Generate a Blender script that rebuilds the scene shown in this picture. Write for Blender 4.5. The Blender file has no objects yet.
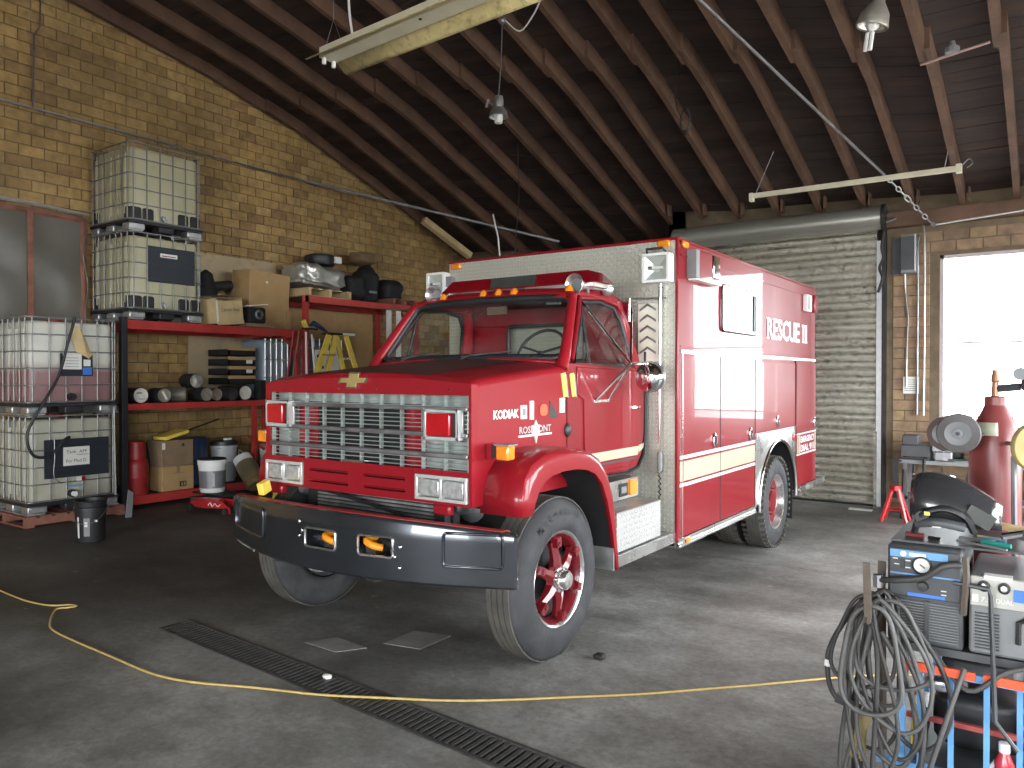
import bpy, bmesh, math, random
from mathutils import Vector, Matrix, Euler
sc = bpy.context.scene
COL = sc.collection
PI = math.pi
random.seed(11)

# ------------------------------------------------------------------ camera
cam_data = bpy.data.cameras.new('camera')
cam_data.sensor_width = 36.0
cam_data.lens = 769.0 / 1024.0 * 36.0
cam = bpy.data.objects.new('camera', cam_data)
COL.objects.link(cam)
cam.location = (0, 0, 1.75)
cam.rotation_euler = (math.radians(90 - 0.596), 0, math.radians(35.0))
sc.camera = cam

# ------------------------------------------------------------------ world, light, exposure
world = bpy.data.worlds.new('overcast_sky')
sc.world = world
world.use_nodes = True
wn = world.node_tree
wn.nodes.clear()
wo = wn.nodes.new('ShaderNodeOutputWorld')
wb = wn.nodes.new('ShaderNodeBackground')
wb.inputs['Color'].default_value = (0.93, 0.97, 1.0, 1)
wb.inputs['Strength'].default_value = 2.6
wn.links.new(wb.outputs[0], wo.inputs[0])
sc.view_settings.view_transform = 'Standard'
sc.view_settings.look = 'None'
sc.view_settings.exposure = 3.05
sc.view_settings.gamma = 1.0
sc.view_settings.use_curve_mapping = False
sc.cycles.use_denoising = True
sc.cycles.max_bounces = 10
sc.cycles.diffuse_bounces = 6
sc.cycles.transparent_max_bounces = 16
sc.cycles.sample_clamp_indirect = 6.0

def portal(name, loc, rot, sx, sy):
    # sky light guided through an opening of the building
    d = bpy.data.lights.new(name, 'AREA')
    d.shape = 'RECTANGLE'; d.size = sx; d.size_y = sy
    d.cycles.is_portal = True
    o = bpy.data.objects.new(name, d); COL.objects.link(o)
    o.location = loc; o.rotation_euler = rot
    return o

# ------------------------------------------------------------------ helpers
OFF = {}
def root_of(o):
    while o.parent: o = o.parent
    return o

def tag(o, label=None, cat=None, group=None, kind=None):
    if label: o['label'] = label
    if cat: o['category'] = cat
    if group: o['group'] = group
    if kind: o['kind'] = kind
    return o

def thing(name, label, cat, loc=(0, 0, 0), rz=0.0, group=None, world=False, rot=None):
    o = bpy.data.objects.new(name, None); COL.objects.link(o)
    o.empty_display_size = 0.1
    o.location = loc
    o.rotation_euler = rot if rot else (0, 0, rz)
    if world: OFF[o.name] = Vector(loc)
    return tag(o, label, cat, group)

class MB:
    def __init__(s): s.v = []; s.f = []
    def add(s, vs, fs):
        n = len(s.v); s.v += [tuple(p) for p in vs]; s.f += [tuple(n + i for i in f) for f in fs]; return s
    def box(s, x0, y0, z0, x1, y1, z1):
        vs = [(x, y, z) for x in (x0, x1) for y in (y0, y1) for z in (z0, z1)]
        return s.add(vs, [(0, 1, 3, 2), (4, 6, 7, 5), (0, 4, 5, 1), (2, 3, 7, 6), (0, 2, 6, 4), (1, 5, 7, 3)])
    def obox(s, c, size, rot=(0, 0, 0)):
        M = Matrix.Translation(c) @ Euler(rot).to_matrix().to_4x4()
        a, b, d = [q / 2 for q in size]
        vs = [M @ Vector((x, y, z)) for x in (-a, a) for y in (-b, b) for z in (-d, d)]
        return s.add(vs, [(0, 1, 3, 2), (4, 6, 7, 5), (0, 4, 5, 1), (2, 3, 7, 6), (0, 2, 6, 4), (1, 5, 7, 3)])
    def tube(s, pts, r, n=8, closed=False, caps=True):
        P = [Vector(p) for p in pts]; m = len(P)
        R = r if isinstance(r, (list, tuple)) else [r] * m
        T = []
        for i in range(m):
            if closed: t = P[(i + 1) % m] - P[i - 1]
            else: t = P[min(i + 1, m - 1)] - P[max(i - 1, 0)]
            T.append(t.normalized() if t.length > 1e-9 else Vector((0, 0, 1)))
        u = T[0].orthogonal().normalized()
        base = len(s.v)
        for i in range(m):
            u = (u - T[i] * u.dot(T[i]))
            u = u.normalized() if u.length > 1e-6 else T[i].orthogonal().normalized()
            w = T[i].cross(u)
            for k in range(n):
                a = 2 * PI * k / n
                s.v.append(tuple(P[i] + (u * math.cos(a) + w * math.sin(a)) * R[i]))
        for i in range(m if closed else m - 1):
            j = (i + 1) % m
            for k in range(n):
                l = (k + 1) % n
                s.f.append((base + i * n + k, base + i * n + l, base + j * n + l, base + j * n + k))
        if caps and not closed:
            s.f.append(tuple(base + k for k in reversed(range(n))))
            s.f.append(tuple(base + (m - 1) * n + k for k in range(n)))
        return s
    def cyl(s, p0, p1, r, r1=None, n=16):
        return s.tube([p0, p1], [r, r if r1 is None else r1], n)
    def lathe(s, prof, origin=(0, 0, 0), axis='Z', n=24, caps=True):
        o = Vector(origin)
        def mp(r, h, a):
            c, q = r * math.cos(a), r * math.sin(a)
            return o + Vector({'Z': (c, q, h), 'X': (h, c, q), 'Y': (q, h, c)}[axis])
        base = len(s.v); m = len(prof)
        for (r, h) in prof:
            for k in range(n): s.v.append(tuple(mp(max(r, 1e-5), h, 2 * PI * k / n)))
        for i in range(m - 1):
            for k in range(n):
                l = (k + 1) % n
                s.f.append((base + i * n + k, base + i * n + l, base + (i + 1) * n + l, base + (i + 1) * n + k))
        if caps:
            if prof[0][0] > 1e-4: s.f.append(tuple(base + k for k in reversed(range(n))))
            if prof[-1][0] > 1e-4: s.f.append(tuple(base + (m - 1) * n + k for k in range(n)))
        return s
    def prism(s, poly, ax, w0, w1):
        # polygon in the plane normal to axis ax ('X': (y,z), 'Y': (x,z), 'Z': (x,y)), extruded from w0 to w1
        mp = {'X': lambda a, b, w: (w, a, b), 'Y': lambda a, b, w: (a, w, b), 'Z': lambda a, b, w: (a, b, w)}[ax]
        n = len(poly)
        vs = [mp(a, b, w0) for a, b in poly] + [mp(a, b, w1) for a, b in poly]
        fs = [tuple(range(n - 1, -1, -1)), tuple(range(n, 2 * n))]
        fs += [(i, (i + 1) % n, n + (i + 1) % n, n + i) for i in range(n)]
        return s.add(vs, fs)
    def grid(s, rows, skip=()):
        m, n = len(rows), len(rows[0]); base = len(s.v)
        for r in rows: s.v += [tuple(p) for p in r]
        for i in range(m - 1):
            for j in range(n - 1):
                if (i, j) in skip: continue
                s.f.append((base + i * n + j, base + i * n + j + 1, base + (i + 1) * n + j + 1, base + (i + 1) * n + j))
        return s
    def sphere(s, c, r, n=12, m=8, sc3=(1, 1, 1)):
        pr = [(math.sin(PI * i / m) * r, -math.cos(PI * i / m) * r) for i in range(m + 1)]
        b = len(s.v)
        s.lathe(pr, (0, 0, 0), 'Z', n, caps=False)
        for i in range(b, len(s.v)):
            x, y, z = s.v[i]; s.v[i] = (c[0] + x * sc3[0], c[1] + y * sc3[1], c[2] + z * sc3[2])
        return s
    def xf(s, M, start=0):
        for i in range(start, len(s.v)): s.v[i] = tuple(M @ Vector(s.v[i]))
        return s
    def mesh(s, name, mat, off=None, smooth=None):
        me = bpy.data.meshes.new(name)
        vs = s.v if off is None else [(x - off[0], y - off[1], z - off[2]) for x, y, z in s.v]
        me.from_pydata(vs, [], s.f)
        bm = bmesh.new(); bm.from_mesh(me)
        bmesh.ops.remove_doubles(bm, verts=bm.verts, dist=1e-5)
        bmesh.ops.recalc_face_normals(bm, faces=bm.faces)
        bm.to_mesh(me); bm.free()
        if mat: me.materials.append(mat)
        if smooth is not None:
            me.polygons.foreach_set('use_smooth', [True] * len(me.polygons))
            try: me.set_sharp_from_angle(angle=math.radians(smooth))
            except Exception: pass
        return me
    def obj(s, name, mat, parent=None, bev=0.0, smooth=None, seg=2, label=None, kind=None, solid=0.0):
        off = None
        if parent is not None:
            off = OFF.get(root_of(parent).name)
        me = s.mesh(name, mat, off, smooth if smooth is not None else (35 if bev else None))
        o = bpy.data.objects.new(name, me); COL.objects.link(o)
        if parent is not None: o.parent = parent
        if solid:
            q = o.modifiers.new('solid', 'SOLIDIFY'); q.thickness = solid; q.offset = 0
        if bev:
            q = o.modifiers.new('bevel', 'BEVEL'); q.width = bev; q.segments = seg; q.limit_method = 'ANGLE'
            q.angle_limit = math.radians(40)
        if label: o['label'] = label
        if kind: o['kind'] = kind
        return o

def dup(o, loc=None, parent=None, rot=None, scale=None):
    c = o.copy(); COL.objects.link(c)
    if parent is not None: c.parent = parent
    if loc is not None: c.location = loc
    if rot is not None: c.rotation_euler = rot
    if scale is not None: c.scale = scale
    return c

def text(body, mat, parent, loc, right, up, height, width=None, ext=0.002, bold=0.0, name='lettering', align='LEFT', shear=0.0):
    cu = bpy.data.curves.new(name, 'FONT')
    cu.body = body; cu.size = 1.0; cu.offset = bold; cu.resolution_u = 2
    cu.align_x = align; cu.shear = shear
    tmp = bpy.data.objects.new(name + '_curve', cu); COL.objects.link(tmp)
    bpy.context.view_layer.update()
    me = bpy.data.meshes.new_from_object(tmp.evaluated_get(bpy.context.evaluated_depsgraph_get()))
    bpy.data.objects.remove(tmp); bpy.data.curves.remove(cu)
    R = Vector(right).normalized(); U = Vector(up).normalized(); N = R.cross(U)
    off = OFF.get(root_of(parent).name) if parent is not None else None
    L = Vector(loc) + N * ext
    if off is not None: L = L - off
    k = height / 0.70
    xs_ = [v.co.x for v in me.vertices]
    sx = k if not width else width / max(max(xs_) - min(xs_), 1e-3)
    x_0 = min(xs_) if width else 0.0
    for v in me.vertices:
        v.co = L + R * ((v.co.x - x_0) * sx) + U * (v.co.y * k)
    me.materials.clear(); me.materials.append(mat); me.name = name
    o = bpy.data.objects.new(name, me); COL.objects.link(o)
    if parent is not None: o.parent = parent
    return o

def rrect(x0, z0, x1, z1, r, n=4):
    pts = []
    for cx, cz, a0 in ((x1 - r, z1 - r, 0), (x0 + r, z1 - r, 90), (x0 + r, z0 + r, 180), (x1 - r, z0 + r, 270)):
        for i in range(n + 1):
            a = math.radians(a0 + 90 * i / n)
            pts.append((cx + r * math.cos(a), cz + r * math.sin(a)))
    return pts

def smooth_path(pts, sub=4):
    P = [Vector(p) for p in pts]
    out = []
    for i in range(len(P) - 1):
        p0, p1, p2, p3 = P[max(i - 1, 0)], P[i], P[i + 1], P[min(i + 2, len(P) - 1)]
        for k in range(sub):
            t = k / sub
            out.append(0.5 * ((2 * p1) + (p2 - p0) * t + (2 * p0 - 5 * p1 + 4 * p2 - p3) * t * t + (3 * p1 - p0 - 3 * p2 + p3) * t ** 3))
    out.append(P[-1])
    return out

# ------------------------------------------------------------------ materials
def new_mat(name):
    m = bpy.data.materials.new(name); m.use_nodes = True
    return m, m.node_tree, m.node_tree.nodes['Principled BSDF']

def M_(name, col, rough=0.5, metal=0.0, var=0.12, vscale=6.0, bump=0.0, bscale=30.0, coat=0.0, spec=None, dirt=None, dscale=3.0, dlo=0.55, dhi=0.75, stretch=None, rvar=0.0, transl=0.0):
    m, nt, p = new_mat(name)
    N, Lk = nt.nodes, nt.links
    tc = N.new('ShaderNodeTexCoord')
    src = tc.outputs['Object']
    if stretch:
        mp = N.new('ShaderNodeMapping'); mp.inputs['Scale'].default_value = stretch
        Lk.new(src, mp.inputs[0]); src = mp.outputs[0]
    nz = N.new('ShaderNodeTexNoise'); nz.inputs['Scale'].default_value = vscale; nz.inputs['Detail'].default_value = 5
    Lk.new(src, nz.inputs['Vector'])
    mx = N.new('ShaderNodeMix'); mx.data_type = 'RGBA'
    lo = tuple(max(c * (1 - var), 0) for c in col) + (1,); hi = tuple(min(c * (1 + var), 1) for c in col) + (1,)
    mx.inputs['A'].default_value = lo; mx.inputs['B'].default_value = hi
    cr = N.new('ShaderNodeMapRange'); cr.inputs['From Min'].default_value = 0.3; cr.inputs['From Max'].default_value = 0.7
    Lk.new(nz.outputs['Fac'], cr.inputs['Value']); Lk.new(cr.outputs[0], mx.inputs['Factor'])
    outc = mx.outputs['Result']
    if dirt:
        dz = N.new('ShaderNodeTexNoise'); dz.inputs['Scale'].default_value = dscale; dz.inputs['Detail'].default_value = 8; dz.inputs['Roughness'].default_value = 0.65
        Lk.new(src, dz.inputs['Vector'])
        dr = N.new('ShaderNodeMapRange'); dr.inputs['From Min'].default_value = dlo; dr.inputs['From Max'].default_value = dhi
        Lk.new(dz.outputs['Fac'], dr.inputs['Value'])
        dm = N.new('ShaderNodeMix'); dm.data_type = 'RGBA'
        Lk.new(dr.outputs[0], dm.inputs['Factor']); Lk.new(outc, dm.inputs['A']); dm.inputs['B'].default_value = tuple(dirt) + (1,)
        outc = dm.outputs['Result']
    Lk.new(outc, p.inputs['Base Color'])
    p.inputs['Roughness'].default_value = rough
    if rvar:
        rr = N.new('ShaderNodeMapRange'); rr.inputs['To Min'].default_value = max(rough - rvar, 0.02); rr.inputs['To Max'].default_value = min(rough + rvar, 1)
        rr.inputs['From Min'].default_value = 0.3; rr.inputs['From Max'].default_value = 0.7
        Lk.new(nz.outputs['Fac'], rr.inputs['Value']); Lk.new(rr.outputs[0], p.inputs['Roughness'])
    p.inputs['Metallic'].default_value = metal
    if coat:
        p.inputs['Coat Weight'].default_value = coat; p.inputs['Coat Roughness'].default_value = 0.015
    if spec is not None: p.inputs['Specular IOR Level'].default_value = spec
    if bump:
        bz = N.new('ShaderNodeTexNoise'); bz.inputs['Scale'].default_value = bscale; bz.inputs['Detail'].default_value = 4
        Lk.new(src, bz.inputs['Vector'])
        bp = N.new('ShaderNodeBump'); bp.inputs['Strength'].default_value = bump; bp.inputs['Distance'].default_value = 0.02
        Lk.new(bz.outputs['Fac'], bp.inputs['Height']); Lk.new(bp.outputs[0], p.inputs['Normal'])
        if coat: Lk.new(bp.outputs[0], p.inputs['Coat Normal'])
    if transl:
        tb = N.new('ShaderNodeBsdfTranslucent'); Lk.new(outc, tb.inputs['Color'])
        ms = N.new('ShaderNodeMixShader'); ms.inputs[0].default_value = transl
        Lk.new(p.outputs[0], ms.inputs[1]); Lk.new(tb.outputs[0], ms.inputs[2])
        Lk.new(ms.outputs[0], N['Material Output'].inputs['Surface'])
    return m

def glass_mat(name, tint=(0.9, 0.95, 0.93), refl=1.0, dirt=0.05, dcol=(0.6, 0.6, 0.58)):
    m, nt, p = new_mat(name)
    N, Lk = nt.nodes, nt.links
    tr = N.new('ShaderNodeBsdfTransparent'); tr.inputs[0].default_value = tuple(tint) + (1,)
    gl = N.new('ShaderNodeBsdfGlossy'); gl.inputs['Roughness'].default_value = 0.02
    df = N.new('ShaderNodeBsdfDiffuse'); df.inputs[0].default_value = tuple(dcol) + (1,)
    nz = N.new('ShaderNodeTexNoise'); nz.inputs['Scale'].default_value = 4; nz.inputs['Detail'].default_value = 6
    mr = N.new('ShaderNodeMapRange'); mr.inputs['From Min'].default_value = 0.35; mr.inputs['From Max'].default_value = 0.8
    mr.inputs['To Max'].default_value = dirt * 2
    Lk.new(nz.outputs['Fac'], mr.inputs['Value'])
    fr = N.new('ShaderNodeLayerWeight'); fr.inputs['Blend'].default_value = 0.5
    pw = N.new('ShaderNodeMath'); pw.operation = 'POWER'; pw.inputs[1].default_value = 5.0; Lk.new(fr.outputs['Facing'], pw.inputs[0])
    fm = N.new('ShaderNodeMath'); fm.operation = 'MULTIPLY_ADD'; fm.inputs[1].default_value = refl * 0.9; fm.inputs[2].default_value = 0.045
    Lk.new(pw.outputs[0], fm.inputs[0])
    m1 = N.new('ShaderNodeMixShader'); m2 = N.new('ShaderNodeMixShader')
    Lk.new(mr.outputs[0], m1.inputs[0]); Lk.new(tr.outputs[0], m1.inputs[1]); Lk.new(df.outputs[0], m1.inputs[2])
    Lk.new(fm.outputs[0], m2.inputs[0]); Lk.new(m1.outputs[0], m2.inputs[1]); Lk.new(gl.outputs[0], m2.inputs[2])
    Lk.new(m2.outputs[0], N['Material Output'].inputs['Surface'])
    return m

def brick_mat(name, cols, rough=0.8):
    m, nt, p = new_mat(name)
    N, Lk = nt.nodes, nt.links
    oi = N.new('ShaderNodeObjectInfo'); ge = N.new('ShaderNodeNewGeometry')
    ad = N.new('ShaderNodeMath'); ad.operation = 'ADD'
    Lk.new(oi.outputs['Random'], ad.inputs[0]); Lk.new(ge.outputs['Random Per Island'], ad.inputs[1])
    frc = N.new('ShaderNodeMath'); frc.operation = 'FRACT'; Lk.new(ad.outputs[0], frc.inputs[0])
    cr = N.new('ShaderNodeValToRGB'); cr.color_ramp.elements.remove(cr.color_ramp.elements[1])
    n = len(cols)
    for i, c in enumerate(cols):
        e = cr.color_ramp.elements[0] if i == 0 else cr.color_ramp.elements.new(i / (n - 1))
        e.position = i / (n - 1); e.color = tuple(c) + (1,)
    Lk.new(frc.outputs[0], cr.inputs[0])
    nz = N.new('ShaderNodeTexNoise'); nz.inputs['Scale'].default_value = 9; nz.inputs['Detail'].default_value = 6
    Lk.new(ge.outputs['Position'], nz.inputs['Vector'])
    nm = N.new('ShaderNodeTexNoise'); nm.inputs['Scale'].default_value = 0.7; nm.inputs['Detail'].default_value = 5
    Lk.new(ge.outputs['Position'], nm.inputs['Vector'])
    a = N.new('ShaderNodeMath'); a.operation = 'MULTIPLY'; Lk.new(nz.outputs['Fac'], a.inputs[0]); Lk.new(nm.outputs['Fac'], a.inputs[1])
    mr = N.new('ShaderNodeMapRange'); mr.inputs['From Min'].default_value = 0.12; mr.inputs['From Max'].default_value = 0.40
    mr.inputs['To Min'].default_value = 0.62; mr.inputs['To Max'].default_value = 1.22
    Lk.new(a.outputs[0], mr.inputs['Value'])
    hs = N.new('ShaderNodeHueSaturation'); Lk.new(cr.outputs[0], hs.inputs['Color']); Lk.new(mr.outputs[0], hs.inputs['Value'])
    Lk.new(hs.outputs[0], p.inputs['Base Color'])
    p.inputs['Roughness'].default_value = rough
    bp = N.new('ShaderNodeBump'); bp.inputs['Strength'].default_value = 0.25; bp.inputs['Distance'].default_value = 0.01
    Lk.new(nz.outputs['Fac'], bp.inputs['Height']); Lk.new(bp.outputs[0], p.inputs['Normal'])
    return m

def plate_mat(name, ax, scale=30.0, col=(0.72, 0.72, 0.70), rough=0.32):
    # tread plate: raised lozenges, alternately turned; ax = the two object axes in the sheet
    m, nt, p = new_mat(name)
    N, Lk = nt.nodes, nt.links
    def math_(op, a, b=None):
        q = N.new('ShaderNodeMath'); q.operation = op
        for i, v in enumerate((a, b)):
            if v is None: continue
            if isinstance(v, (int, float)): q.inputs[i].default_value = v
            else: Lk.new(v, q.inputs[i])
        return q.outputs[0]
    tc = N.new('ShaderNodeTexCoord'); sp = N.new('ShaderNodeSeparateXYZ'); Lk.new(tc.outputs['Object'], sp.inputs[0])
    u = math_('MULTIPLY', sp.outputs[ax[0]], scale); v = math_('MULTIPLY', sp.outputs[ax[1]], scale)
    par = math_('MODULO', math_('ADD', math_('FLOOR', u), math_('FLOOR', v)), 2.0)
    sg = math_('SUBTRACT', math_('MULTIPLY', math_('ABSOLUTE', par), 2.0), 1.0)
    fu = math_('SUBTRACT', math_('FRACT', u), 0.5); fv = math_('SUBTRACT', math_('FRACT', v), 0.5)
    sv = math_('MULTIPLY', fv, sg)
    a = math_('ADD', fu, sv); b = math_('SUBTRACT', fu, sv)
    d = math_('ADD', math_('POWER', math_('MULTIPLY', a, 1.55), 2.0), math_('POWER', math_('MULTIPLY', b, 5.5), 2.0))
    h = N.new('ShaderNodeMapRange'); h.inputs['From Min'].default_value = 1.0; h.inputs['From Max'].default_value = 0.25
    Lk.new(d, h.inputs['Value'])
    bp = N.new('ShaderNodeBump'); bp.inputs['Strength'].default_value = 0.9; bp.inputs['Distance'].default_value = 0.02
    Lk.new(h.outputs[0], bp.inputs['Height']); Lk.new(bp.outputs[0], p.inputs['Normal'])
    nz = N.new('ShaderNodeTexNoise'); nz.inputs['Scale'].default_value = 3; nz.inputs['Detail'].default_value = 6
    mr = N.new('ShaderNodeMapRange'); mr.inputs['To Min'].default_value = rough - 0.1; mr.inputs['To Max'].default_value = rough + 0.2
    Lk.new(tc.outputs['Object'], nz.inputs['Vector']); Lk.new(nz.outputs['Fac'], mr.inputs['Value']); Lk.new(mr.outputs[0], p.inputs['Roughness'])
    mc = N.new('ShaderNodeMix'); mc.data_type = 'RGBA'; Lk.new(h.outputs[0], mc.inputs['Factor'])
    mc.inputs['A'].default_value = tuple(c * 0.62 for c in col) + (1,); mc.inputs['B'].default_value = tuple(col) + (1,)
    Lk.new(mc.outputs['Result'], p.inputs['Base Color'])
    p.inputs['Metallic'].default_value = 0.45
    return m

RED = M_('red_paint', (0.255, 0.009, 0.016), 0.38, 0, 0.06, 2.0, coat=0.5, bump=0.012, bscale=1.6, spec=0.2)
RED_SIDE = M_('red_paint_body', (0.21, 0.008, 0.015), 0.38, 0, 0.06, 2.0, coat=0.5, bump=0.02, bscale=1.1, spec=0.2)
RED_OLD = M_('worn_red_paint', (0.30, 0.022, 0.022), 0.45, 0, 0.2, 5, bump=0.1, dirt=(0.12, 0.03, 0.02))
RACK_RED = M_('rack_red_enamel', (0.42, 0.035, 0.03), 0.45, 0, 0.15, 4, dirt=(0.2, 0.05, 0.04))
RACK_DARK = M_('rack_dark_enamel', (0.018, 0.018, 0.022), 0.5, 0, 0.2, 4)
CHROME = M_('chrome', (0.80, 0.80, 0.80), 0.08, 1.0, 0.03)
ALU = M_('brushed_aluminium', (0.72, 0.72, 0.71), 0.30, 0.95, 0.08, 3, rvar=0.1)
GALV = M_('galvanised_steel', (0.55, 0.56, 0.56), 0.42, 0.85, 0.15, 12, rvar=0.12)
SILVER = M_('silver_plastic', (0.42, 0.47, 0.45), 0.35, 0.5, 0.08)
STEEL = M_('dull_steel', (0.30, 0.30, 0.31), 0.45, 0.8, 0.2, 8, dirt=(0.10, 0.06, 0.04))
IRON = M_('dark_iron', (0.035, 0.033, 0.032), 0.6, 0.4, 0.3, 8, bump=0.2)
BLACKGLOSS = M_('polished_black', (0.060, 0.066, 0.076), 0.20, 0.75, 0.1, coat=0.6)
BLACK = M_('black_plastic', (0.018, 0.018, 0.02), 0.45, 0, 0.2)
BLACKM = M_('matt_black', (0.012, 0.012, 0.013), 0.8, 0, 0.3)
RUBBER = M_('tyre_rubber', (0.034, 0.035, 0.039), 0.72, 0, 0.25, 6, bump=0.1, bscale=60, dirt=(0.075, 0.072, 0.066), dlo=0.5, dhi=0.85)
TREAD = M_('dusty_tread_rubber', (0.07, 0.065, 0.055), 0.8, 0, 0.3, 8, bump=0.15, bscale=50)
CABLE = M_('cable_rubber', (0.045, 0.043, 0.042), 0.5, 0, 0.25, 8)
WHITE = M_('white_paint', (0.80, 0.80, 0.78), 0.45, 0, 0.05)
CREAM = M_('cream_stripe', (0.46, 0.44, 0.33), 0.3, 0, 0.05, coat=0.6)
YELLOW = M_('yellow_paint', (0.85, 0.62, 0.10), 0.45, 0, 0.12)
GOLD = M_('gold_enamel', (0.55, 0.42, 0.18), 0.35, 0.5, 0.2)
AMBER = M_('amber_lens', (0.80, 0.26, 0.02), 0.15, 0, 0.15, 20, coat=1)
REDLENS = M_('red_lens', (0.42, 0.006, 0.012), 0.12, 0, 0.15, 8, coat=1)
DARKLENS = M_('smoked_lens', (0.05, 0.055, 0.05), 0.15, 0, 0.2, 12, coat=1)
LENS = M_('headlamp_glass', (0.70, 0.72, 0.72), 0.12, 0.6, 0.3, 30, bump=0.3, bscale=40, coat=1)
ORANGE = M_('orange_paint', (0.85, 0.28, 0.01), 0.4, 0, 0.15)
ORANGERED = M_('orange_red_paint', (0.80, 0.10, 0.03), 0.5, 0, 0.15)
BLUE = M_('sky_blue_paint', (0.12, 0.32, 0.62), 0.45, 0, 0.15, 8, dirt=(0.06, 0.1, 0.16))
DBLUE = M_('dark_blue_plastic', (0.02, 0.04, 0.10), 0.4, 0, 0.2)
BBLUE = M_('bright_blue_print', (0.05, 0.18, 0.60), 0.5, 0, 0.1)
CONC = M_('worn_grey_concrete', (0.2, 0.2, 0.19), 0.7)
WOOD = M_('pallet_wood', (0.30, 0.19, 0.10), 0.75, 0, 0.35, 5, bump=0.3, bscale=20, stretch=(1, 4, 6))
WOODRED = M_('reddish_pallet_wood', (0.22, 0.09, 0.06), 0.75, 0, 0.35, 5, bump=0.3, bscale=20)
BOXWOOD = M_('light_crate_wood', (0.56, 0.42, 0.22), 0.7, 0, 0.15, 5, bump=0.1)
CARD = M_('cardboard', (0.42, 0.27, 0.12), 0.75, 0, 0.12, 3, dirt=(0.30, 0.18, 0.08))
CARDG = M_('grey_brown_cardboard', (0.25, 0.17, 0.10), 0.75, 0, 0.15, 3, dirt=(0.16, 0.10, 0.06))
PLY = M_('plywood_panel', (0.46, 0.36, 0.22), 0.7, 0, 0.12, 2, dirt=(0.33, 0.24, 0.13))
RAFT = M_('old_rafter_timber', (0.115, 0.062, 0.038), 0.75, 0, 0.3, 2.5, bump=0.25, bscale=14, dirt=(0.07, 0.04, 0.028))
DECK = M_('sooty_roof_boards', (0.040, 0.026, 0.022), 0.85, 0, 0.4, 1.6, bump=0.2, bscale=10, dirt=(0.085, 0.042, 0.030), dscale=1.3, dlo=0.5, dhi=0.8, stretch=(0.35, 2, 2))
MORTAR = M_('grimy_mortar', (0.14, 0.105, 0.065), 0.9, 0, 0.25, 5)
BRICK = brick_mat('tan_brick', [(0.37, 0.235, 0.088), (0.42, 0.27, 0.10), (0.31, 0.195, 0.078), (0.47, 0.315, 0.13), (0.37, 0.235, 0.085), (0.26, 0.155, 0.07), (0.41, 0.26, 0.095), (0.34, 0.225, 0.095)])
BRICK2 = brick_mat('brown_brick', [(0.26, 0.17, 0.10), (0.30, 0.20, 0.12), (0.22, 0.145, 0.095), (0.30, 0.21, 0.115)])
TANK = M_('milky_tank_plastic', (0.58, 0.57, 0.47), 0.35, 0, 0.08, 2, dirt=(0.46, 0.43, 0.31), dscale=2, transl=0.25)
TANKY = M_('aged_tank_plastic', (0.60, 0.56, 0.37), 0.35, 0, 0.08, 2, dirt=(0.44, 0.38, 0.23), dscale=2.5, transl=0.25)
PLATE_XZ = plate_mat('tread_plate_front', (0, 2), 30, (.88, .87, .76), .42)
PLATE_YZ = plate_mat('tread_plate_side', (1, 2), 24, (.85, .85, .83))
PLATE_XY = plate_mat('tread_plate_top', (0, 1), 24, (0.45, 0.45, 0.44), 0.4)
GLASS = glass_mat('window_glass', (0.95, 0.97, 0.97), 0.8, 0.05, (0.8, 0.8, 0.8))
CABGLASS = glass_mat('cab_glass', (0.95, 0.97, 0.95), 1.0, 0.04)
POLY = M_('grey_polythene', (0.115, 0.105, 0.085), 0.28, 0, 0.15, 1.5, bump=0.25, bscale=3)
FOIL = M_('foil_insulation', (0.70, 0.69, 0.60), 0.20, 0.95, 0.2, 16, bump=1.0, bscale=46, dirt=(0.20, 0.185, 0.15), dscale=16, dlo=0.48, dhi=0.68, stretch=(1, 1, 1.6))
TARP = M_('silver_wrap', (0.55, 0.54, 0.50), 0.3, 0.6, 0.15, 5, bump=0.7, bscale=9)
PAPER = M_('white_paper', (0.74, 0.73, 0.68), 0.7, 0, 0.05)
INK = M_('ink', (0.03, 0.03, 0.035), 0.6, 0, 0.1)
MAROON = M_('maroon_cylinder_paint', (0.20, 0.045, 0.045), 0.35, 0, 0.15, 4, dirt=(0.12, 0.04, 0.035))
GREYM = M_('grey_enamel', (0.20, 0.205, 0.21), 0.45, 0, 0.12, 5)
DGREY = M_('dark_grey_enamel', (0.055, 0.058, 0.062), 0.45, 0, 0.2, 5)
GREEN = M_('dark_green_enamel', (0.02, 0.09, 0.07), 0.45, 0, 0.2)
CORD = M_('yellow_cord_jacket', (0.42, 0.30, 0.10), 0.5, 0, 0.15, 20)
FLUOR = M_('old_reflector_enamel', (0.70, 0.59, 0.29), 0.4, 0, 0.12, 8, dirt=(0.35, 0.29, 0.13), dscale=14, dlo=0.5, dhi=0.7)
FLUORW = M_('cream_fixture_enamel', (0.68, 0.64, 0.48), 0.4, 0, 0.08)
SHEET = M_('bright_sheet_metal', (0.85, 0.83, 0.70), 0.35, 0.1, 0.08)
REDW = M_('dark_red_wheel_paint', (0.17, 0.008, 0.014), 0.35, 0, 0.15, 6, coat=0.6)
DEEPRED = M_('deep_red_beacon_lens', (0.16, 0.003, 0.008), 0.15, 0, 0.2, 8, coat=1)
CAGE = M_('weathered_cage_tube', (0.26, 0.26, 0.255), 0.45, 0.6, 0.2, 12)
BRIGHT = M_('bright_trim', (0.62, 0.62, 0.60), 0.22, 0.35, 0.05, coat=0.5)
DULLRED = M_('dusty_red_reflection', (0.085, 0.024, 0.022), 0.42, 0, 0.25, 3, spec=0.5, dirt=(0.06, 0.042, 0.036), dscale=2, dlo=0.45, dhi=0.7)  # dark ceiling reflection painted into the dull red of the hood top
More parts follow.
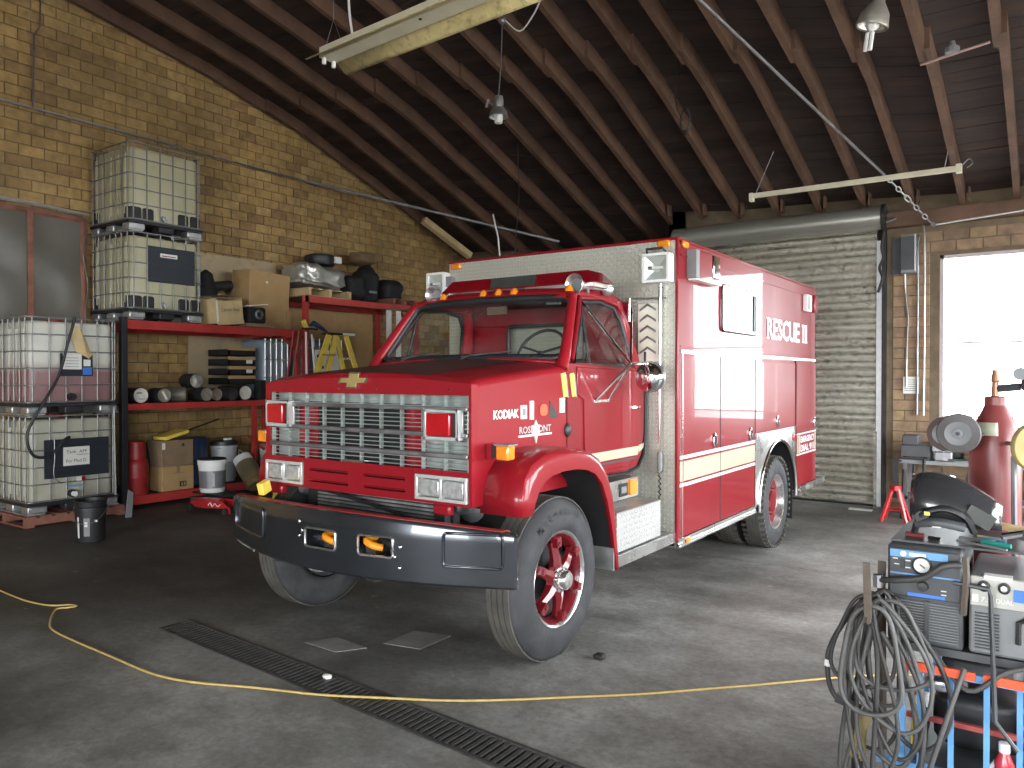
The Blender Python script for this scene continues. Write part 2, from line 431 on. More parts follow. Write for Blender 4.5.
GRATE = M_('worn_cast_iron', (0.075, 0.073, 0.07), 0.5, 0.4, 0.3, 14, bump=0.2)

# ================================================================== SETTING
XW, YB, XE, YS = -10.95, 12.2, 4.8, -8.0       # left wall, back wall, right wall, wall behind the camera
RX = [-10.95, -4.2, -2.2, -1.0]
RT = [(15.0, [3.70, 3.30, 3.20, 3.10]), (13.4, [4.53, 3.80, 3.70, 3.62]), (12.2, [4.90, 4.19, 4.12, 4.04]), (9.0, [6.00, 5.35, 4.98, 4.73]),
      (7.2, [6.44, 5.86, 5.28, 4.95]), (5.0, [6.82, 6.40, 5.65, 5.25]), (2.0, [7.1, 6.8, 6.0, 5.6])]
def zroof(x, y):
    # underside of the rafters
    if y < 2: y = 4 - y
    x = min(max(x, RX[0]), RX[-1])
    i = max(k for k in range(len(RX) - 1) if RX[k] <= x or k == 0)
    a = (x - RX[i]) / (RX[i + 1] - RX[i])
    row = lambda r: r[1][i] * (1 - a) + r[1][i + 1] * a
    if y >= RT[0][0]: return row(RT[0])
    for k in range(len(RT) - 1):
        y0, y1 = RT[k][0], RT[k + 1][0]
        if y0 >= y >= y1:
            t = (y0 - y) / (y0 - y1)
            return row(RT[k]) * (1 - t) + row(RT[k + 1]) * t
    z5, z2 = row(RT[-2]), row(RT[-1])
    return z2

def zfloor(x, y):
    s = min(max((y - 3.0) / 5.6, 0), 1) * -0.153
    b = min(max((x + 8.5) / 3.0, 0), 1)
    return s * b

# ---- floor (slab with a slot for the trench drain, a sawn joint, drop towards the roller door)
def drain_shift(x, y):
    w = max(0, 1 - abs(y - 2.95) / 0.9) if abs(y - 2.95) < 0.9 else 0
    w = 1 if abs(y - 2.95) < 0.2 else w
    return -0.0605 * (x + 3.4) * w
DN, DF, DX0, DX1 = 2.842, 3.088, -5.06, 2.0
xs = [XW - 0.3, -9.5, -8.5, -7.5, -6.5, -5.5, DX0, -4.5, -4, -3.5, -3, -2.5, -2, -1.5, -1, -0.5, 0, 1, DX1, 3, XE + 0.3]
ys = [YS - 0.3, -5, -2, 0, 1, 2, DN, DF, 3.4, 4, 5, 6, 7, 7.74, 7.745, 7.757, 7.762, 8.6, 9.5, 11, YB, 14.2]
rows = []
for y in ys:
    r = []
    for x in xs:
        z = zfloor(x, y)
        if y in (7.745, 7.757) and x > -6: z -= 0.02
        r.append((x, y + drain_shift(x, y), z))
    rows.append(r)
skip = {(ys.index(DN), j) for j in range(xs.index(DX0), xs.index(DX1))}

m, nt, p = new_mat('stained_concrete')
N, Lk = nt.nodes, nt.links
tc = N.new('ShaderNodeTexCoord')
def nz_(scale, det, rough=0.6, st=None):
    src = tc.outputs['Object']
    if st:
        mp = N.new('ShaderNodeMapping'); mp.inputs['Scale'].default_value = st; Lk.new(src, mp.inputs[0]); src = mp.outputs[0]
    q = N.new('ShaderNodeTexNoise'); q.inputs['Scale'].default_value = scale; q.inputs['Detail'].default_value = det; q.inputs['Roughness'].default_value = rough
    Lk.new(src, q.inputs['Vector']); return q.outputs['Fac']
def ramp_(f, stops):
    q = N.new('ShaderNodeValToRGB')
    while len(q.color_ramp.elements) < len(stops): q.color_ramp.elements.new(0.5)
    for e, (po, c) in zip(q.color_ramp.elements, stops): e.position = po; e.color = (c if len(c) == 4 else tuple(c) + (1,))
    Lk.new(f, q.inputs[0]); return q.outputs[0]
def mix_(f, a, b, mode='MIX'):
    q = N.new('ShaderNodeMix'); q.data_type = 'RGBA'; q.blend_type = mode
    if isinstance(f, float): q.inputs['Factor'].default_value = f
    else: Lk.new(f, q.inputs['Factor'])
    for k, v in (('A', a), ('B', b)):
        if isinstance(v, tuple): q.inputs[k].default_value = tuple(v) + (1,)
        else: Lk.new(v, q.inputs[k])
    return q.outputs['Result']
big = nz_(0.55, 7, 0.6, (1, 1.2, 1)); mid = nz_(2.6, 9, 0.75, (1, 1.15, 1)); fine = nz_(22, 8, 0.8)
c1 = ramp_(big, [(0.33, (0.082, 0.080, 0.074)), (0.52, (0.175, 0.174, 0.165)), (0.70, (0.27, 0.27, 0.262))])
c2 = ramp_(mid, [(0.35, (0.66, 0.64, 0.61)), (0.55, (0.97, 0.97, 0.97)), (0.72, (1.22, 1.22, 1.2))])
c3 = ramp_(fine, [(0.32, (0.68, 0.68, 0.68)), (0.68, (1.28, 1.28, 1.28))])
cc = mix_(1.0, mix_(1.0, c1, c2, 'MULTIPLY'), c3, 'MULTIPLY')
spots = ramp_(nz_(5.5, 3, 0.5), [(0.70, (0, 0, 0)), (0.80, (.7, .7, .7))])
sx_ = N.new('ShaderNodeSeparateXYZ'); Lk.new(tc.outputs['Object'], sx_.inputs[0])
floor_light = N.new('ShaderNodeMapRange'); floor_light.inputs['From Min'].default_value = -4.8; floor_light.inputs['From Max'].default_value = 0.3
ox = N.new('ShaderNodeMath'); ox.operation = 'MULTIPLY_ADD'; ox.inputs[1].default_value = 3.0; Lk.new(big, ox.inputs[0]); Lk.new(sx_.outputs[0], ox.inputs[2]); Lk.new(ox.outputs[0], floor_light.inputs['Value'])
# oily left side and light falloff put into the slab colour, brightening rightwards
cc = mix_(1.0, cc, ramp_(floor_light.outputs[0], [(0.0, (0.52, 0.505, 0.47)), (1.0, (1.6, 1.6, 1.6))]), 'MULTIPLY')
cc = mix_(spots, cc, (0.33, 0.32, 0.29))
Lk.new(cc, p.inputs['Base Color'])
rr = N.new('ShaderNodeMapRange'); rr.inputs['To Min'].default_value = 0.42; rr.inputs['To Max'].default_value = 0.85
Lk.new(mid, rr.inputs['Value']); Lk.new(rr.outputs[0], p.inputs['Roughness'])
bp = N.new('ShaderNodeBump'); bp.inputs['Strength'].default_value = 0.35; bp.inputs['Distance'].default_value = 0.01
Lk.new(fine, bp.inputs['Height']); Lk.new(bp.outputs[0], p.inputs['Normal'])
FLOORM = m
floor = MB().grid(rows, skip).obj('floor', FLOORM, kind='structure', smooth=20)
PATCH = M_('pale_repair_patch', (0.25, 0.245, 0.23), 0.7, 0, 0.25, 6, dirt=(0.13, 0.125, 0.115), dscale=4)
for poly in ([(-4.02, 3.36), (-3.72, 3.35), (-3.62, 3.53), (-3.93, 3.56)], [(-3.60, 3.66), (-3.33, 3.72), (-3.35, 4.06), (-3.62, 3.98)]):
    zz = [zfloor(a, b) for a, b in poly]
    mb = MB(); n = 4
    mb.add([(a, b, z - 0.01) for (a, b), z in zip(poly, zz)] + [(a, b, z + 0.003) for (a, b), z in zip(poly, zz)],
           [(0, 1, 2, 3), (4, 5, 6, 7), (0, 1, 5, 4), (1, 2, 6, 5), (2, 3, 7, 6), (3, 0, 4, 7)])
    mb.obj('repair_patch', PATCH, floor)

MB().box(XW - 0.3, YS - 0.3, -0.8, XE + 0.3, 14.2, -0.45).obj('floor_light_block', MORTAR, kind='structure')  # unseen slab added to stop sky light leaking in through the drain
# ---- ceiling: roof deck of boards over rafters
ceil = MB()
xst = [XW - 0.3, -9, -7, -5.4, -4.2, -3.2, -2.2, -1.6, -1.0, 1, XE + 0.3]
def deck_strip(y0, y1, dz, th=0.03):
    b = MB()
    top, bot = [], []
    for y in (y0, y1):
        bot.append([(x, y, zroof(x, y) + 0.21 + dz) for x in xst]); top.append([(x, y, zroof(x, y) + 0.21 + dz + th) for x in xst])
    b.grid(bot); b.grid(top)
    b.grid([bot[0], top[0]]); b.grid([bot[1], top[1]])
    return b
sheath = MB()
yy = YS - 0.3
rr_ = [[(x, y, zroof(x, y) + 0.27) for x in xst] for y in [YS - 0.3, -5, -3, -1, 2, 5, 7.2, 9, 12.2, 13.4, 14.2]]
sheath.grid(rr_)
ceiling = sheath.obj('ceiling', DECK, kind='structure')
y = 1.0
while y < 13.9:
    deck_strip(y + 0.004, y + 0.196, random.uniform(0, 0.012)).obj('roof_board', DECK, ceiling)
    y += 0.2
k = 0
x = XE - 0.1
RXS = [-1.03 - 0.612 * i for i in range(-9, 9)] + [-6.66, -7.45, -8.28, -9.12, -9.96, -10.82]
for rx in RXS:
    b = MB()
    ye = 12.05 if rx > -5.2 else 13.7
    for y0, y1, dx in ((-1.0, 8.45, 0.0), (8.2, ye, 0.045)):
        st = [y0] + [q for q in (2.0, 5.0, 7.2, 9.0, 12.2) if y0 + 0.1 < q < y1 - 0.1] + [y1]
        rws = []
        for yv in st:
            zb = zroof(rx, yv)
            x0, x1 = rx + dx - 0.036, rx + dx + 0.036
            rws.append([(x0, yv, zb), (x1, yv, zb), (x1, yv, zb + 0.205), (x0, yv, zb + 0.205), (x0, yv, zb)])
        b.grid(rws)
        for rw in (rws[0], rws[-1]): b.add(rw[:4], [(0, 1, 2, 3)])
    b.obj('rafter', RAFT, ceiling)
# blocking pieces near the eave and ledger beams
b = MB(); b.box(-5.3, 12.02, 3.86, XE, 12.2, 4.06); b.obj('eave_beam', RAFT, ceiling)
b = MB(); b.box(XW, 13.55, 3.9, -5.2, 13.7, 4.1); b.obj('eave_beam', RAFT, ceiling)
for rx in RXS:
    if -5.4 < rx < 0.6:
        MB().box(rx + 0.12, 11.86, zroof(rx, 11.9) - 0.02, rx + 0.14, 12.02, zroof(rx, 11.9) + 0.16).obj('rafter_block', RAFT, ceiling)
# pale brace where the gable meets the eave
MB().tube([(-10.55, 11.9, 4.95), (-10.2, 13.0, 4.32)], 0.09, 4).obj('wall_brace', BOXWOOD, ceiling, smooth=5)

# ---- left wall: mortar slab with bricks standing proud of it
H_, Ln = 0.148, 0.315
wl = MB()
ysw = [YS - 0.3, -3, 0, 2, 5.0, 7.2, 9.0, 12.2, 13.4, 13.9]
wl.grid([[(XW, yv, -0.1) for yv in ysw], [(XW, yv, zroof(XW, yv) + 0.24) for yv in ysw]])
wl.grid([[(XW - 0.3, yv, -0.1) for yv in ysw], [(XW - 0.3, yv, zroof(XW, yv) + 0.24) for yv in ysw]])
wall_left = wl.obj('wall_left', MORTAR, kind='structure')
def brick_mesh(name, mat, l, h, pr, ax):
    b = MB()
    g = 0.0055
    if ax == 'X':
        b.add([(0, g, g), (0, l - g, g), (0, l - g, h - g), (0, g, h - g), (pr, g + .002, g + .002), (pr, l - g - .002, g + .002), (pr, l - g - .002, h - g - .002), (pr, g + .002, h - g - .002)],
              [(4, 5, 6, 7), (0, 1, 5, 4), (1, 2, 6, 5), (2, 3, 7, 6), (3, 0, 4, 7)])
    else:
        b.add([(g, 0, g), (l - g, 0, g), (l - g, 0, h - g), (g, 0, h - g), (g + .002, -pr, g + .002), (l - g - .002, -pr, g + .002), (l - g - .002, -pr, h - g - .002), (g + .002, -pr, h - g - .002)],
              [(4, 5, 6, 7), (0, 1, 5, 4), (1, 2, 6, 5), (2, 3, 7, 6), (3, 0, 4, 7)])
    return b
BM = [brick_mesh('brick', BRICK, Ln, H_, q, 'X').mesh('brick', BRICK) for q in (0.012, 0.015, 0.018)]
cells = []
nrow = 46
for r in range(nrow):
    z = 0.02 + r * H_
    yv = 3.4 - 16 * Ln + (r % 2) * Ln / 2
    while yv < 13.3:
        if z + H_ * 0.5 < zroof(XW, yv + Ln / 2) + 0.2: cells.append((yv, z))
        yv += Ln
def occl(yv, z):
    # hidden behind totes, sheeting or the truck
    if z < 3.9 and yv < 5.5: return True
    if 4.6 < yv < 6.9 and z < 4.8 and yv > 5.0: return True
    if z < 3.3 and yv > 8.0: return True
    if yv < 3.95: return True
    return False
cand = [c for c in cells if not occl(*c)]
cand.sort(key=lambda c: (c[0] ** 2 + (c[1] - 1.75) ** 2))
single = set(cand[:300])
rest = MB()
for c in cells:
    if c in single:
        o = bpy.data.objects.new('brick', random.choice(BM)); COL.objects.link(o)
        o.parent = wall_left; o.location = (XW, c[0], c[1])
    else:
        s0 = len(rest.v)
        q = brick_mesh('b', None, Ln, H_, random.choice((0.012, 0.015, 0.018)), 'X')
        rest.add([(v[0] + XW, v[1] + c[0], v[2] + c[1]) for v in q.v], q.f)
me = bpy.data.meshes.new('brickwork'); me.from_pydata(rest.v, [], rest.f); me.materials.append(BRICK)
o = bpy.data.objects.new('brickwork', me); COL.objects.link(o); o.parent = wall_left; o['kind'] = 'stuff'

# ---- back wall with roller-door opening, window opening
WX0, WX1, WZ0, WZ1 = -1.27, 0.02, 1.02, 3.43
DXL, DXR, DZT = -5.0, -1.99, 4.0
wb_ = MB()
def wall_panels(mb, xs_, holes, z0, z1, y0, y1):
    # strips of wall between the holes (x0,x1,za,zb)
    for a, c in zip(xs_[:-1], xs_[1:]):
        hs = sorted([(h[2], h[3]) for h in holes if h[0] <= a + 1e-6 and h[1] >= c - 1e-6])
        z = z0
        for h0, h1 in hs:
            if h0 > z: mb.box(a, y0, z, c, y1, h0)
            z = h1
        if z < z1: mb.box(a, y0, z, c, y1, z1)
wall_panels(wb_, [-5.3, DXL, DXR, WX0, WX1, XE + .3], [(DXL, DXR, -1, DZT), (WX0, WX1, WZ0, WZ1)], -0.3, 4.6, YB, YB + 0.3)
wall_back = wb_.obj('wall_back', MORTAR, kind='structure')
BM2 = [brick_mesh('brick', BRICK2, Ln, H_, q, 'Y').mesh('brick', BRICK2) for q in (0.010, 0.013, 0.016)]
BM2h = brick_mesh('brick', BRICK2, Ln / 2, H_, 0.012, 'Y').mesh('brick', BRICK2)
for r in range(30):
    z = -0.22 + r * H_
    if z + H_ > 3.9: break
    x0 = -1.86
    runs = []
    if z + H_ <= WZ0 + 0.06 or z >= WZ1 - 0.02: runs = [(-1.86, 1.3)]
    else: runs = [(-1.86, WX0 - 0.0), (WX1 + 0.02, 1.3)]
    for a, c in runs:
        x = a
        if r % 2: 
            o = bpy.data.objects.new('brick', BM2h); COL.objects.link(o); o.parent = wall_back; o.location = (x, YB, z); x += Ln / 2
        while x + Ln / 2 <= c + 0.02:
            full = x + Ln <= c + 0.02
            o = bpy.data.objects.new('brick', random.choice(BM2) if full else BM2h); COL.objects.link(o)
            o.parent = wall_back; o.location = (x, YB, z); x += Ln if full else Ln / 2
# deeper bay to the left of the roller door
b = MB(); b.box(XW, 13.7, -0.3, -5.0, 14.0, 4.7); b.obj('wall_back_bay', MORTAR, kind='structure')
b = MB(); b.box(-5.3, YB, -0.3, -5.0, 13.9, 4.7); b.obj('wall_return', MORTAR, kind='structure')
# right wall and the wall behind the camera (seen only in reflections), with their openings
b = MB()
holes = [(-6.0, -2.0, 0.0, 3.6), (1.0, 5.6, 0.5, 3.6), (6.2, 11.4, 0.5, 3.6)]
ysr = [YS, -6, -2, 1.0, 5.6, 6.2, 11.4, YB + 0.3]
for a, c in zip(ysr[:-1], ysr[1:]):
    hs = [h for h in holes if h[0] <= a and h[1] >= c]
    if hs:
        h = hs[0]
        if h[2] > 0.05: b.box(XE, a, -0.3, XE + 0.3, c, h[2])
        b.box(XE, a, h[3], XE + 0.3, c, 6.6)
    else: b.box(XE, a, -0.3, XE + 0.3, c, 6.6)
b.obj('wall_right', BRICK2, kind='structure')
b = MB()
wall_panels(b, [XW - 0.3, -4.6, -0.8, 1.0, 4.2, XE + 0.3], [(-4.6, -0.8, -1, 3.7), (1.0, 4.2, 1.0, 3.4)], -0.3, 7.3, YS - 0.3, YS)
b.obj('wall_front', BRICK2, kind='structure')
# ground and yard outside
MB().box(-40, -45, -0.5, 45, YS - 0.3, -0.25).obj('pavement_front', M_('yard_concrete', (0.35, 0.34, 0.32), 0.9, 0, 0.1, 0.4), kind='structure')
MB().box(XE + 0.3, YS - 0.3, -0.5, 45, 45, -0.25).obj('pavement_side', M_('side_yard_concrete', (0.38, 0.37, 0.35), 0.9, 0, 0.1, 0.4), kind='structure')
MB().box(-40, 14.2, -0.5, XE + 0.3, 45, -0.25).obj('pavement_back', M_('back_yard_concrete', (0.40, 0.39, 0.37), 0.9, 0, 0.1, 0.4), kind='structure')
portal('daylight_back_window', ((WX0 + WX1) / 2, YB + 0.32, 2.22), (-PI / 2, 0, 0), WX1 - WX0, 2.4)
portal('daylight_side_bay', (XE + 0.32, -4.0, 1.7), (0, PI / 2, 0), 3.8, 4.0)
portal('daylight_side_window', (XE + 0.32, 3.3, 2.05), (0, PI / 2, 0), 3.1, 4.6)
portal('daylight_side_window_b', (XE + 0.32, 8.8, 2.05), (0, PI / 2, 0), 3.1, 5.2)
portal('daylight_front_bay', (-2.7, YS - 0.32, 1.7), (PI / 2, 0, 0), 3.8, 4.0)
portal('daylight_front_window', (2.6, YS - 0.32, 2.2), (PI / 2, 0, 0), 3.2, 2.4)

# ---- windows
FRAMEM = M_('steel_window_frame', (0.42, 0.36, 0.36), 0.5, 0, 0.1)
def window(name, x0, x1, z0, z1, zm, mull):
    fr = MB()
    t = 0.045
    fr.box(x0, YB + 0.02, z0, x0 + t, YB + 0.12, z1); fr.box(x1 - t, YB + 0.02, z0, x1, YB + 0.12, z1)
    fr.box(x0, YB + 0.02, z1 - t, x1, YB + 0.12, z1); fr.box(x0, YB + 0.02, z0, x1, YB + 0.12, z0 + t)
    w = fr.obj(name, FRAMEM, kind='structure')
    MB().box(x0, YB + 0.05, zm - 0.014, x1, YB + 0.09, zm + 0.014).obj('glazing_bar', FRAMEM, w)
    MB().box(x0, YB + 0.05, z0 + 0.16, x1, YB + 0.09, z0 + 0.185).obj('glazing_bar', FRAMEM, w)
    for zz0, zz1 in ((z0 + t, z0 + 0.16), (z0 + 0.185, zm - 0.014), (zm + 0.014, z1 - t)):
        MB().box(x0 + t, YB + 0.068, zz0, x1 - t, YB + 0.073, zz1).obj('glass_pane', GLASS, w)
    MB().box(x0 - 0.02, YB - 0.05, z0 - 0.05, x1 + 0.02, YB + 0.02, z0).obj('window_sill', FRAMEM, w)
    return w
window('window_1', WX0, WX1, WZ0, WZ1, 2.21, 0)

# ---- roller door with foil insulation
door = MB(); door.box(DXL, YB - 0.02, -0.15, DXR, YB + 0.02, DZT)
door = door.obj('door_1', BLACKM, kind='structure')
zc = -0.12; i = 0
while zc < 3.86:
    h = 0.11
    bulge = random.uniform(0.022, 0.05)
    r_ = []
    for q in range(7):
        a = q / 6
        r_.append([(xx, YB - 0.03 - bulge * math.sin(PI * a) ** 0.7 + random.uniform(-.006, .006), zc + h * a) for xx in [DXL + 0.02 + (DXR - DXL - 0.09) * k2 / 14 for k2 in range(15)]])
    MB().grid(r_).obj('door_slat', FOIL, door, smooth=50)
    zc += h
MB().box(DXR - 0.075, YB - 0.07, -0.14, DXR + 0.0, YB - 0.03, 3.7).obj('guide_rail', GALV, door)
MB().box(DXR, YB - 0.11, -0.14, DXR + 0.05, YB, 3.95).obj('door_jamb', IRON, door)
MB().box(DXR - 0.1, YB - 0.10, -0.15, DXR - 0.06, YB - 0.055, 0.95).obj('torn_foil_edge', FOIL, door)
hood = MB().cyl((DXL - 0.1, YB - 0.22, 4.0), (DXR + 0.02, YB - 0.22, 4.0), 0.17, n=28)
hood.obj('door_barrel', M_('barrel_steel', (0.46, 0.47, 0.42), 0.35, 0.7, 0.1, stretch=(0.2, 3, 3)), door, smooth=40)
MB().cyl((DXR + 0.02, YB - 0.22, 4.0), (DXR + 0.07, YB - 0.22, 4.0), 0.19, n=20).obj('barrel_plate', IRON, door)
MB().cyl((DXR + 0.07, YB - 0.22, 3.93), (DXR + 0.20, YB - 0.22, 3.97), 0.02, n=8).obj('barrel_shaft', STEEL, door)
MB().tube(smooth_path([(DXR + 0.05, YB - 0.2, 3.84), (DXR + 0.0, YB - 0.14, 3.6), (DXR + 0.02, YB - 0.12, 3.45), (DXR - 0.03, YB - 0.12, 3.3), (DXR + 0.01, YB - 0.12, 3.15), (DXR - 0.05, YB - 0.12, 2.95)]), 0.02, 8).obj('pull_chain', IRON, door)

# ---- floor drain
dr = thing('trench_drain', 'long cast iron trench drain grate set into the dark concrete floor', 'drain', (-1.5, 2.85, -0.1), world=True)
s_ = lambda x: -0.0605 * (x + 3.4)
ch = MB()
for (yo0, yo1, z0, z1) in ((DN, DF, -0.16, -0.14), (DN - 0.004, DN, -0.15, -0.03), (DF, DF + 0.004, -0.15, -0.03)):
    A = [(DX0, yo0 + s_(DX0)), (DX1, yo0 + s_(DX1)), (DX1, yo1 + s_(DX1)), (DX0, yo1 + s_(DX0))]
    ch.prism(A, 'Z', z0, z1)
ch.obj('channel', BLACKM, dr)
for yo in (DN + 0.004, DF - 0.026):
    A = [(DX0, yo + s_(DX0)), (DX1, yo + s_(DX1)), (DX1, yo + 0.022 + s_(DX1)), (DX0, yo + 0.022 + s_(DX0))]
    MB().prism(A, 'Z', -0.04, 0.004).obj('side_rail', GRATE, dr)
gb = MB().box(-0.0115, DN + 0.024, -0.03, 0.0115, DF - 0.024, 0.0).mesh('grate_bar', GRATE, (0, 0, 0))
n_b = int((1.9 - DX0) / 0.043)
for i in range(n_b):
    x = DX0 + 0.03 + i * 0.043
    o = bpy.data.objects.new('grate_bar', gb); COL.objects.link(o); o.parent = dr
    o.location = Vector((x, s_(x), 0)) - OFF[dr.name]

# ================================================================== RESCUE TRUCK
TX = -3.67
T = thing('rescue_truck', 'red rescue truck with chrome grille parked in the middle of the garage', 'truck', (TX, 6.8, -0.1), world=True)
SX = -2.48           # side of the box that faces the room
def mir(x): return 2 * TX - x
# ---- chassis
b = MB()
for s in (-0.42, 0.42): b.box(TX + s - 0.04, 3.2, 0.55, TX + s + 0.04, 10.2, 0.78)
for yv in (3.75, 5.2, 6.6, 7.8, 9.6): b.box(TX - 0.42, yv, 0.58, TX + 0.42, yv + 0.08, 0.74)
ch = b.obj('chassis', IRON, T)
MB().cyl((TX - 0.85, 4.08, 0.44), (TX + 0.85, 4.08, 0.44), 0.055, n=10).obj('front_axle', IRON, ch)
b = MB().cyl((TX - 0.85, 8.69, 0.35), (TX + 0.85, 8.69, 0.35), 0.08, n=10); b.sphere((TX, 8.69, 0.35), 0.2); b.obj('rear_axle', IRON, ch, smooth=40)
MB().box(TX - 0.35, 3.9, 0.6, TX + 0.35, 5.4, 1.1).obj('engine_block', IRON, ch)
# ---- radiator behind the lower grille
b = MB().box(TX - 0.62, 3.62, 0.70, TX + 0.70, 3.68, 1.63)
rad = b.obj('radiator', BLACKM, T)
fin = MB()
for i in range(12): fin.box(TX - 0.50, 3.60, 0.72 + i * 0.024, TX + 0.60, 3.62, 0.734 + i * 0.024)
fin.obj('radiator_fins', GALV, rad)
MB().box(TX + 0.60, 3.56, 0.70, TX + 0.68, 3.62, 0.99).obj('radiator_mount', BLACK, rad)
MB().tube(smooth_path([(TX - 0.55, 3.56, 0.99), (TX - 0.1, 3.53, 0.95), (TX + 0.55, 3.52, 0.86)]), 0.012, 6).obj('hose', BLACK, rad)
for sx in (TX - 0.70, TX + 0.70):
    MB().lathe([(0.03, 0), (0.05, 0.05), (0.06, 0.14), (0.12, 0.17)], (sx, 3.62, 0.95), 'Y', 14).obj('air_hose', STEEL, rad, smooth=40)
for sx in (TX - 0.80, TX + 0.72):
    MB().box(sx - 0.065, 3.48, 0.925, sx + 0.065, 3.53, 0.985).obj('tow_bracket', RED, T, bev=0.012)
# ---- bumper
def by(x): return 3.46 - 0.33 * (1 - min(1, abs(x - TX) / 1.26) ** 2)
def bzt(x): return 0.945 - 0.066 * (abs(x - TX) / 1.26) ** 2
SLOT = [(-3.735, -3.483), (-3.302, -3.078)]
xs_b = sorted([TX - 1.26, -4.85, -4.7, -4.5, -4.3, -4.1, -3.9, -2.9, -2.75, -2.6, -2.48, TX + 1.26, -3.735, -3.60, -3.483, -3.40, -3.302, -3.19, -3.078])
ZB = 0.572
def brow(f): return [f(x) for x in xs_b]
rws = [brow(lambda x: (x, by(x) + 0.05, ZB - 0.004)), brow(lambda x: (x, by(x) + 0.008, ZB)), brow(lambda x: (x, by(x), ZB + 0.012)), brow(lambda x: (x, by(x), 0.714)), brow(lambda x: (x, by(x), 0.822)),
       brow(lambda x: (x, by(x), bzt(x) - 0.022)), brow(lambda x: (x, by(x) + 0.007, bzt(x) - 0.006)), brow(lambda x: (x, by(x) + 0.022, bzt(x)))]
sk = set()
for j in range(len(xs_b) - 1):
    xm = (xs_b[j] + xs_b[j + 1]) / 2
    for a, c in SLOT:
        if a < xm < c: sk.add((3, j))
b = MB().grid(rws, sk)
for sg in (-1, 1):
    xe = TX + sg * 1.26
    zt = bzt(xe)
    b.grid([[(xe, 3.46, ZB + 0.012), (xe, 3.46, zt - 0.022), (xe - sg * 0.005, 3.468, zt)], [(xe + sg * 0.012, 3.475, ZB), (xe + sg * 0.012, 3.475, zt - 0.02), (xe, 3.485, zt)], [(xe + sg * 0.002, 3.50, ZB), (xe + sg * 0.002, 3.50, zt - 0.02), (xe - sg * .01, 3.50, zt)]])
for a, c in SLOT:
    ya = by((a + c) / 2) - 0.0
    b.add([(a, ya + .01, .714), (c, ya + .01, .714), (c, ya + .01, .822), (a, ya + .01, .822), (a, ya + .14, .714), (c, ya + .14, .714), (c, ya + .14, .822), (a, ya + .14, .822)],
          [(4, 5, 6, 7), (0, 1, 5, 4), (1, 2, 6, 5), (2, 3, 7, 6), (3, 0, 4, 7)])
bump = b.obj('bumper', BLACKGLOSS, T, smooth=30)
MB().grid([brow(f)[1:-1] for f in (lambda x: (x, by(x) + 0.02, bzt(x)), lambda x: (x, by(x) + 0.07, bzt(x) + 0.001), lambda x: (x, by(x) + 0.10, bzt(x) - 0.012))]).obj('bumper_deck', RED_OLD, bump, solid=0.006)
def on_bump(pts, d=0.006): return [(x, by(x) - d, z) for x, z in pts]
for x0, x1 in ((-4.80, -4.23), (-2.775, -2.465)):
    pth = []
    for (xa, za), (xb, zb2) in zip(rrect(x0, 0.685, x1, 0.873, 0.02, 3), rrect(x0, 0.685, x1, 0.873, 0.02, 3)[1:] + [rrect(x0, 0.685, x1, 0.873, 0.02, 3)[0]]):
        for q in range(3): pth.append((xa + (xb - xa) * q / 3, za + (zb2 - za) * q / 3))
    MB().tube(on_bump(pth, 0.003), 0.009, 6, closed=True).obj('panel_rim', BLACKGLOSS, bump, smooth=60)
for a, c in SLOT:
    MB().tube(on_bump(rrect(a - .004, 0.71, c + .004, 0.826, 0.02, 3), 0.003), 0.008, 6, closed=True).obj('slot_rim', ALU, bump, smooth=60)
for (a, c), dx in zip(SLOT, (0.055, -0.06)):
    xm = (a + c) / 2
    hk = MB().tube(smooth_path([(xm + dx - 0.02, by(xm) + 0.1, 0.79), (xm + dx - 0.03, by(xm) + 0.02, 0.785), (xm + dx + 0.03, by(xm) + 0.012, 0.765), (xm + dx + 0.07, by(xm) + 0.05, 0.75)], 4), 0.022, 8)
    hk.obj('tow_hook', ORANGE, bump, smooth=60)
    MB().cyl((xm - 0.06, by(xm) + 0.1, 0.765), (xm + 0.06, by(xm) + 0.1, 0.765), 0.03, n=10).obj('shackle_pin', BLACK, bump, smooth=40)
for x, z in ((-3.80, 0.853), (-3.77, 0.80), (-3.80, 0.765), (-3.03, 0.775), (-3.065, 0.715), (-3.035, 0.655)):
    MB().sphere((x, by(x), z), 0.013, 8, 6, (1, 0.7, 1)).obj('bolt', CHROME, bump, smooth=60)
MB().tube([(x, by(x) - 0.004, ZB + 0.004) for x in (-4.75, -4.6, -4.45, -4.38)], 0.008, 6).obj('edge_strip', CHROME, bump)
# ---- nose: surround of the grille, in strips so the louvre slots are real
YN = 3.50
GX0, GX1 = -4.553, -2.757
NX0, NX1 = -4.603, -2.737
b = MB()
b.box(NX0, YN, 1.636, NX1, YN + 0.06, 1.70)
b.box(NX0, YN, 0.985, GX0, YN + 0.06, 1.636); b.box(GX1, YN, 0.985, NX1, YN + 0.06, 1.636)
b.box(GX0, YN, 1.158, GX1, YN + 0.05, 1.188)
b.box(GX0, YN, 0.985, GX1, YN + 0.05, 1.003)
lx0, lx1 = -4.200, -3.172
b.box(lx0, YN, 1.003, -4.135, YN + 0.05, 1.158); b.box(-3.76, YN, 1.003, -3.615, YN + 0.05, 1.158); b.box(-3.255, YN, 1.003, lx1, YN + 0.05, 1.158)
for a, c in ((-4.135, -3.76), (-3.615, -3.255)):
    for z0, z1 in ((1.003, 1.030), (1.052, 1.104), (1.126, 1.158)): b.box(a, YN, z0, c, YN + 0.05, z1)
nose = b.obj('grille_surround', RED, T)
b = MB()
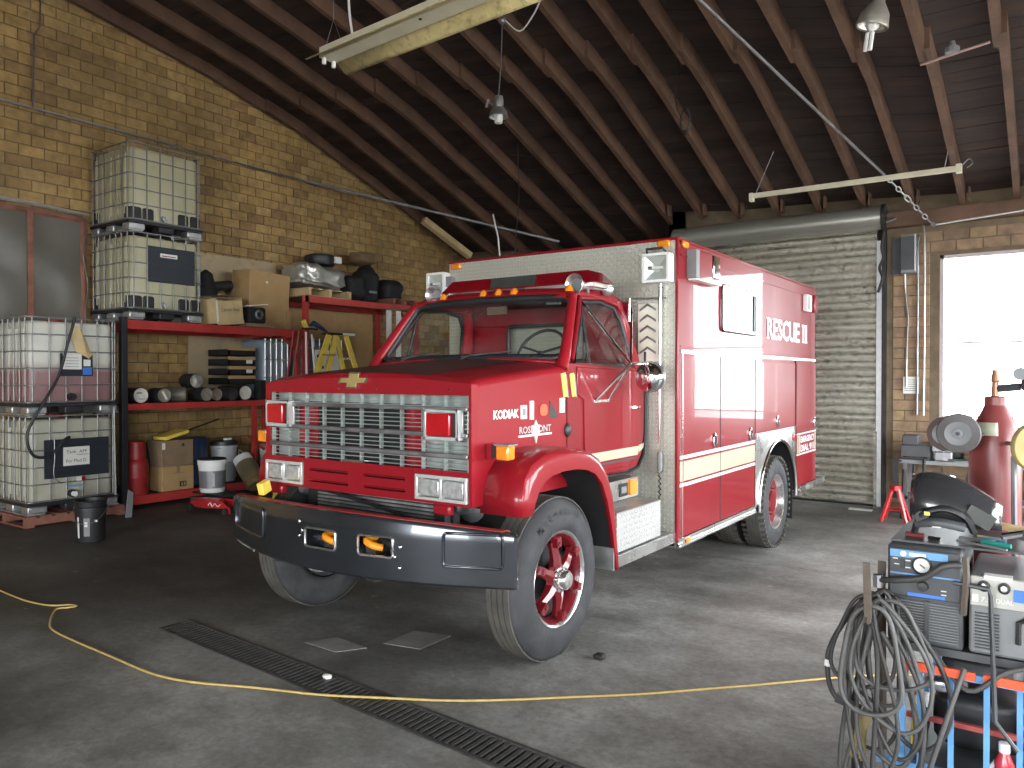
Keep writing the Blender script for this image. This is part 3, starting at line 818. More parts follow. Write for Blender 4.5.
for (a, c) in ((-4.135, -3.76), (-3.615, -3.255)):
    for z0 in (1.106, 1.032): b.add([(a, YN + 0.002, z0 + 0.018), (c, YN + 0.002, z0 + 0.018), (c, YN - 0.008, z0 + 0.012), (a, YN - 0.008, z0 + 0.012)], [(0, 1, 2, 3)])
b.obj('louvre_lip', RED, nose, solid=0.003)
MB().box(lx0, YN + 0.055, 1.0, lx1, YN + 0.06, 1.16).obj('louvre_backing', BLACKM, nose)
for x in (-4.4, -4.15, -3.85, -3.5, -3.15, -2.9):
    MB().sphere((x, YN, 1.667), 0.007, 6, 4).obj('rivet', CHROME, nose)
MB().sphere((-4.2, YN, 1.172), 0.007, 6, 4).obj('rivet', CHROME, nose); MB().sphere((-3.185, YN, 1.172), 0.007, 6, 4).obj('rivet', CHROME, nose)
# ---- grille: backing, uprights, slats, three heavy bars
b = MB().box(GX0, YN + 0.075, 1.188, -4.325, YN + 0.085, 1.636).box(-3.145, YN + 0.075, 1.188, GX1, YN + 0.085, 1.636).box(-4.325, YN + 0.075, 1.575, -3.145, YN + 0.085, 1.636)
gr = b.obj('grille', SILVER, T)
for a, c in ((-4.325, -4.135), (-3.31, -3.145)): MB().box(a, YN + 0.07, 1.188, c, YN + 0.09, 1.565).obj('red_upright', RED, gr)
MB().box(-4.135, YN + 0.088, 1.188, -3.31, YN + 0.1, 1.57).obj('grille_void', BLACKM, gr)
sl = MB().box(GX0, YN + 0.012, -0.0024, GX1, YN + 0.030, 0.0024).mesh('grille_slat', SILVER, OFF[T.name])
z = 1.204
while z < 1.63:
    o = bpy.data.objects.new('grille_slat', sl); COL.objects.link(o); o.parent = gr; o.location = (0, 0, z); z += 0.0262
for i in range(11):
    x = GX0 + 0.012 + i * (GX1 - GX0 - 0.024) / 10
    MB().box(x - 0.005, YN + 0.008, 1.188, x + 0.005, YN + 0.036, 1.636).obj('grille_rib', SILVER, gr)
for z, t in ((1.556, 0.012), (1.402, 0.014), (1.278, 0.014)):
    MB().box(GX0 + .005, YN - 0.012, z - t, GX1 - .005, YN + 0.02, z + t).obj('grille_bar', STEEL, gr, bev=0.006)
MB().box(-3.78, YN - 0.014, 1.192, -3.6, YN + 0.02, 1.208).obj('latch_plate', CHROME, gr)
for x0, x1, z0, z1 in ((-4.535, -4.325, 1.416, 1.566), (-3.052, -2.826, 1.388, 1.54)):
    b = MB()
    xa, xb, za, zb = x0 - .012, x1 + .022, z0 - .016, z1 + .014
    for q in ((xa, za, xb, za + .020), (xa, zb - .020, xb, zb), (xa, za, xa + .018, zb), (xb - .018, za, xb, zb)): b.box(q[0], YN - .045, q[1], q[2], YN + .012, q[3])
    b.box(xa, YN + .0, za, xb, YN + .01, zb)
    wl_ = b.obj('warning_light', BRIGHT, T, bev=.004)
    MB().prism(rrect(x0 + .012, z0 + .008, x1 - .032, z1 - .010, .012, 3), 'Y', YN - 0.055, YN).obj('lens', REDLENS, wl_, bev=0.006)
    MB().box(x1 - .030, YN - 0.03, z0 + .006, x1 + .002, YN + .002, z1 - .008).obj('lens_shadow_gap', BLACK, wl_)  # black block stands in for the shaded bezel interior beside the lens
for x0, x1 in ((-4.598, -4.206), (-3.168, -2.765)):
    b = MB()
    b.box(x0, YN - 0.012, 1.003, x1, YN + 0.03, 1.022); b.box(x0, YN - 0.012, 1.135, x1, YN + 0.03, 1.157)
    xm = (x0 + x1) / 2
    for a in (x0, xm - 0.01, x1 - 0.022): b.box(a, YN - 0.012, 1.02, a + 0.022, YN + 0.03, 1.14)
    hb = b.obj('headlight_bezel', BRIGHT, T, bev=0.004)
    for a, c in ((x0 + .03, xm - .016), (xm + .018, x1 - .03)):
        MB().prism(rrect(a, 1.03, c, 1.128, .012, 2), 'Y', YN - 0.008, YN + 0.02).obj('headlight', LENS, hb, bev=0.005)
    MB().box(x0 + .015, YN + 0.02, 1.015, x1 - .015, YN + 0.035, 1.145).obj('bezel_backing', STEEL, hb)
# ---- hood
def hood_sec(y, zs, zt, w, r=0.05):
    half = [(w, 0.985), (w, 1.3), (w, zs - r), (w - 0.006, zs - r * .45), (w - r * .4, zs - 0.008), (w - r * 1.1, zs + 0.004), (w * .62, (zs + zt) / 2 + .008), (w * .3, zt - .004), (0, zt)]
    return [(TX + a, y, c) for a, c in half] + [(TX - a, y, c) for a, c in reversed(half[:-1])]
secs = [hood_sec(3.500, 1.690, 1.700, .934, .02), hood_sec(3.502, 1.700, 1.735, .933, .03), hood_sec(3.53, 1.715, 1.772, .932), hood_sec(3.60, 1.735, 1.785, .930), hood_sec(4.0, 1.772, 1.822, .930), hood_sec(4.3, 1.80, 1.85, .93), hood_sec(4.58, 1.825, 1.875, .93)]
hood = MB().grid(secs).obj('hood', RED, T, smooth=35)
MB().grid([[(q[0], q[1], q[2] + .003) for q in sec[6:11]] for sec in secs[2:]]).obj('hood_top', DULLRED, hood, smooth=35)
MB().prism([(TX - .93, 1.69), (TX + .93, 1.69), (TX + .93, 1.702), (TX + .5, 1.735), (TX, 1.737), (TX - .5, 1.735), (TX - .93, 1.702)], 'Y', YN - 0.001, YN + 0.02).obj('nose_panel', RED, hood)
# bow-tie shaped badge with a silver rim
def bow(cx, cz, w, h, s, sk_=0.03):
    pts = [(-1, .35), (-.35, .35), (-.35, 1), (.45, 1), (.45, .35), (1.1, .35), (1, -.35), (.35, -.35), (.35, -1), (-.45, -1), (-.45, -.35), (-1.1, -.35)]
    return [(cx + a * w / 2 * s + sk_ * c * .3, cz + c * h / 2 * s) for a, c in pts]
bd = MB().prism(bow(-3.70, 1.722, 0.25, 0.105, 1.0), 'Y', YN - 0.014, YN + 0.004).obj('badge', CHROME, hood)
MB().prism(bow(-3.70, 1.722, 0.25, 0.105, 0.82), 'Y', YN - 0.018, YN - 0.010).obj('badge_inlay', GOLD, bd)
XS = TX + 0.931
text('KODIAK', WHITE, T, (XS, 3.714, 1.490), (0, 1, 0.0), (0, 0, 1), 0.052, 0.27, bold=0.03)
MB().box(XS - .002, 4.005, 1.478, XS + .006, 4.07, 1.565).obj('side_badge', WHITE, T)
MB().box(XS - .002, 4.02, 1.50, XS + .008, 4.055, 1.545).obj('badge_mark', GREYM, T)
b = MB().box(XS - .002, 4.13, 1.472, XS + .010, 4.33, 1.585); sb = b.obj('side_reflection_decal', RED, T)  # mostly a reflection in the glossy side, built as a solid decal
MB().box(XS, 4.105, 1.47, XS + .013, 4.14, 1.59).obj('reflection_bar', WHITE, sb)
MB().prism(rrect(4.21, 1.49, 4.30, 1.565, .03, 4), 'X', XS + .008, XS + .016).obj('reflection_disc', ORANGERED, sb)
MB().prism([(4.33, 1.472), (4.45, 1.472), (4.40, 1.53), (4.34, 1.585)], 'X', XS - .002, XS + .009).obj('reflection_tail', BLACK, sb)
MB().box(XS - .004, 4.475, 1.50, XS + .006, 4.535, 1.60).obj('paper_sticker', WHITE, T)
text('ROSEMONT', M_('silver_letter', (0.42, 0.42, 0.42), .4), T, (XS, 3.99, 1.385), (0, 1, 0.0), (0, 0, 1), 0.043, 0.375, bold=0.02)
MB().box(XS - .002, 3.98, 1.362, XS + .005, 4.37, 1.374).obj('letter_underline', WHITE, T)
star = []
for i in range(12):
    a = PI / 2 + i * PI / 6
    r = 0.064 if i % 2 == 0 else 0.036
    if i == 6: r = 0.085
    star.append((4.175 + r * 0.8 * math.cos(a), 1.40 + r * math.sin(a)))
MB().prism(star, 'X', XS - .002, XS + .010).obj('fire_crest', PAPER, T)
MB().sphere((XS, 4.58, 1.375), 0.045, 10, 6, (.5, 1, 1.1)).obj('fuel_cap', BLACK, T, smooth=60)
# turn signal standing on the fender
b = MB().box(-2.655, 3.62, 1.258, -2.565, 3.70, 1.345)
ts = b.obj('turn_signal', AMBER, T, bev=0.012)
MB().box(-2.70, 3.65, 1.27, -2.655, 3.70, 1.335).obj('signal_bracket', BLACK, ts); MB().box(-2.735, 3.64, 1.26, -2.70, 3.70, 1.35).obj('signal_foot', RED, ts)
MB().box(-2.66, 3.615, 1.343, -2.555, 3.71, 1.352).obj('signal_cap', GREYM, ts)
MB().prism([(a + 0, c) for a, c in rrect(-4.86, 1.26, -4.76, 1.345, .01, 2)], 'Y', 3.62, 3.72).obj('turn_signal', AMBER, T, bev=0.012)
# ---- fenders
TOP = [(3.615, .938), (3.625, 1.05), (3.66, 1.16), (3.73, 1.235), (3.86, 1.285), (4.05, 1.300), (4.25, 1.292), (4.42, 1.262), (4.56, 1.20), (4.67, 1.09), (4.745, .93), (4.785, .75), (4.81, .55), (4.825, .405)]
OPN = [(3.726, .938), (3.755, 1.01), (3.795, 1.065), (3.85, 1.112), (3.94, 1.143), (4.07, 1.157), (4.22, 1.155), (4.36, 1.138), (4.47, 1.10), (4.56, 1.03), (4.64, .90), (4.70, .74), (4.745, .56), (4.785, .405)]
for sg, wx in ((1, -2.46), (-1, -4.88)):
    X = lambda d: wx - sg * d
    rws = []
    for d, t in ((0.30, 0.0), (0.07, 0.03), (0.022, 0.10), (0.004, 0.26), (0.0, 0.45), (0.0, 0.95), (0.025, 1.0)):
        rws.append([(X(d), a[0] + (c[0] - a[0]) * t, a[1] + (c[1] - a[1]) * t) for a, c in zip(TOP, OPN)])
    # front face: pull the inner part forward and down
    fd = MB().grid(rws).obj('fender', RED, T, smooth=40, solid=0.008)
    b = MB().grid([[(X(d), q[0], q[1]) for q in OPN] for d in (0.02, 0.75)])
    b.obj('wheel_well', BLACKM, fd, smooth=40)
    fl = [[(X(d), 4.79, z) for d in (0.02, .34)] for z in (.46, .62)]
    MB().box(min(X(0.005), X(0.30)), 4.74, 0.405, max(X(0.005), X(0.30)), 4.755, 0.56).obj('mud_flap', GALV, fd)
# ---- cab
CX0, CX1 = mir(-2.74), -2.74
CAB = [(4.56, 1.02), (5.50, 1.0), (5.68, 1.03), (5.77, 1.12), (5.81, 1.28), (5.82, 1.5), (5.82, 1.81), (4.56, 1.845)]
b = MB()
b.prism(CAB, 'X', CX1 - 0.05, CX1); b.prism(CAB, 'X', CX0, CX0 + 0.05)
b.box(CX0 + .05, 4.56, 1.02, CX1 - .05, 5.80, 1.10)
b.box(CX0 + .05, 4.56, 1.02, CX1 - .05, 4.60, 1.84)
# back wall with window opening
RWX0, RWX1, RWZ0, RWZ1 = -4.07, -3.27, 1.88, 2.20
for q in ((CX0 + .05, 1.02, CX1 - .05, RWZ0), (CX0 + .05, RWZ1, CX1 - .12, 2.36), (CX0 + .05, RWZ0, RWX0, RWZ1), (RWX1, RWZ0, CX1 - .08, RWZ1)): b.box(q[0], 5.76, q[1], q[2], 5.80, q[3])
cab = b.obj('cab_shell', RED_SIDE, T, bev=0.008)
HW = 0.775   # half width of the roof
def roof_sec(y, z, w):
    h = [(w, z - .06), (w - .012, z - .028), (w - .05, z - .006), (w * .5, z + .012), (0, z + .016)]
    return [(TX + a, y, c) for a, c in h] + [(TX - a, y, c) for a, c in reversed(h[:-1])]
b = MB().grid([roof_sec(4.90, 2.335, .755), roof_sec(4.925, 2.375, .76), roof_sec(4.99, 2.402, HW), roof_sec(5.3, 2.418, HW + .01), roof_sec(5.65, 2.405, HW), roof_sec(5.80, 2.36, HW - .01)])
roof = b.obj('cab_roof', RED, cab, smooth=50, solid=0.03)
for sg in (-1, 1):
    P = lambda a, y, z: (TX + sg * a, y, z)
    b = MB()
    b.tube([P(.905, 4.54, 1.80), P(.90, 4.60, 1.90), P(.80, 4.86, 2.26), P(.765, 4.93, 2.35)], [.05, .042, .036, .036], 8)
    b.tube([P(.88, 5.70, 1.80), P(.84, 5.69, 2.0), P(.795, 5.66, 2.22), P(.765, 5.6, 2.35)], [.075, .06, .05, .05], 8)
    b.tube([P(.76, 4.93, 2.355), P(.775, 5.25, 2.365), P(.765, 5.65, 2.35)], .03, 8)
    b.obj('window_pillar', RED, cab, smooth=60)
# cowl, windshield
MB().grid([[(TX + a, 4.555, 1.835 + .04 * (1 - (a / .93) ** 2)) for a in (-.93, -.6, -.3, 0, .3, .6, .93)], [(TX + a, 4.64, 1.86 + .04 * (1 - (a / .93) ** 2)) for a in (-.92, -.6, -.3, 0, .3, .6, .92)]]).obj('cowl', RED, cab, smooth=40, solid=0.02)
cv = MB()
for i in range(24):
    x = TX - .78 + i * .062
    cv.box(x, 4.565, 1.872 + .02 * (1 - ((x - TX) / .93) ** 2) , x + .04, 4.60, 1.886 + .02 * (1 - ((x - TX) / .93) ** 2))
cv.obj('cowl_vents', BLACK, cab, kind='stuff')
def ws(u, v):   # u -1..1, v 0..1
    w = .885 + (.755 - .885) * v
    y = 4.572 + .30 * v + .03 * u * u * 2
    return (TX + u * w, y, 1.885 + (2.345 - 1.885) * v - .012 * u * u)
gl = MB().grid([[ws(u / 4, v / 3) for u in range(-4, 5)] for v in range(4)]).obj('windshield', CABGLASS, cab, smooth=60)
per = [ws(u, 0) for u in (-.9, -.5, 0, .5, .9)] + [ws(.985, .04), ws(1, .12), ws(1, .5), ws(1, .88), ws(.985, .96)] + [ws(u, 1) for u in (.92, .5, 0, -.5, -.92)] + [ws(-.985, .96), ws(-1, .88), ws(-1, .5), ws(-1, .12), ws(-.985, .04)]
MB().tube(per, 0.030, 8, closed=True).obj('windshield_gasket', BLACK, gl, smooth=60)
for sx, dx in ((-.70, .34), (.02, .40)):
    p0 = ws(sx, -.02); p1 = ws(sx + dx, .06)
    wp = MB().tube([(p0[0], p0[1] - .03, p0[2]), (p0[0] + .1, p0[1] - .04, p0[2] + .03), (p1[0], p1[1] - .035, p1[2] + .01)], .006, 6)
    wp.tube([(p0[0] + .02, p0[1] - .045, p0[2] + .02), (p1[0] + .1, p1[1] - .035, p1[2] + .02)], .005, 5)
    wp.obj('wiper', STEEL, cab)
# interior
MB().box(CX0 + .06, 4.66, 1.55, CX1 - .06, 4.98, 1.82).obj('dashboard', BLACK, cab, bev=.03)
MB().box(CX0 + .08, 5.35, 1.25, CX1 - .08, 5.72, 1.85).obj('seat_back', BLACKM, cab, bev=.04)
MB().box(CX0 + .08, 5.05, 1.20, CX1 - .08, 5.5, 1.42).obj('seat_cushion', BLACKM, cab, bev=.04)
sw = MB()
C0 = Vector((-3.24, 5.02, 1.93)); A = Vector((1, 0, 0)); B_ = Vector((0, .50, .86))
sw.tube([C0 + A * .21 * math.cos(2 * PI * i / 20) + B_ * .21 * math.sin(2 * PI * i / 20) for i in range(20)], .013, 7, closed=True)
for a in (0.3, PI - .3, -PI / 2): sw.tube([C0, C0 + A * .2 * math.cos(a) + B_ * .2 * math.sin(a)], .01, 6)
sw.cyl(tuple(C0), (-3.24, 4.85, 1.75), .025, n=8)
sw.obj('steering_wheel', BLACK, cab, smooth=60)
b = MB().tube([(-3.62, 5.05, 2.33), (-3.62, 4.98, 2.29)], .008, 6); b.obox((-3.62, 4.97, 2.27), (.20, .02, .06)); b.obj('rear_view_mirror', CHROME, cab)
MB().box(-3.18, 5.0, 2.30, -3.08, 5.06, 2.335).obj('sun_visor_clip', GREYM, cab)
MB().tube([(a, 5.755, c) for a, c in rrect(RWX0, RWZ0, RWX1, RWZ1, .04, 4)], .018, 7, closed=True).obj('rear_window_gasket', BLACK, cab, smooth=60)
MB().box(RWX0, 5.778, RWZ0, RWX1, 5.782, RWZ1).obj('rear_window', CABGLASS, cab)
# doors
for sg in (1, -1):
    P = lambda d, y, z: (TX + sg * d, y, z)
    def px(poly, d0, d1): return MB().prism(poly, 'X', TX + sg * d0, TX + sg * d1)
    DP = [(4.815, 1.045), (5.50, 1.035), (5.62, 1.07), (5.685, 1.16), (5.70, 1.3), (5.70, 1.79), (4.70, 1.815), (4.70, 1.62), (4.80, 1.58)]
    dr_ = px(DP, .926, .940).obj('cab_door', RED_SIDE, T, bev=.006)
    # cream band with a thin line over it
    px([(4.815, 1.115), (5.665, 1.115), (5.695, 1.185), (4.815, 1.185)], .938, .9425).obj('stripe', CREAM, dr_)
    px([(4.815, 1.085), (5.64, 1.085), (5.655, 1.10), (4.815, 1.10)], .938, .942).obj('thin_stripe', DGREY, dr_)
    px([(5.705, 1.13), (5.785, 1.16), (5.80, 1.20), (5.71, 1.19)], .930, .9345).obj('stripe_end', CREAM, dr_)
    # side window frame, quarter light, glass
    wz = lambda d: 0
    win = [(.912, 4.70, 1.83), (.905, 4.74, 1.93), (.835, 4.93, 2.19), (.79, 5.02, 2.305), (.785, 5.30, 2.325), (.79, 5.52, 2.295), (.815, 5.60, 2.19), (.88, 5.655, 1.90), (.912, 5.66, 1.82)]
    MB().tube([P(*q) for q in win], .017, 7, closed=True).obj('window_seal', BLACK, dr_, smooth=60)
    MB().tube([P(d + .012, y, z) for d, y, z in [(.905, 4.66, 1.86), (.83, 4.88, 2.20), (.785, 4.98, 2.335), (.78, 5.30, 2.36), (.785, 5.58, 2.325), (.82, 5.66, 2.20), (.89, 5.71, 1.86)]], .02, 7).obj('door_frame', RED_SIDE, dr_, smooth=60)
    MB().add([P(*q) for q in win], [tuple(range(len(win)))]).obj('window_glass', CABGLASS, dr_)
    MB().tube([P(.91, 4.93, 1.825), P(.80, 4.985, 2.30)], .013, 6).obj('quarter_light_bar', BLACK, dr_)
    MB().tube([P(.935, 5.58, 1.50), P(.955, 5.60, 1.50), P(.955, 5.66, 1.50)], .014, 6).obj('door_handle', CHROME, dr_)
MB().tube([(XS + .0, y, z) for y, z in ((5.832, 1.95), (5.835, 1.5), (5.83, 1.28), (5.79, 1.11), (5.69, 1.015), (5.5, .985), (4.9, 1.0))], .014, 6).obj('cab_edge_seal', BLACK, cab, smooth=60)
# slanting yellow numerals at the cowl
for dy in (0, .115):
    y0 = 4.49 + dy
    MB().prism([(y0, 1.765), (y0 + .055, 1.775), (y0 + .085, 1.61), (y0 + .035, 1.605)], 'X', XS, XS + .006).obj('numeral_one', YELLOW, T)
    MB().prism([(y0 + .056, 1.765), (y0 + .075, 1.765), (y0 + .105, 1.60), (y0 + .086, 1.60)], 'X', XS, XS + .004).obj('numeral_shadow', GREYM, T)
# ---- roof equipment of the cab
for i, x in enumerate((-4.14, -3.725, -3.575, -3.425, -2.93)):
    ml = MB().lathe([(.036, 0), (.034, .02), (.022, .045), (0.0, .055)], (x, 4.925, 2.374 + .012 * (1 - abs(x - TX))), 'Z', 10, caps=False).obj('cab_marker', AMBER, T, smooth=60)
b = MB()
LB0, LB1 = -4.25, -2.745
def lb(x0, x1, c0, c1):
    q = MB()
    # tapered lens block: front is at y=5.02
    pr = [(5.02, 2.45), (5.05, 2.545), (5.27, 2.545), (5.30, 2.45)]
    q.add([(x0 + c0 * (z - 2.45) / .095, y, z) for y, z in pr] + [(x1 - c1 * (z - 2.45) / .095, y, z) for y, z in pr], [(3, 2, 1, 0), (4, 5, 6, 7), (0, 1, 5, 4), (1, 2, 6, 5), (2, 3, 7, 6), (3, 0, 4, 7)])
    return q
lbar = MB().box(LB0 + .05, 5.03, 2.42, LB1 - .05, 5.29, 2.452).obj('light_bar', ALU, T, bev=.006)
lb(LB0, -3.74, .10, 0).obj('light_bar_lens', DEEPRED, lbar); lb(-3.738, -3.30, 0, 0).obj('light_bar_lens', DARKLENS, lbar); lb(-3.298, LB1, 0, .10).obj('light_bar_lens', DEEPRED, lbar)
MB().box(LB0 + .02, 5.015, 2.445, LB1 - .02, 5.305, 2.458).obj('lens_gasket', DEEPRED, lbar)
for x in (-4.0, -3.0): MB().box(x, 5.1, 2.395, x + .08, 5.22, 2.42).obj('light_bar_foot', STEEL, lbar)
for x in (-2.89, -4.26):
    c = (x, 4.93, 2.43)
    h = MB().lathe([(.078, -.01), (.082, 0), (.076, .008), (.05, .05), (.03, .11), (.022, .2), (.02, .36), (.028, .38), (.05, .40), (.05, .45), (0, .46)], (0, 0, 0), 'Y', 20, caps=False)
    h.xf(Matrix.Translation(c) @ Matrix.Rotation(-0.10 if x > -3.5 else 0.1, 4, 'Z'))
    hn = h.obj('air_horn', ALU, T, smooth=50)
    MB().lathe([(.05, .045), (0, .044)], c, 'Y', 16, caps=False).obj('horn_throat', GREYM, hn)
    MB().box(x - .015, 5.1, 2.38, x + .015, 5.13, 2.43).obj('horn_bracket', STEEL, hn)
# ---- box body
BX0, BY0, BY1, BZ0, BZ1 = mir(SX), 5.88, 10.33, 0.42, 2.865
prof = [(BY0, BZ0), (7.86, BZ0), (7.98, .55), (8.02, .75), (8.18, .92), (8.42, 1.02), (8.69, 1.05), (8.96, 1.02), (9.20, .92), (9.36, .75), (9.40, .55), (9.42, BZ0), (BY1, BZ0), (BY1, BZ1), (BY0, BZ1)]
body = MB().prism(prof, 'X', BX0, SX - 0.002).obj('box_body', RED_SIDE, T)
MB().box(BX0, BY0 - .014, .40, SX - 0.012, BY0 + 0.004, BZ1 - .012).obj('front_plate', PLATE_XZ, body)
MB().box(BX0 - .01, BY0 - .02, BZ1 - .014, SX + .012, BY1 + .01, BZ1 + .012).obj('roof_edge', RED_SIDE, body, bev=.008)
MB().box(SX - .012, BY0 - .022, .40, SX + .012, BY0 + .03, BZ1).obj('corner_post', RED_SIDE, body, bev=.006)
for z0, z1, o_ in ((1.935, 1.965, .010), (1.99, 2.00, .006), (2.735, 2.75, .007)):
    MB().box(SX - .004, BY0 + .06, z0, SX + o_, BY1, z1).obj('side_moulding', ALU if z0 < 1.95 else RED_SIDE, body)
for y in (BY0 + .085,): MB().box(SX - .003, y - .006, .42, SX + .014, y + .008, 1.94).obj('edge_moulding', ALU, body)
for yg in (6.845, 7.8575, 9.392):
    MB().box(SX - .003, yg - .009, .43, SX + .0135, yg + .009, 1.93).obj('door_gap', BLACKM, body)
# side panels, doors with handles and stripes
def door_panel(name, y0, y1, z0, z1, stripes=True, handle=None):
    d = MB().box(SX - .004, y0, z0, SX + .012, y1, z1).obj(name, RED_SIDE, T, bev=.004)
    if stripes:
        for a, c, mt in ((.885, 1.048, CREAM), (1.068, 1.096, WHITE), (.842, .868, WHITE)):
            MB().box(SX + .010, y0, a, SX + .0145, y1, c).obj('stripe', mt, d)
    if handle:
        hy, hz = handle
        h = MB().lathe([(.0, .0), (.05, .0), (.056, .008), (.05, .014), (.036, .014), (.034, .004), (0, .004)], (SX + .012, 0, 0), 'X', 16, caps=False)
        h.xf(Matrix.Translation((0, hy, hz)) @ Matrix.Diagonal((1, .85, 1.25, 1)))
        hh = h.obj('door_handle', CHROME, d, smooth=40)
        b2 = MB().obox((SX + .02, hy, hz), (.012, .022, .085), (0.25, 0, 0)); b2.obj('handle_lever', BLACK, d)
    return d
door_panel('box_door', BY0 + .10, 6.838, .43, 1.928, True, (6.69, 1.172))
door_panel('box_door', 6.852, 7.845, .43, 1.928, True, (7.70, 1.168))
door_panel('box_door', 7.87, 9.355, 1.165, 1.90, False, (8.63, 1.25))
door_panel('box_door', 9.43, BY1 - .012, .43, 1.90, False, (10.25, 1.165))
for z0, z1, mt in ((.80, .815, WHITE), (1.045, 1.06, WHITE)): MB().box(SX + .010, 9.43, z0, SX + .0145, BY1 - .012, z1).obj('stripe', mt, T)
MB().box(SX - .002, BY0 + .03, .885, SX + .013, BY0 + .078, 1.048).obj('stripe', CREAM, T); 
for a, c in ((1.068, 1.096), (.842, .868)): MB().box(SX - .002, BY0 + .03, a, SX + .013, BY0 + .078, c).obj('stripe', WHITE, T)
for yy0, yy1 in ((9.44, 9.475), (9.50, 9.57), (10.27, 10.318)): MB().box(SX + .010, yy0, .825, SX + .0145, yy1, 1.035).obj('stripe', CREAM, T)
text('EMERGENCY', WHITE, T, (SX + .012, 9.60, .945), (0, 1, 0), (0, 0, 1), .072, .64, bold=.02)
text('DIAL 911', WHITE, T, (SX + .012, 9.60, .835), (0, 1, 0), (0, 0, 1), .080, .64, bold=.02)
text('RESCUE', WHITE, T, (SX - .002, 8.283, 2.155), (0, 1, 0), (0, 0, 1), .222, 1.28, bold=.025, ext=.006)
for y in (9.72, 9.845):
    MB().box(SX - .002, y, 2.155, SX + .006, y + .055, 2.376).box(SX - .002, y - .022, 2.152, SX + .006, y + .077, 2.172).box(SX - .002, y - .028, 2.345, SX + .006, y, 2.372).obj('numeral', WHITE, T)
# serifs of the painted name
se = MB()
for y in (8.30, 8.50, 8.52, 8.70, 9.36, 9.50): 
    for z in (2.152, 2.362): se.box(SX - .002, y - .03, z, SX + .005, y + .05, z + .016)
se.obj('letter_serifs', WHITE, T)
# side window
wf = MB()
R1, R2 = rrect(6.885, 2.165, 7.91, 2.592, .05, 4), rrect(6.915, 2.195, 7.88, 2.562, .04, 4)
wf.grid([[(SX - .004, a, c) for a, c in R1 + R1[:1]], [(SX + .018, a, c) for a, c in R1 + R1[:1]], [(SX + .018, a, c) for a, c in R2 + R2[:1]], [(SX + .002, a, c) for a, c in R2 + R2[:1]]])
wf = wf.obj('box_window', ALU, T, smooth=30)
MB().add([(SX + .004, a, c) for a, c in R2], [tuple(range(len(R2)))]).obj('window_glass', M_('tinted_glass', (.02, .022, .025), .03, 0, .02, coat=1), wf)
MB().tube([(SX + .012, a, c) for a, c in rrect(6.885, 2.165, 7.91, 2.592, .05, 4)], .009, 6, closed=True).obj('window_gasket', BLACK, wf, smooth=60)
MB().box(SX + .004, 7.80, 2.20, SX + .014, 7.872, 2.556).obj('window_latch_bar', BLACK, wf)
# wheel surround of polished sheet
ring = [(7.87, .42), (7.975, .42)] + [(8.69 + .70 * math.cos(a), .40 + .635 * math.sin(a)) for a in [PI - i * PI / 14 for i in range(0, 15)]] + [(9.41, .42), (9.415, 1.155), (7.87, 1.155)]
MB().prism(ring, 'X', SX - .004, SX + .010).obj('wheel_surround', ALU, T)
MB().tube([(SX + .012, 8.69 + .70 * math.cos(a), .40 + .635 * math.sin(a)) for a in [PI + .1 - i * (PI + .2) / 24 for i in range(25)]], .022, 8).obj('wheel_arch_ring', CHROME, T, smooth=60)
MB().grid([[(SX + d, 8.69 + .69 * math.cos(a), .40 + .63 * math.sin(a)) for a in [PI - i * PI / 16 for i in range(17)]] for d in (0.0, -.8)]).obj('wheel_well', BLACKM, T, smooth=50)
MB().box(SX + .006, 9.25, 1.0, SX + .03, 9.34, 1.07).obj('side_marker', REDLENS, T, bev=.01)
MB().box(SX - .35, 9.36, .06, SX - .02, 9.375, .45).obj('mud_flap', BLACK, T)
# rub rail, rear step
for y0, y1 in ((BY0 - .01, 7.87), (9.41, 10.80)):
    rr2 = MB(); rr2.box(SX - .10, y0, .352, SX + .025, y1, .366); rr2.box(SX + .0, y0, .366, SX + .022, y1, .382); rr2.box(SX + .0, y0, .402, SX + .022, y1, .424); rr2.box(SX - .02, y0, .366, SX + .012, y1, .424)
    rr2.obj('rub_rail', ALU, T)
MB().box(BX0, BY1, .352, SX - .02, 10.80, .42).obj('rear_step', ALU, T)
MB().box(SX + .018, 6.02, .372, SX + .034, 6.10, .412).obj('side_marker', AMBER, T, bev=.006)
# front-of-box equipment
def lamp_box(name, x0, x1, z0, z1, y):
    b = MB()
    R1, R2 = rrect(x0, z0, x1, z1, .012, 2), rrect(x0 + .02, z0 + .02, x1 - .02, z1 - .02, .01, 2)
    b.grid([[(a, y + .10, c) for a, c in R1 + R1[:1]], [(a, y, c) for a, c in R1 + R1[:1]], [(a, y, c) for a, c in R2 + R2[:1]], [(a, y + .02, c) for a, c in R2 + R2[:1]]])
    o = b.obj(name, WHITE, T, smooth=30)
    cx, cz = (x0 + x1) / 2, (z0 + z1) / 2
    d = MB()
    d.grid([[(a, y + .018, c) for a, c in R2 + R2[:1]], [(cx + (a - cx) * .3, y + .035, cz + (c - cz) * .3) for a, c in R2 + R2[:1]]])
    d.add([(cx + (a - cx) * .3, y + .035, cz + (c - cz) * .3) for a, c in R2], [tuple(range(len(R2)))])
    d.obj('reflector', M_('lamp_reflector', (.60, .66, .62), .25, .4, .05), o)
    MB().cyl((cx - .05, y + .012, cz), (cx + .06, y + .012, cz), .011, n=8).obj('lamp_tube', WHITE, o)
    MB().cyl((cx - .065, y + .012, cz), (cx - .03, y + .012, cz), .014, n=8).obj('lamp_cap', STEEL, o)
    return o
lamp_box('flood_light', -2.735, -2.50, 2.508, 2.742, BY0 - .13)
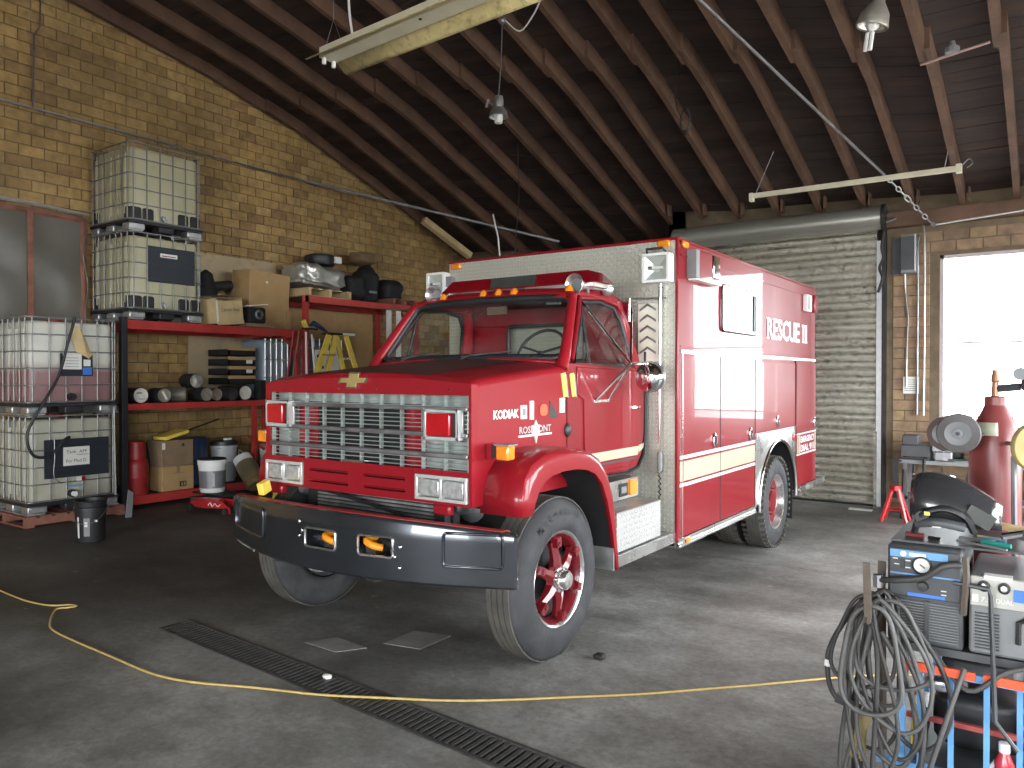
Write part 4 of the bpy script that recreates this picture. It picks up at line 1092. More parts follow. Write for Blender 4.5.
MB().tube([(-2.70, BY0 - .10, 2.75), (-2.69, BY0 - .14, 2.775), (-2.55, BY0 - .14, 2.775), (-2.54, BY0 - .10, 2.75)], .010, 6).obj('lamp_handle', BLACK, T)
fl2 = lamp_box('flood_light', -5.07, -4.845, 2.545, 2.765, BY0 - .12)
MB().box(-4.85, BY0 - .09, 2.62, -4.78, BY0 - .01, 2.72).obj('flood_light_bracket', GREYM, fl2)
for x0, x1, z0, z1 in ((-2.64, -2.53, 2.80, 2.856), (-4.82, -4.70, 2.79, 2.845)):
    mk = MB().prism(rrect(x0, z0, x1, z1, .02, 3), 'Y', BY0 - .05, BY0 - .012).obj('roof_marker', AMBER, T, bev=.012)
mk = MB().prism(rrect(BY0 + .06, 2.80, BY0 + .17, 2.856, .02, 3), 'X', SX, SX + .035).obj('roof_marker', AMBER, T, bev=.012)
# scene light at the front corner of the side, and one at the rear
sl_ = MB().box(SX, 6.12, 2.56, SX + .07, 6.48, 2.80).obj('scene_light', RED_SIDE, T, bev=.01)
MB().box(SX + .0, 6.07, 2.565, SX + .085, 6.14, 2.795).obj('scene_light_end', GREYM, sl_)
MB().box(SX + .0, 6.50, 2.60, SX + .075, 6.66, 2.80).obj('scene_light_lamp', CHROME, sl_, bev=.01)
MB().lathe([(.06, 0), (.03, -.03), (0, -.035)], (SX + .078, 6.58, 2.70), 'X', 12, caps=False).obj('lamp_bowl', DARKLENS, sl_)
MB().box(SX, 6.1, 2.548, SX + .08, 6.68, 2.562).obj('scene_light_shelf', WHITE, sl_)
sr = MB().box(SX, 9.72, 2.54, SX + .06, 9.93, 2.745).obj('scene_light', WHITE, T, bev=.01)
MB().box(SX + .055, 9.735, 2.56, SX + .064, 9.84, 2.725).obj('scene_light_lens', GREYM, sr)
MB().box(SX, 10.12, 2.55, SX + .05, 10.28, 2.77).obj('rear_beacon', RED_SIDE, T, bev=.02)
# louvred bright panel with chevron folds, grab rails, tubes
lp = MB().box(-2.807, BY0 - .055, 1.866, -2.619, BY0 - .012, 2.348).obj('exhaust_shield', SHEET, T, bev=.006)
for i in range(5):
    z = 1.93 + i * .088
    xm = -2.713
    MB().add([(-2.785, BY0 - .062, z), (xm, BY0 - .062, z + .045), (-2.641, BY0 - .062, z), (-2.641, BY0 - .062, z + .018), (xm, BY0 - .075, z + .063), (-2.785, BY0 - .062, z + .018), (xm, BY0 - .05, z + .02)], [(0, 1, 4, 5), (1, 2, 3, 4)]).obj('chevron_fold', STEEL, lp, solid=.006)
for x, z0, z1, yy0 in ((-2.862, 1.55, 2.39, BY0 - .10), (-2.602, .95, 2.50, BY0 - .07)):
    gr_ = MB().tube([(x, BY0 - .02, z1 - .02), (x, yy0, z1), (x, yy0, z0), (x, BY0 - .02, z0 + .02)], .014, 8).obj('grab_rail', CHROME, T, smooth=60)
MB().cyl((-2.602, BY0 - .07, .98), (-2.602, BY0 - .07, 1.13), .022, n=8).obj('rail_grip', GREYM, T)
MB().tube([(-2.90, BY0 - .05, 2.392), (-2.56, BY0 - .05, 2.385)], .008, 6).obj('cross_rail', STEEL, T)
MB().tube([(-2.62 + .02 * (i % 2), BY0 - .05, .98 - i * .022) for i in range(12)], .006, 5).obj('coiled_lead', BLACK, T)
# convex mirror on its arms
mr_ = MB().sphere((-2.49, 5.36, 1.742), .112, 20, 12, (1, .45, 1)); mr_ = mr_.obj('side_mirror', CHROME, T, smooth=80)
MB().lathe([(.114, -.004), (.118, .004), (.114, .012)], (-2.49, 5.40, 1.742), 'Y', 24).obj('mirror_rim', STEEL, mr_, smooth=40)
for p0, p1 in (((-2.73, 4.955, 1.565), (-2.51, 5.10, 1.84)), ((-2.73, 5.17, 1.565), (-2.51, 5.10, 1.84)), ((-2.51, 5.10, 1.84), (-2.49, 5.42, 1.855)), ((-2.49, 5.42, 1.855), (-2.49, 5.40, 1.75)), ((-2.51, 5.10, 1.84), (-2.86, 4.96, 2.32)), ((-2.51, 5.10, 1.84), (-2.80, 5.70, 2.33))):
    MB().tube([p0, p1], .010, 6).obj('mirror_arm', CHROME, T)
MB().box(-2.735, 4.94, 1.555, -2.725, 5.18, 1.575).obj('mirror_foot', ALU, T)
# step box, running board, battery box
st = MB().box(-2.95, 4.86, .50, -2.50, 5.60, .775).obj('step_box', PLATE_YZ, T)
MB().box(-2.95, 4.85, .775, -2.495, 5.61, .783).obj('step_tread', PLATE_XY, st)
rb = MB().box(-2.95, 4.83, .40, -2.485, BY0 - .02, .474).obj('running_board', ALU, T)
MB().box(-2.94, 4.83, .474, -2.50, BY0 - .02, .480).obj('running_board_tread', PLATE_XY, rb)
bb = MB().box(-3.1, 5.10, .79, -2.72, 5.66, .945).obj('battery_box', ALU, T)
MB().box(-2.722, 5.32, .815, -2.712, 5.46, .915).obj('box_socket', BLACK, bb)
MB().prism(rrect(5.48, .81, 5.60, .935, .02, 2), 'X', -2.722, -2.700).obj('reflector', AMBER, bb)
MB().box(-2.716, 5.345, .84, -2.708, 5.43, .89).obj('box_label', GREYM, bb)
# ---- wheels
RT_ = 0.508
def tyre_prof(w, r, rim):
    # (radius, offset from the outer face going inwards)
    return [(rim, .035), (rim + .02, .012), (r - .16, .0), (r - .07, .012), (r - .02, .045), (r - .004, .065), (r, .08), (r, w - .08), (r - .004, w - .065), (r - .03, w - .04), (r - .16, w), (rim + .02, w - .012), (rim, w - .035)]
def tread_grooves(b, xo, sg, yc, zc, w, r):
    pass
def wheel(xo, yc, zc, sg, w=.275, front=True, dark=False):
    mp = lambda pr: [(r, xo - sg * h) for r, h in pr]
    ty = MB().lathe(mp(tyre_prof(w, RT_, .29)), (0, yc, zc), 'X', 40, caps=False).obj('wheel', RUBBER, T, smooth=35)
    tb = MB()
    for k in range(4):
        o = .075 + k * (w - .15) / 3
        tb.lathe([(RT_ - .003, xo - sg * (o - .018)), (RT_ + .006, xo - sg * (o - .016)), (RT_ + .006, xo - sg * (o + .016)), (RT_ - .003, xo - sg * (o + .018))], (0, yc, zc), 'X', 40, caps=False)
    tb.obj('tread_rib', TREAD, ty, smooth=30)
    nb = 44 if not front else 0
    sh = MB()
    for k in range(nb):
        a = 2 * PI * k / nb
        c, s_ = math.cos(a), math.sin(a)
        for o in (.028, w - .028):
            R = RT_ - .013
            sh.obox((xo - sg * o, yc + R * c, zc + R * s_), (.05, .030, .030), (a, 0, 0))
    if nb: sh.obj('shoulder_blocks', TREAD, ty, kind='stuff')
    if front:
        MB().lathe(mp([(.282, .034), (.296, .028), (.305, .022), (.300, .016), (.286, .024), (.280, .034)]), (0, yc, zc), 'X', 36, caps=False).obj('rim', ALU, ty, smooth=50)
        MB().lathe(mp([(.284, .03), (.262, .05), (.252, .11)]), (0, yc, zc), 'X', 36, caps=False).obj('rim_band', REDW, ty, smooth=50)
        MB().lathe(mp([(.26, .13), (0, .14)]), (0, yc, zc), 'X', 24, caps=False).obj('brake_drum', BLACKM, ty)
        for k in range(6):
            a = PI / 2 + k * PI / 3 + .12
            c, s_ = math.cos(a), math.sin(a)
            P = lambda r, o, t=0: (xo - sg * o, yc + r * c - t * s_, zc + r * s_ + t * c)
            sp = MB().tube([P(.06, .05), P(.13, .045), P(.19, .055), P(.235, .06)], [.046, .036, .030, .036], 6)
            sp.obj('wheel_spoke', REDW, ty, smooth=30)
            lg = MB().obox(P(.238, .03), (.05, .06, .05), (a, 0, 0)); lg.cyl(P(.225, .045), P(.225, .0), .018, n=6); lg.obj('rim_clamp', REDW, ty)
        MB().lathe(mp([(.10, .06), (.085, .02), (.075, .015)]), (0, yc, zc), 'X', 20).obj('hub', REDW, ty, smooth=40)
        hc = MB().lathe(mp([(.085, .03), (.083, .01), (.065, .008), (.062, -.03), (.05, -.045), (0, -.05)]), (0, yc, zc), 'X', 20, caps=False)
        for k in range(8):
            a = k * PI / 4
            hc.cyl((xo - sg * .015, yc + .073 * math.cos(a), zc + .073 * math.sin(a)), (xo + sg * .002, yc + .073 * math.cos(a), zc + .073 * math.sin(a)), .008, n=6)
        hc.obj('hub_cap', ALU, ty, smooth=40)
        # raised maker's lettering round the upper sidewall
        if sg > 0:
            word = 'MICHELIN'
            for k, chh in enumerate(word):
                a = PI / 2 + .62 - k * .155
                rr = .405
                right = Vector((0, math.sin(a), -math.cos(a))); up = Vector((0, math.cos(a), math.sin(a)))
                text(chh, BLACKM, ty, (xo + .004, yc + rr * math.cos(a), zc + rr * math.sin(a)), right, up, .036, None, ext=.002, bold=.02, align='CENTER')
    else:
        MB().lathe(mp([(.255, .20), (.268, .10), (.285, .04), (.305, .022), (.300, .014), (.282, .02), (.262, .10), (.25, .20)]), (0, yc, zc), 'X', 36, caps=False).obj('rim', ALU, ty, smooth=50)
        MB().lathe(mp([(.262, .085), (.20, .095), (.12, .10), (.11, .05), (0, .045)]), (0, yc, zc), 'X', 30, caps=False).obj('wheel_disc', REDW, ty, smooth=40)
        for k in range(8):
            a = k * PI / 4 + .2
            MB().cyl((xo - sg * .10, yc + .16 * math.cos(a), zc + .16 * math.sin(a)), (xo - sg * .065, yc + .16 * math.cos(a), zc + .16 * math.sin(a)), .014, n=6).obj('lug_nut', CHROME, ty)
    return ty
wheel(-2.50, 4.125, .474, 1)
wheel(-4.84, 4.08, .478, -1)
wheel(-2.475, 8.69, .352, 1, .26, False); wheel(-2.80, 8.69, .352, 1, .26, False)
wheel(mir(-2.475), 8.69, .352, -1, .26, False); wheel(mir(-2.80), 8.69, .352, -1, .26, False)
# dished inner face of the far front wheel
MB().lathe([(.28, -4.60), (.26, -4.66), (.12, -4.68), (0, -4.68)], (0, 4.08, .478), 'X', 28, caps=False).obj('brake_backing', STEEL, T, smooth=40)
# yellow chock lying on the bumper deck
MB().tube([(-4.25, BY0 - .01, 2.87), (-4.27, BY0 - .01, 3.05), (-4.33, BY0 - .01, 3.28)], .008, 6).obj('antenna', GALV, T)

# ================================================================== LEFT SIDE
# ---- bulk liquid totes: cage of tubes round a plastic tank on a pallet
def tote(name_label, x1, y0, z0, tank_mat, pallet_mat=None, group='caged liquid totes', L=1.07, D=1.0, H=1.165, plate=None, blacksleeve=False, liquid=None):
    # x1: face towards the room, y0: near end, z0: bottom
    t = thing('liquid_tote', name_label, 'tote', (x1 - D / 2, y0 + L / 2, z0), group=group, world=True)
    x0, y1 = x1 - D, y0 + L
    pm = pallet_mat or GALV
    # pallet: corner and middle feet under a deck
    pl = MB().box(x0, y0, z0 + .10, x1, y1, z0 + .135).obj('pallet_deck', BLACK if pallet_mat is None else pallet_mat, t)
    for fx in (x0 + .10, (x0 + x1) / 2, x1 - .10):
        for fy in (y0 + .12, (y0 + y1) / 2, y1 - .12):
            MB().box(fx - .09, fy - .11, z0 + .015, fx + .09, fy + .11, z0 + .10).obj('pallet_foot', BLACK if (fy < y1 - .2 and fy > y0 + .2) else pm, pl, bev=.015)
    MB().box(x0 + .02, y0, z0, x1 - .01, y0 + .20, z0 + .016).obj('skid', pm, pl); MB().box(x0 + .02, y1 - .20, z0, x1 - .01, y1, z0 + .016).obj('skid', pm, pl)
    # tank
    bm = bmesh.new()
    bmesh.ops.create_cube(bm, size=1.0)
    bmesh.ops.scale(bm, vec=(D - .07, L - .07, H - .19), verts=bm.verts)
    ve = [e for e in bm.edges if abs(e.verts[0].co.z - e.verts[1].co.z) > .1]
    bmesh.ops.bevel(bm, geom=ve, offset=.10, segments=5, profile=.5, affect='EDGES')
    te = [e for e in bm.edges if abs(e.verts[0].co.z - e.verts[1].co.z) < 1e-5]
    bmesh.ops.bevel(bm, geom=te, offset=.045, segments=3, profile=.5, affect='EDGES')
    me = bpy.data.meshes.new('tank')
    bmesh.ops.translate(bm, vec=(0, 0, .135 + (H - .19) / 2), verts=bm.verts)
    bm.to_mesh(me); bm.free()
    me.materials.append(tank_mat)
    me.polygons.foreach_set('use_smooth', [True] * len(me.polygons))
    tk = bpy.data.objects.new('tank', me); COL.objects.link(tk); tk.parent = t
    MB().cyl((x0 + D / 2, y0 + L / 2, z0 + H - .06), (x0 + D / 2, y0 + L / 2, z0 + H - .005), .09, n=16).obj('tank_cap', RED_OLD, tk)
    # soft ribs on the far corner faces
    rb = MB()
    for k in range(5):
        xx = x0 + .14 + k * (D - .28) / 4
        rb.tube([(xx, y0 + .032, z0 + .22), (xx, y0 + .030, z0 + .6), (xx, y0 + .032, z0 + H - .15)], .022, 6)
    rb.obj('moulded_ribs', tank_mat, tk, smooth=60, kind='stuff')
    # cage
    r = .0085
    for k in range(6):
        z = z0 + .15 + k * (H - .165) / 5
        lp = [(x0 + .012 + (a - x0), b, z) for a, b in []]
        pth = [(a, b, z) for a, b in rrect(x0 + .008, y0 + .008, x1 - .004, y1 - .008, .06, 4)]
        MB().tube(pth, r * (1.25 if k in (0, 5) else 1), 6, closed=True).obj('cage_hoop', CAGE, t, smooth=60)
    vm = MB().tube([(0, 0, .14), (0, 0, H)], r, 6).mesh('cage_bar', CAGE, None, 60)
    def bar(x, y):
        o = bpy.data.objects.new('cage_bar', vm); COL.objects.link(o); o.parent = t; o.location = Vector((x, y, z0)) - OFF[t.name]
    for k in range(6): bar(x1 - .010, y0 + .07 + k * (L - .14) / 5)
    for k in range(7): bar(x0 + .06 + k * (D - .12) / 6, y0 + .014)
    for k in range(6): bar(x0 + .014, y0 + .07 + k * (L - .14) / 5)
    for k in range(7): bar(x0 + .06 + k * (D - .12) / 6, y1 - .014)
    if blacksleeve:
        sv = []
        for (ya, yb) in ((y0 + .03, y0 + .19), (y0 + .205, y0 + .36), (y1 - .36, y1 - .205), (y1 - .18, y1 - .03)):
            if blacksleeve == 2 and ya > y0 + .4 and ya < y1 - .3: continue
            MB().prism(rrect(ya, z0 + .15, yb, z0 + .315, .03, 3), 'X', x1 - .06, x1 - .018).obj('corner_guard', BLACK, t, bev=.012)
        MB().prism(rrect(x1 - .17, z0 + .15, x1 - .04, z0 + .315, .03, 3), 'Y', y0 + .02, y0 + .05).obj('corner_guard', BLACK, t, bev=.012)
        MB().prism(rrect(x0 + .03, z0 + .15, x0 + .2, z0 + .315, .03, 3), 'Y', y0 + .02, y0 + .05).obj('corner_guard', BLACK, t, bev=.012)
    # outlet valve
    v = MB().cyl((x1 - .04, y0 + L * .47, z0 + .21), (x1 + .03, y0 + L * .47, z0 + .21), .045, n=14).cyl((x1 + .03, y0 + L * .47, z0 + .21), (x1 + .06, y0 + L * .47, z0 + .21), .03, n=12)
    v.obj('valve', GALV if blacksleeve else BLACK, t, smooth=40)
    if plate:
        ya, yb, za, zb = plate
        MB().box(x1 - .002, ya, za, x1 + .004, yb, zb).obj('plate', M_('navy_sheet', (.022, .027, .036), .5, .2, .1), t)
    return t
# left stack on a wooden pallet
wp = thing('wooden_pallet', 'dirty wooden pallet on the floor beneath the stacked totes', 'pallet', (-10.15, 4.6, 0), world=True)
for k in range(7): MB().box(-10.72, 4.0 + k * .17, .105, -9.60, 4.0 + k * .17 + .12, .125).obj('deck_board', WOODRED, wp)
for x in (-10.70, -10.2, -9.66): MB().box(x, 4.0, .02, x + .05, 5.16, .105).obj('stringer', WOODRED, wp)
for k in range(3): MB().box(-10.72, 4.0 + k * .53, 0.0, -9.60, 4.0 + k * .53 + .10, .02).obj('bottom_board', WOODRED, wp)
LIQ, nt, p = new_mat('tank_with_red_liquid')
N, Lk = nt.nodes, nt.links
tc = N.new('ShaderNodeTexCoord'); sp = N.new('ShaderNodeSeparateXYZ'); Lk.new(tc.outputs['Object'], sp.inputs[0])
nz = N.new('ShaderNodeTexNoise'); nz.inputs['Scale'].default_value = 3; Lk.new(tc.outputs['Object'], nz.inputs['Vector'])
ad = N.new('ShaderNodeMath'); ad.operation = 'MULTIPLY_ADD'; ad.inputs[1].default_value = .12; Lk.new(nz.outputs['Fac'], ad.inputs[0]); Lk.new(sp.outputs[2], ad.inputs[2])
cr = N.new('ShaderNodeValToRGB'); cr.color_ramp.elements[0].position = .55; cr.color_ramp.elements[1].position = .68
cr.color_ramp.elements[0].color = (.29, .165, .165, 1); cr.color_ramp.elements[1].color = (.60, .59, .52, 1)
Lk.new(ad.outputs[0], cr.inputs[0]); Lk.new(cr.outputs[0], p.inputs['Base Color']); p.inputs['Roughness'].default_value = .35
t1 = tote('lower caged tote with black sheet and paper note standing on the wooden pallet', -9.67, 4.05, .125, TANK, plate=(4.235, 4.99, .535, .995))
MB().box(-9.665, 4.447, .672, -9.660, 4.752, .895).obj('paper_note', PAPER, t1)
text('Tank  AFF', INK, t1, (-9.660, 4.48, .82), (0, 1, 0), (0, 0, 1), .036, .24, ext=.002)
text('For Mud D.', INK, t1, (-9.660, 4.48, .71), (0, 1, 0), (0, 0, 1), .040, .24, ext=.002)
MB().box(-9.664, 4.60, .795, -9.658, 4.74, .800).obj('note_line', INK, t1)
MB().box(-9.668, 4.60, .478, -9.660, 4.655, .527).obj('hazard_sticker', PAPER, t1); MB().box(-9.667, 4.655, .478, -9.659, 4.70, .527).obj('hazard_sticker', RED, t1)
MB().cyl((-9.60, 4.535, .34), (-9.56, 4.535, .34), .032, n=14).obj('valve_rim', WHITE, t1)
MB().obox((-9.60, 4.55, .43), (.02, .16, .018), (.0, 0, 0)).obj('valve_lever', BLUE, t1)
t2 = tote('upper caged tote holding pinkish liquid with a torn label at the far left', -9.67, 4.05, 1.29, LIQ, plate=(4.42, 4.80, 1.75, 2.02))
MB().box(-9.668, 4.45, 1.83, -9.660, 4.665, 2.02).obj('label_sheet', PAPER, t2)
for k in range(4): MB().box(-9.661, 4.47, 1.86 + k * .035, -9.658, 4.63, 1.866 + k * .035).obj('label_print', GREYM, t2)
MB().box(-9.668, 4.68, 1.765, -9.660, 4.785, 1.855).obj('label_sheet', BBLUE, t2)
MB().box(-9.668, 4.69, 1.87, -9.659, 4.77, 1.95).obj('label_sheet', PAPER, t2)
tp = MB().grid([[(-9.655, 4.54, 2.30), (-9.63, 4.62, 2.36), (-9.655, 4.66, 2.26)], [(-9.65, 4.55, 2.18), (-9.62, 4.66, 2.22), (-9.65, 4.72, 2.16)], [(-9.655, 4.60, 2.04), (-9.63, 4.70, 2.04), (-9.655, 4.76, 2.05)], [(-9.655, 4.72, 1.98), (-9.64, 4.74, 1.96), (-9.655, 4.80, 2.02)]])
tp.obj('torn_flap', BOXWOOD, t2, solid=.004)
# hose hung over the cage and its wires
hs = MB().tube(smooth_path([(-9.60, 4.56, 2.46), (-9.60, 4.48, 2.15), (-9.60, 4.37, 1.75), (-9.58, 4.20, 1.45), (-9.60, 4.03, 1.1), (-9.60, 4.07, .86), (-9.60, 4.19, .80), (-9.60, 4.32, .86), (-9.60, 4.42, .98), (-9.62, 4.5, 1.02)], 5), .017, 8).obj('rubber_hose', BLACK, None, smooth=60)
tag(hs, 'black rubber hose draped down the front of the left totes', 'hose')
MB().tube(smooth_path([(-9.625, 4.33, 1.02), (-9.62, 4.33, .78), (-9.625, 4.325, .56), (-9.62, 4.42, .47)], 4), .005, 5).obj('bare_wire', STEEL, hs)
po = MB().cyl((-9.585, 5.03, .26), (-9.615, 5.03, 1.36), .016, n=8).obj('steel_rod', STEEL, None, smooth=40); tag(po, 'thin steel rod leaning on the corner of the lower left tote', 'rod')
# upper stack on the red rack
t3 = tote('tote with plain dark sheet and pale sticker, standing on the red rack', -9.85, 5.36, 2.50, TANKY, plate=(5.62, 6.30, 3.01, 3.49), blacksleeve=True)
MB().box(-9.847, 5.79, 3.352, -9.842, 6.035, 3.405).obj('sticker', PAPER, t3); MB().box(-9.844, 5.81, 3.365, -9.840, 6.01, 3.378).obj('sticker_print', RED_OLD, t3)
t4 = tote('topmost yellowed tote without any sheet, stacked on another tote', -9.85, 5.36, 3.668, TANKY, blacksleeve=True)
# ---- black bucket on the floor
bk = thing('bucket', 'black open plastic bucket with wire handle on the floor beside the totes', 'bucket', (-8.36, 4.12, 0))
MB().lathe([(.0, .005), (.132, .0), (.137, .02), (.150, .33), (.150, .345), (.163, .345), (.163, .365), (.152, .372), (.158, .425), (.164, .43), (.160, .438), (.148, .436), (.140, .33), (.128, .02), (0, .02)], n=28, caps=False).obj('bucket_body', BLACK, bk, smooth=40)
hp = [(.166 * math.cos(a), .166 * math.sin(a), .36 - .16 * math.sin(PI * k / 10)) for k, a in [(k, -PI * .75 + PI * k / 10) for k in range(11)]]
MB().tube(hp, .003, 5).obj('wire_handle', STEEL, bk); MB().obox(hp[7], (.03, .02, .02)).obj('handle_grip', WHITE, bk)
def onb(r, a, z0, z1, w, nm, mt, e=.002):
    q = [[((r0 + e) * math.cos(a + d), (r0 + e) * math.sin(a + d), z) for d in (-w, -w / 3, w / 3, w)] for z, r0 in ((z0, .137 + .013 * z0 / .33), (z1, .137 + .013 * z1 / .33))]
    return MB().grid(q).obj(nm, mt, bk, solid=.001)
onb(.14, -1.35, .05, .27, .08, 'white_label', PAPER); onb(.14, -.72, .07, .26, .20, 'grey_label', GREYM)
onb(.14, -.76, .17, .22, .10, 'label_mark', PAPER, .004)
# ---- framed plastic sheet on the wall
ps = thing('sheeted_frame', 'wooden frame covered with dark plastic sheet on the brick wall', 'frame', (-10.85, 4.3, 2.2), world=True)
X0 = XW + .02
MB().box(X0, 3.2, 2.1, X0 + .10, 3.27, 3.97).obj('frame_post', WOODRED, ps); MB().box(X0, 4.56, 2.1, X0 + .10, 4.63, 3.90).obj('frame_post', WOODRED, ps)
MB().tube([(X0 + .06, 5.28, 2.1), (X0 + .06, 5.28, 3.88)], .05, 6).obj('frame_post', WOODRED, ps)
MB().tube([(X0 + .06, 3.2, 3.93), (X0 + .06, 4.6, 3.90), (X0 + .06, 5.3, 3.88)], .045, 6).obj('frame_rail', WOODRED, ps)
MB().tube([(X0 + .07, 3.2, 4.03), (X0 + .08, 4.7, 3.99), (X0 + .07, 5.35, 3.96)], [.025, .03, .02], 6).obj('rolled_sheet_edge', TARP, ps)
sh = MB()
rws = []
for k in range(9):
    z = 2.1 + k * .225
    rws.append([(X0 + .075 + .018 * math.sin(y * 5 + z * 3.1) * math.sin(z * 4), y, z) for y in [3.2 + j * .105 for j in range(21)]])
sh.grid(rws).obj('plastic_sheet', POLY, ps, smooth=60)
MB().box(X0, 3.2, 2.1, X0 + .01, 5.3, 3.95).obj('backing_void', M_('dim_backing', (.10, .09, .07), .8), ps)
MB().tube(smooth_path([(X0 + .12, 5.30, 3.75), (X0 + .14, 5.24, 3.4), (X0 + .12, 5.31, 3.0), (X0 + .13, 5.27, 2.6), (X0 + .12, 5.33, 2.2)], 4), .012, 6).obj('sheet_fold', POLY, ps)
# ---- wall pipes
pp = MB().tube([(-10.85, 3.0, 5.235), (-10.85, 6.9, 5.225), (-10.84, 9.2, 5.205)], .017, 8).obj('wall_pipe', STEEL, None, smooth=60)
tag(pp, 'long horizontal pipe running along the tan brick wall', 'pipe', kind='structure')
p2 = MB().tube([(-10.84, 9.2, 5.205), (-7.35, 12.0, 4.20)], .028, 8).obj('tie_pipe', STEEL, None, smooth=60); tag(p2, 'grey pipe slanting from the brick wall across the dark corner', 'pipe', kind='structure')
p3 = MB().tube([(-10.87, 4.66, 5.235), (-10.87, 4.67, 6.2)], .014, 6).tube([(-10.87, 4.67, 6.2), (-10.87, 4.75, 6.32), (-10.87, 4.75, 6.7)], .010, 6).obj('conduit', STEEL, None, smooth=60); tag(p3, 'vertical conduit rising from the wall pipe', 'conduit', kind='structure')
# ---- red storage rack
rk = thing('storage_rack', 'tall red storage rack with dark post along the brick wall', 'rack', (-10.4, 7.2, 0), world=True)
RF, RB = -9.86, -10.86
def beam(y0, y1, z, x, h=.11, m=RACK_RED): return MB().box(x - .05, y0, z - h, x, y1, z).obj('beam', m, rk, bev=.004)
def post(x, y, z1, m=RACK_RED, z0=0): return MB().box(x - .08, y - .04, z0, x, y + .04, z1).obj('post', m, rk, bev=.004)
post(RF + .03, 5.29, 2.52, RACK_DARK); post(RB + .08, 5.42, 2.46, RACK_DARK); post(RF - .1, 8.20, 2.42); post(RB + .08, 8.20, 2.42)
for x in (RF, RB + .05):
    ys0 = 5.32 if x == RF else 5.44; beam(ys0, 8.22, 2.485, x, .115); beam(ys0, 8.22, 1.385, x, .085); beam(ys0, 7.4, .165, x, .115)
MB().box(RB + .02, 5.36, 2.47, RF - .05, 8.2, 2.49).obj('shelf_board', CARDG, rk); MB().box(RB, 5.33, 1.37, RF - .05, 8.2, 1.385).obj('shelf_board', RACK_DARK, rk); MB().box(RB, 5.33, .14, RF - .05, 7.4, .16).obj('shelf_board', RACK_DARK, rk)
for y in (7.62, 7.98):
    MB().tube([(RB + .05, y, 2.38), (RF - .02, y, 2.38)], .03, 4).obj('cross_strut', RACK_RED, rk)
MB().tube([(RF - .05, 8.2, 2.1), (RF - .05, 7.86, 2.36)], .025, 4).obj('corner_brace', RACK_RED, rk)
MB().tube([(RF - .05, 7.2, .86), (RF - .05, 7.5, .62)], .02, 4).obj('corner_brace', RACK_RED, rk); MB().box(RF - .09, 7.30, .1, RF - .03, 7.36, 1.3).obj('post', RACK_RED, rk)
rk2 = thing('storage_rack', 'taller red rack bay holding the wrapped bundle, far end of the wall', 'rack', (-10.4, 9.7, 0), world=True)
for x in (RF, RB + .05): MB().box(x - .05, 8.25, 2.95, x, 11.0, 3.06).obj('beam', M_('sunlit_red_enamel', (.52, .07, .06), .45, 0, .12), rk2, bev=.004)  # brighter copy of the rack red, light on the beams put into its colour
for x, y in ((RF, 8.3), (RB + .08, 8.3), (RF, 10.95), (RB + .08, 10.85)): MB().box(x - .08, y - .04, 0, x, y + .04, 3.05).obj('post', RACK_RED, rk2, bev=.004)
MB().box(RB, 8.26, 3.045, RF - .05, 11.0, 3.06).obj('shelf_board', CARDG, rk2)
MB().tube([(RF - .05, 10.95, 2.55), (RF - .05, 10.55, 2.93)], .025, 4).obj('corner_brace', RACK_RED, rk2)
# ---- boards on the wall
def wboard(label, y0, y1, z0, z1, m=PLY, d=.03):
    o = MB().box(XW + .022, y0, z0, XW + .022 + d, y1, z1).obj('plywood_sheet', m, None); return tag(o, label, 'board', kind='structure')
wboard('plywood sheet fixed high on the brick wall behind the cartons', 6.8, 8.50, 2.50, 3.68)
wboard('tan board on the wall behind the middle shelf', 6.86, 8.2, 1.42, 2.46)
wboard('brown board on the wall behind the yellow stepladder', 8.3, 10.8, 1.6, 2.95, CARD)

# ---- things on the top shelf
def carton(label, loc, size, rz, mat=CARD, rot=None, open_=False, group=None, flap=True):
    t = thing('cardboard_box', label, 'box', loc, rz, group=group, rot=rot)
    w, d, h = size
    if open_:
        b = MB()
        th = .008
        for q in ((-w / 2, -d / 2, 0, w / 2, d / 2, th), (-w / 2, -d / 2, 0, -w / 2 + th, d / 2, h), (w / 2 - th, -d / 2, 0, w / 2, d / 2, h), (-w / 2, -d / 2, 0, w / 2, -d / 2 + th, h), (-w / 2, d / 2 - th, 0, w / 2, d / 2, h)): b.box(*q)
        b.obj('box_body', mat, t)
    else:
        MB().box(-w / 2, -d / 2, 0, w / 2, d / 2, h).obj('box_body', mat, t, bev=.008)
        if flap:
            MB().box(-w / 2 - .001, -.025, h - .002, w / 2 + .001, .025, h + .002).obj('tape', CARDG, t)
            MB().box(w / 2 - .001, -.025, h - .10, w / 2 + .002, .025, h).obj('tape', CARDG, t)
    return t
TZ = 2.492
# small open crate with handwriting
cb = thing('wooden_box', 'small pale open wooden box with handwriting, tilted on top shelf', 'box', (-9.98, 6.81, TZ + .03), rot=(0.10, 0, .12))
b = MB()
for q in ((-.20, -.24, 0, .20, .24, .012), (.188, -.24, 0, .20, .24, .32), (-.20, -.24, 0, -.188, .24, .40), (-.20, -.24, 0, .20, -.228, .36), (-.20, .228, 0, .20, .24, .36)): b.box(*q)
b.obj('box_body', BOXWOOD, cb)
MB().box(.200, -.24, -.02, .212, .24, .03).obj('bottom_cleat', BOXWOOD, cb); MB().box(.198, -.245, 0, .206, -.215, .33).obj('corner_strip', PAPER, cb)
MB().obox((.0, .0, .39), (.38, .46, .012), (0, .12, 0)).obj('loose_lid', CARDG, cb)
text('Cylinder Head', INK, cb, (.202, -.16, .17), (0, 1, 0), (0, 0, 1), .05, .33, ext=.003)
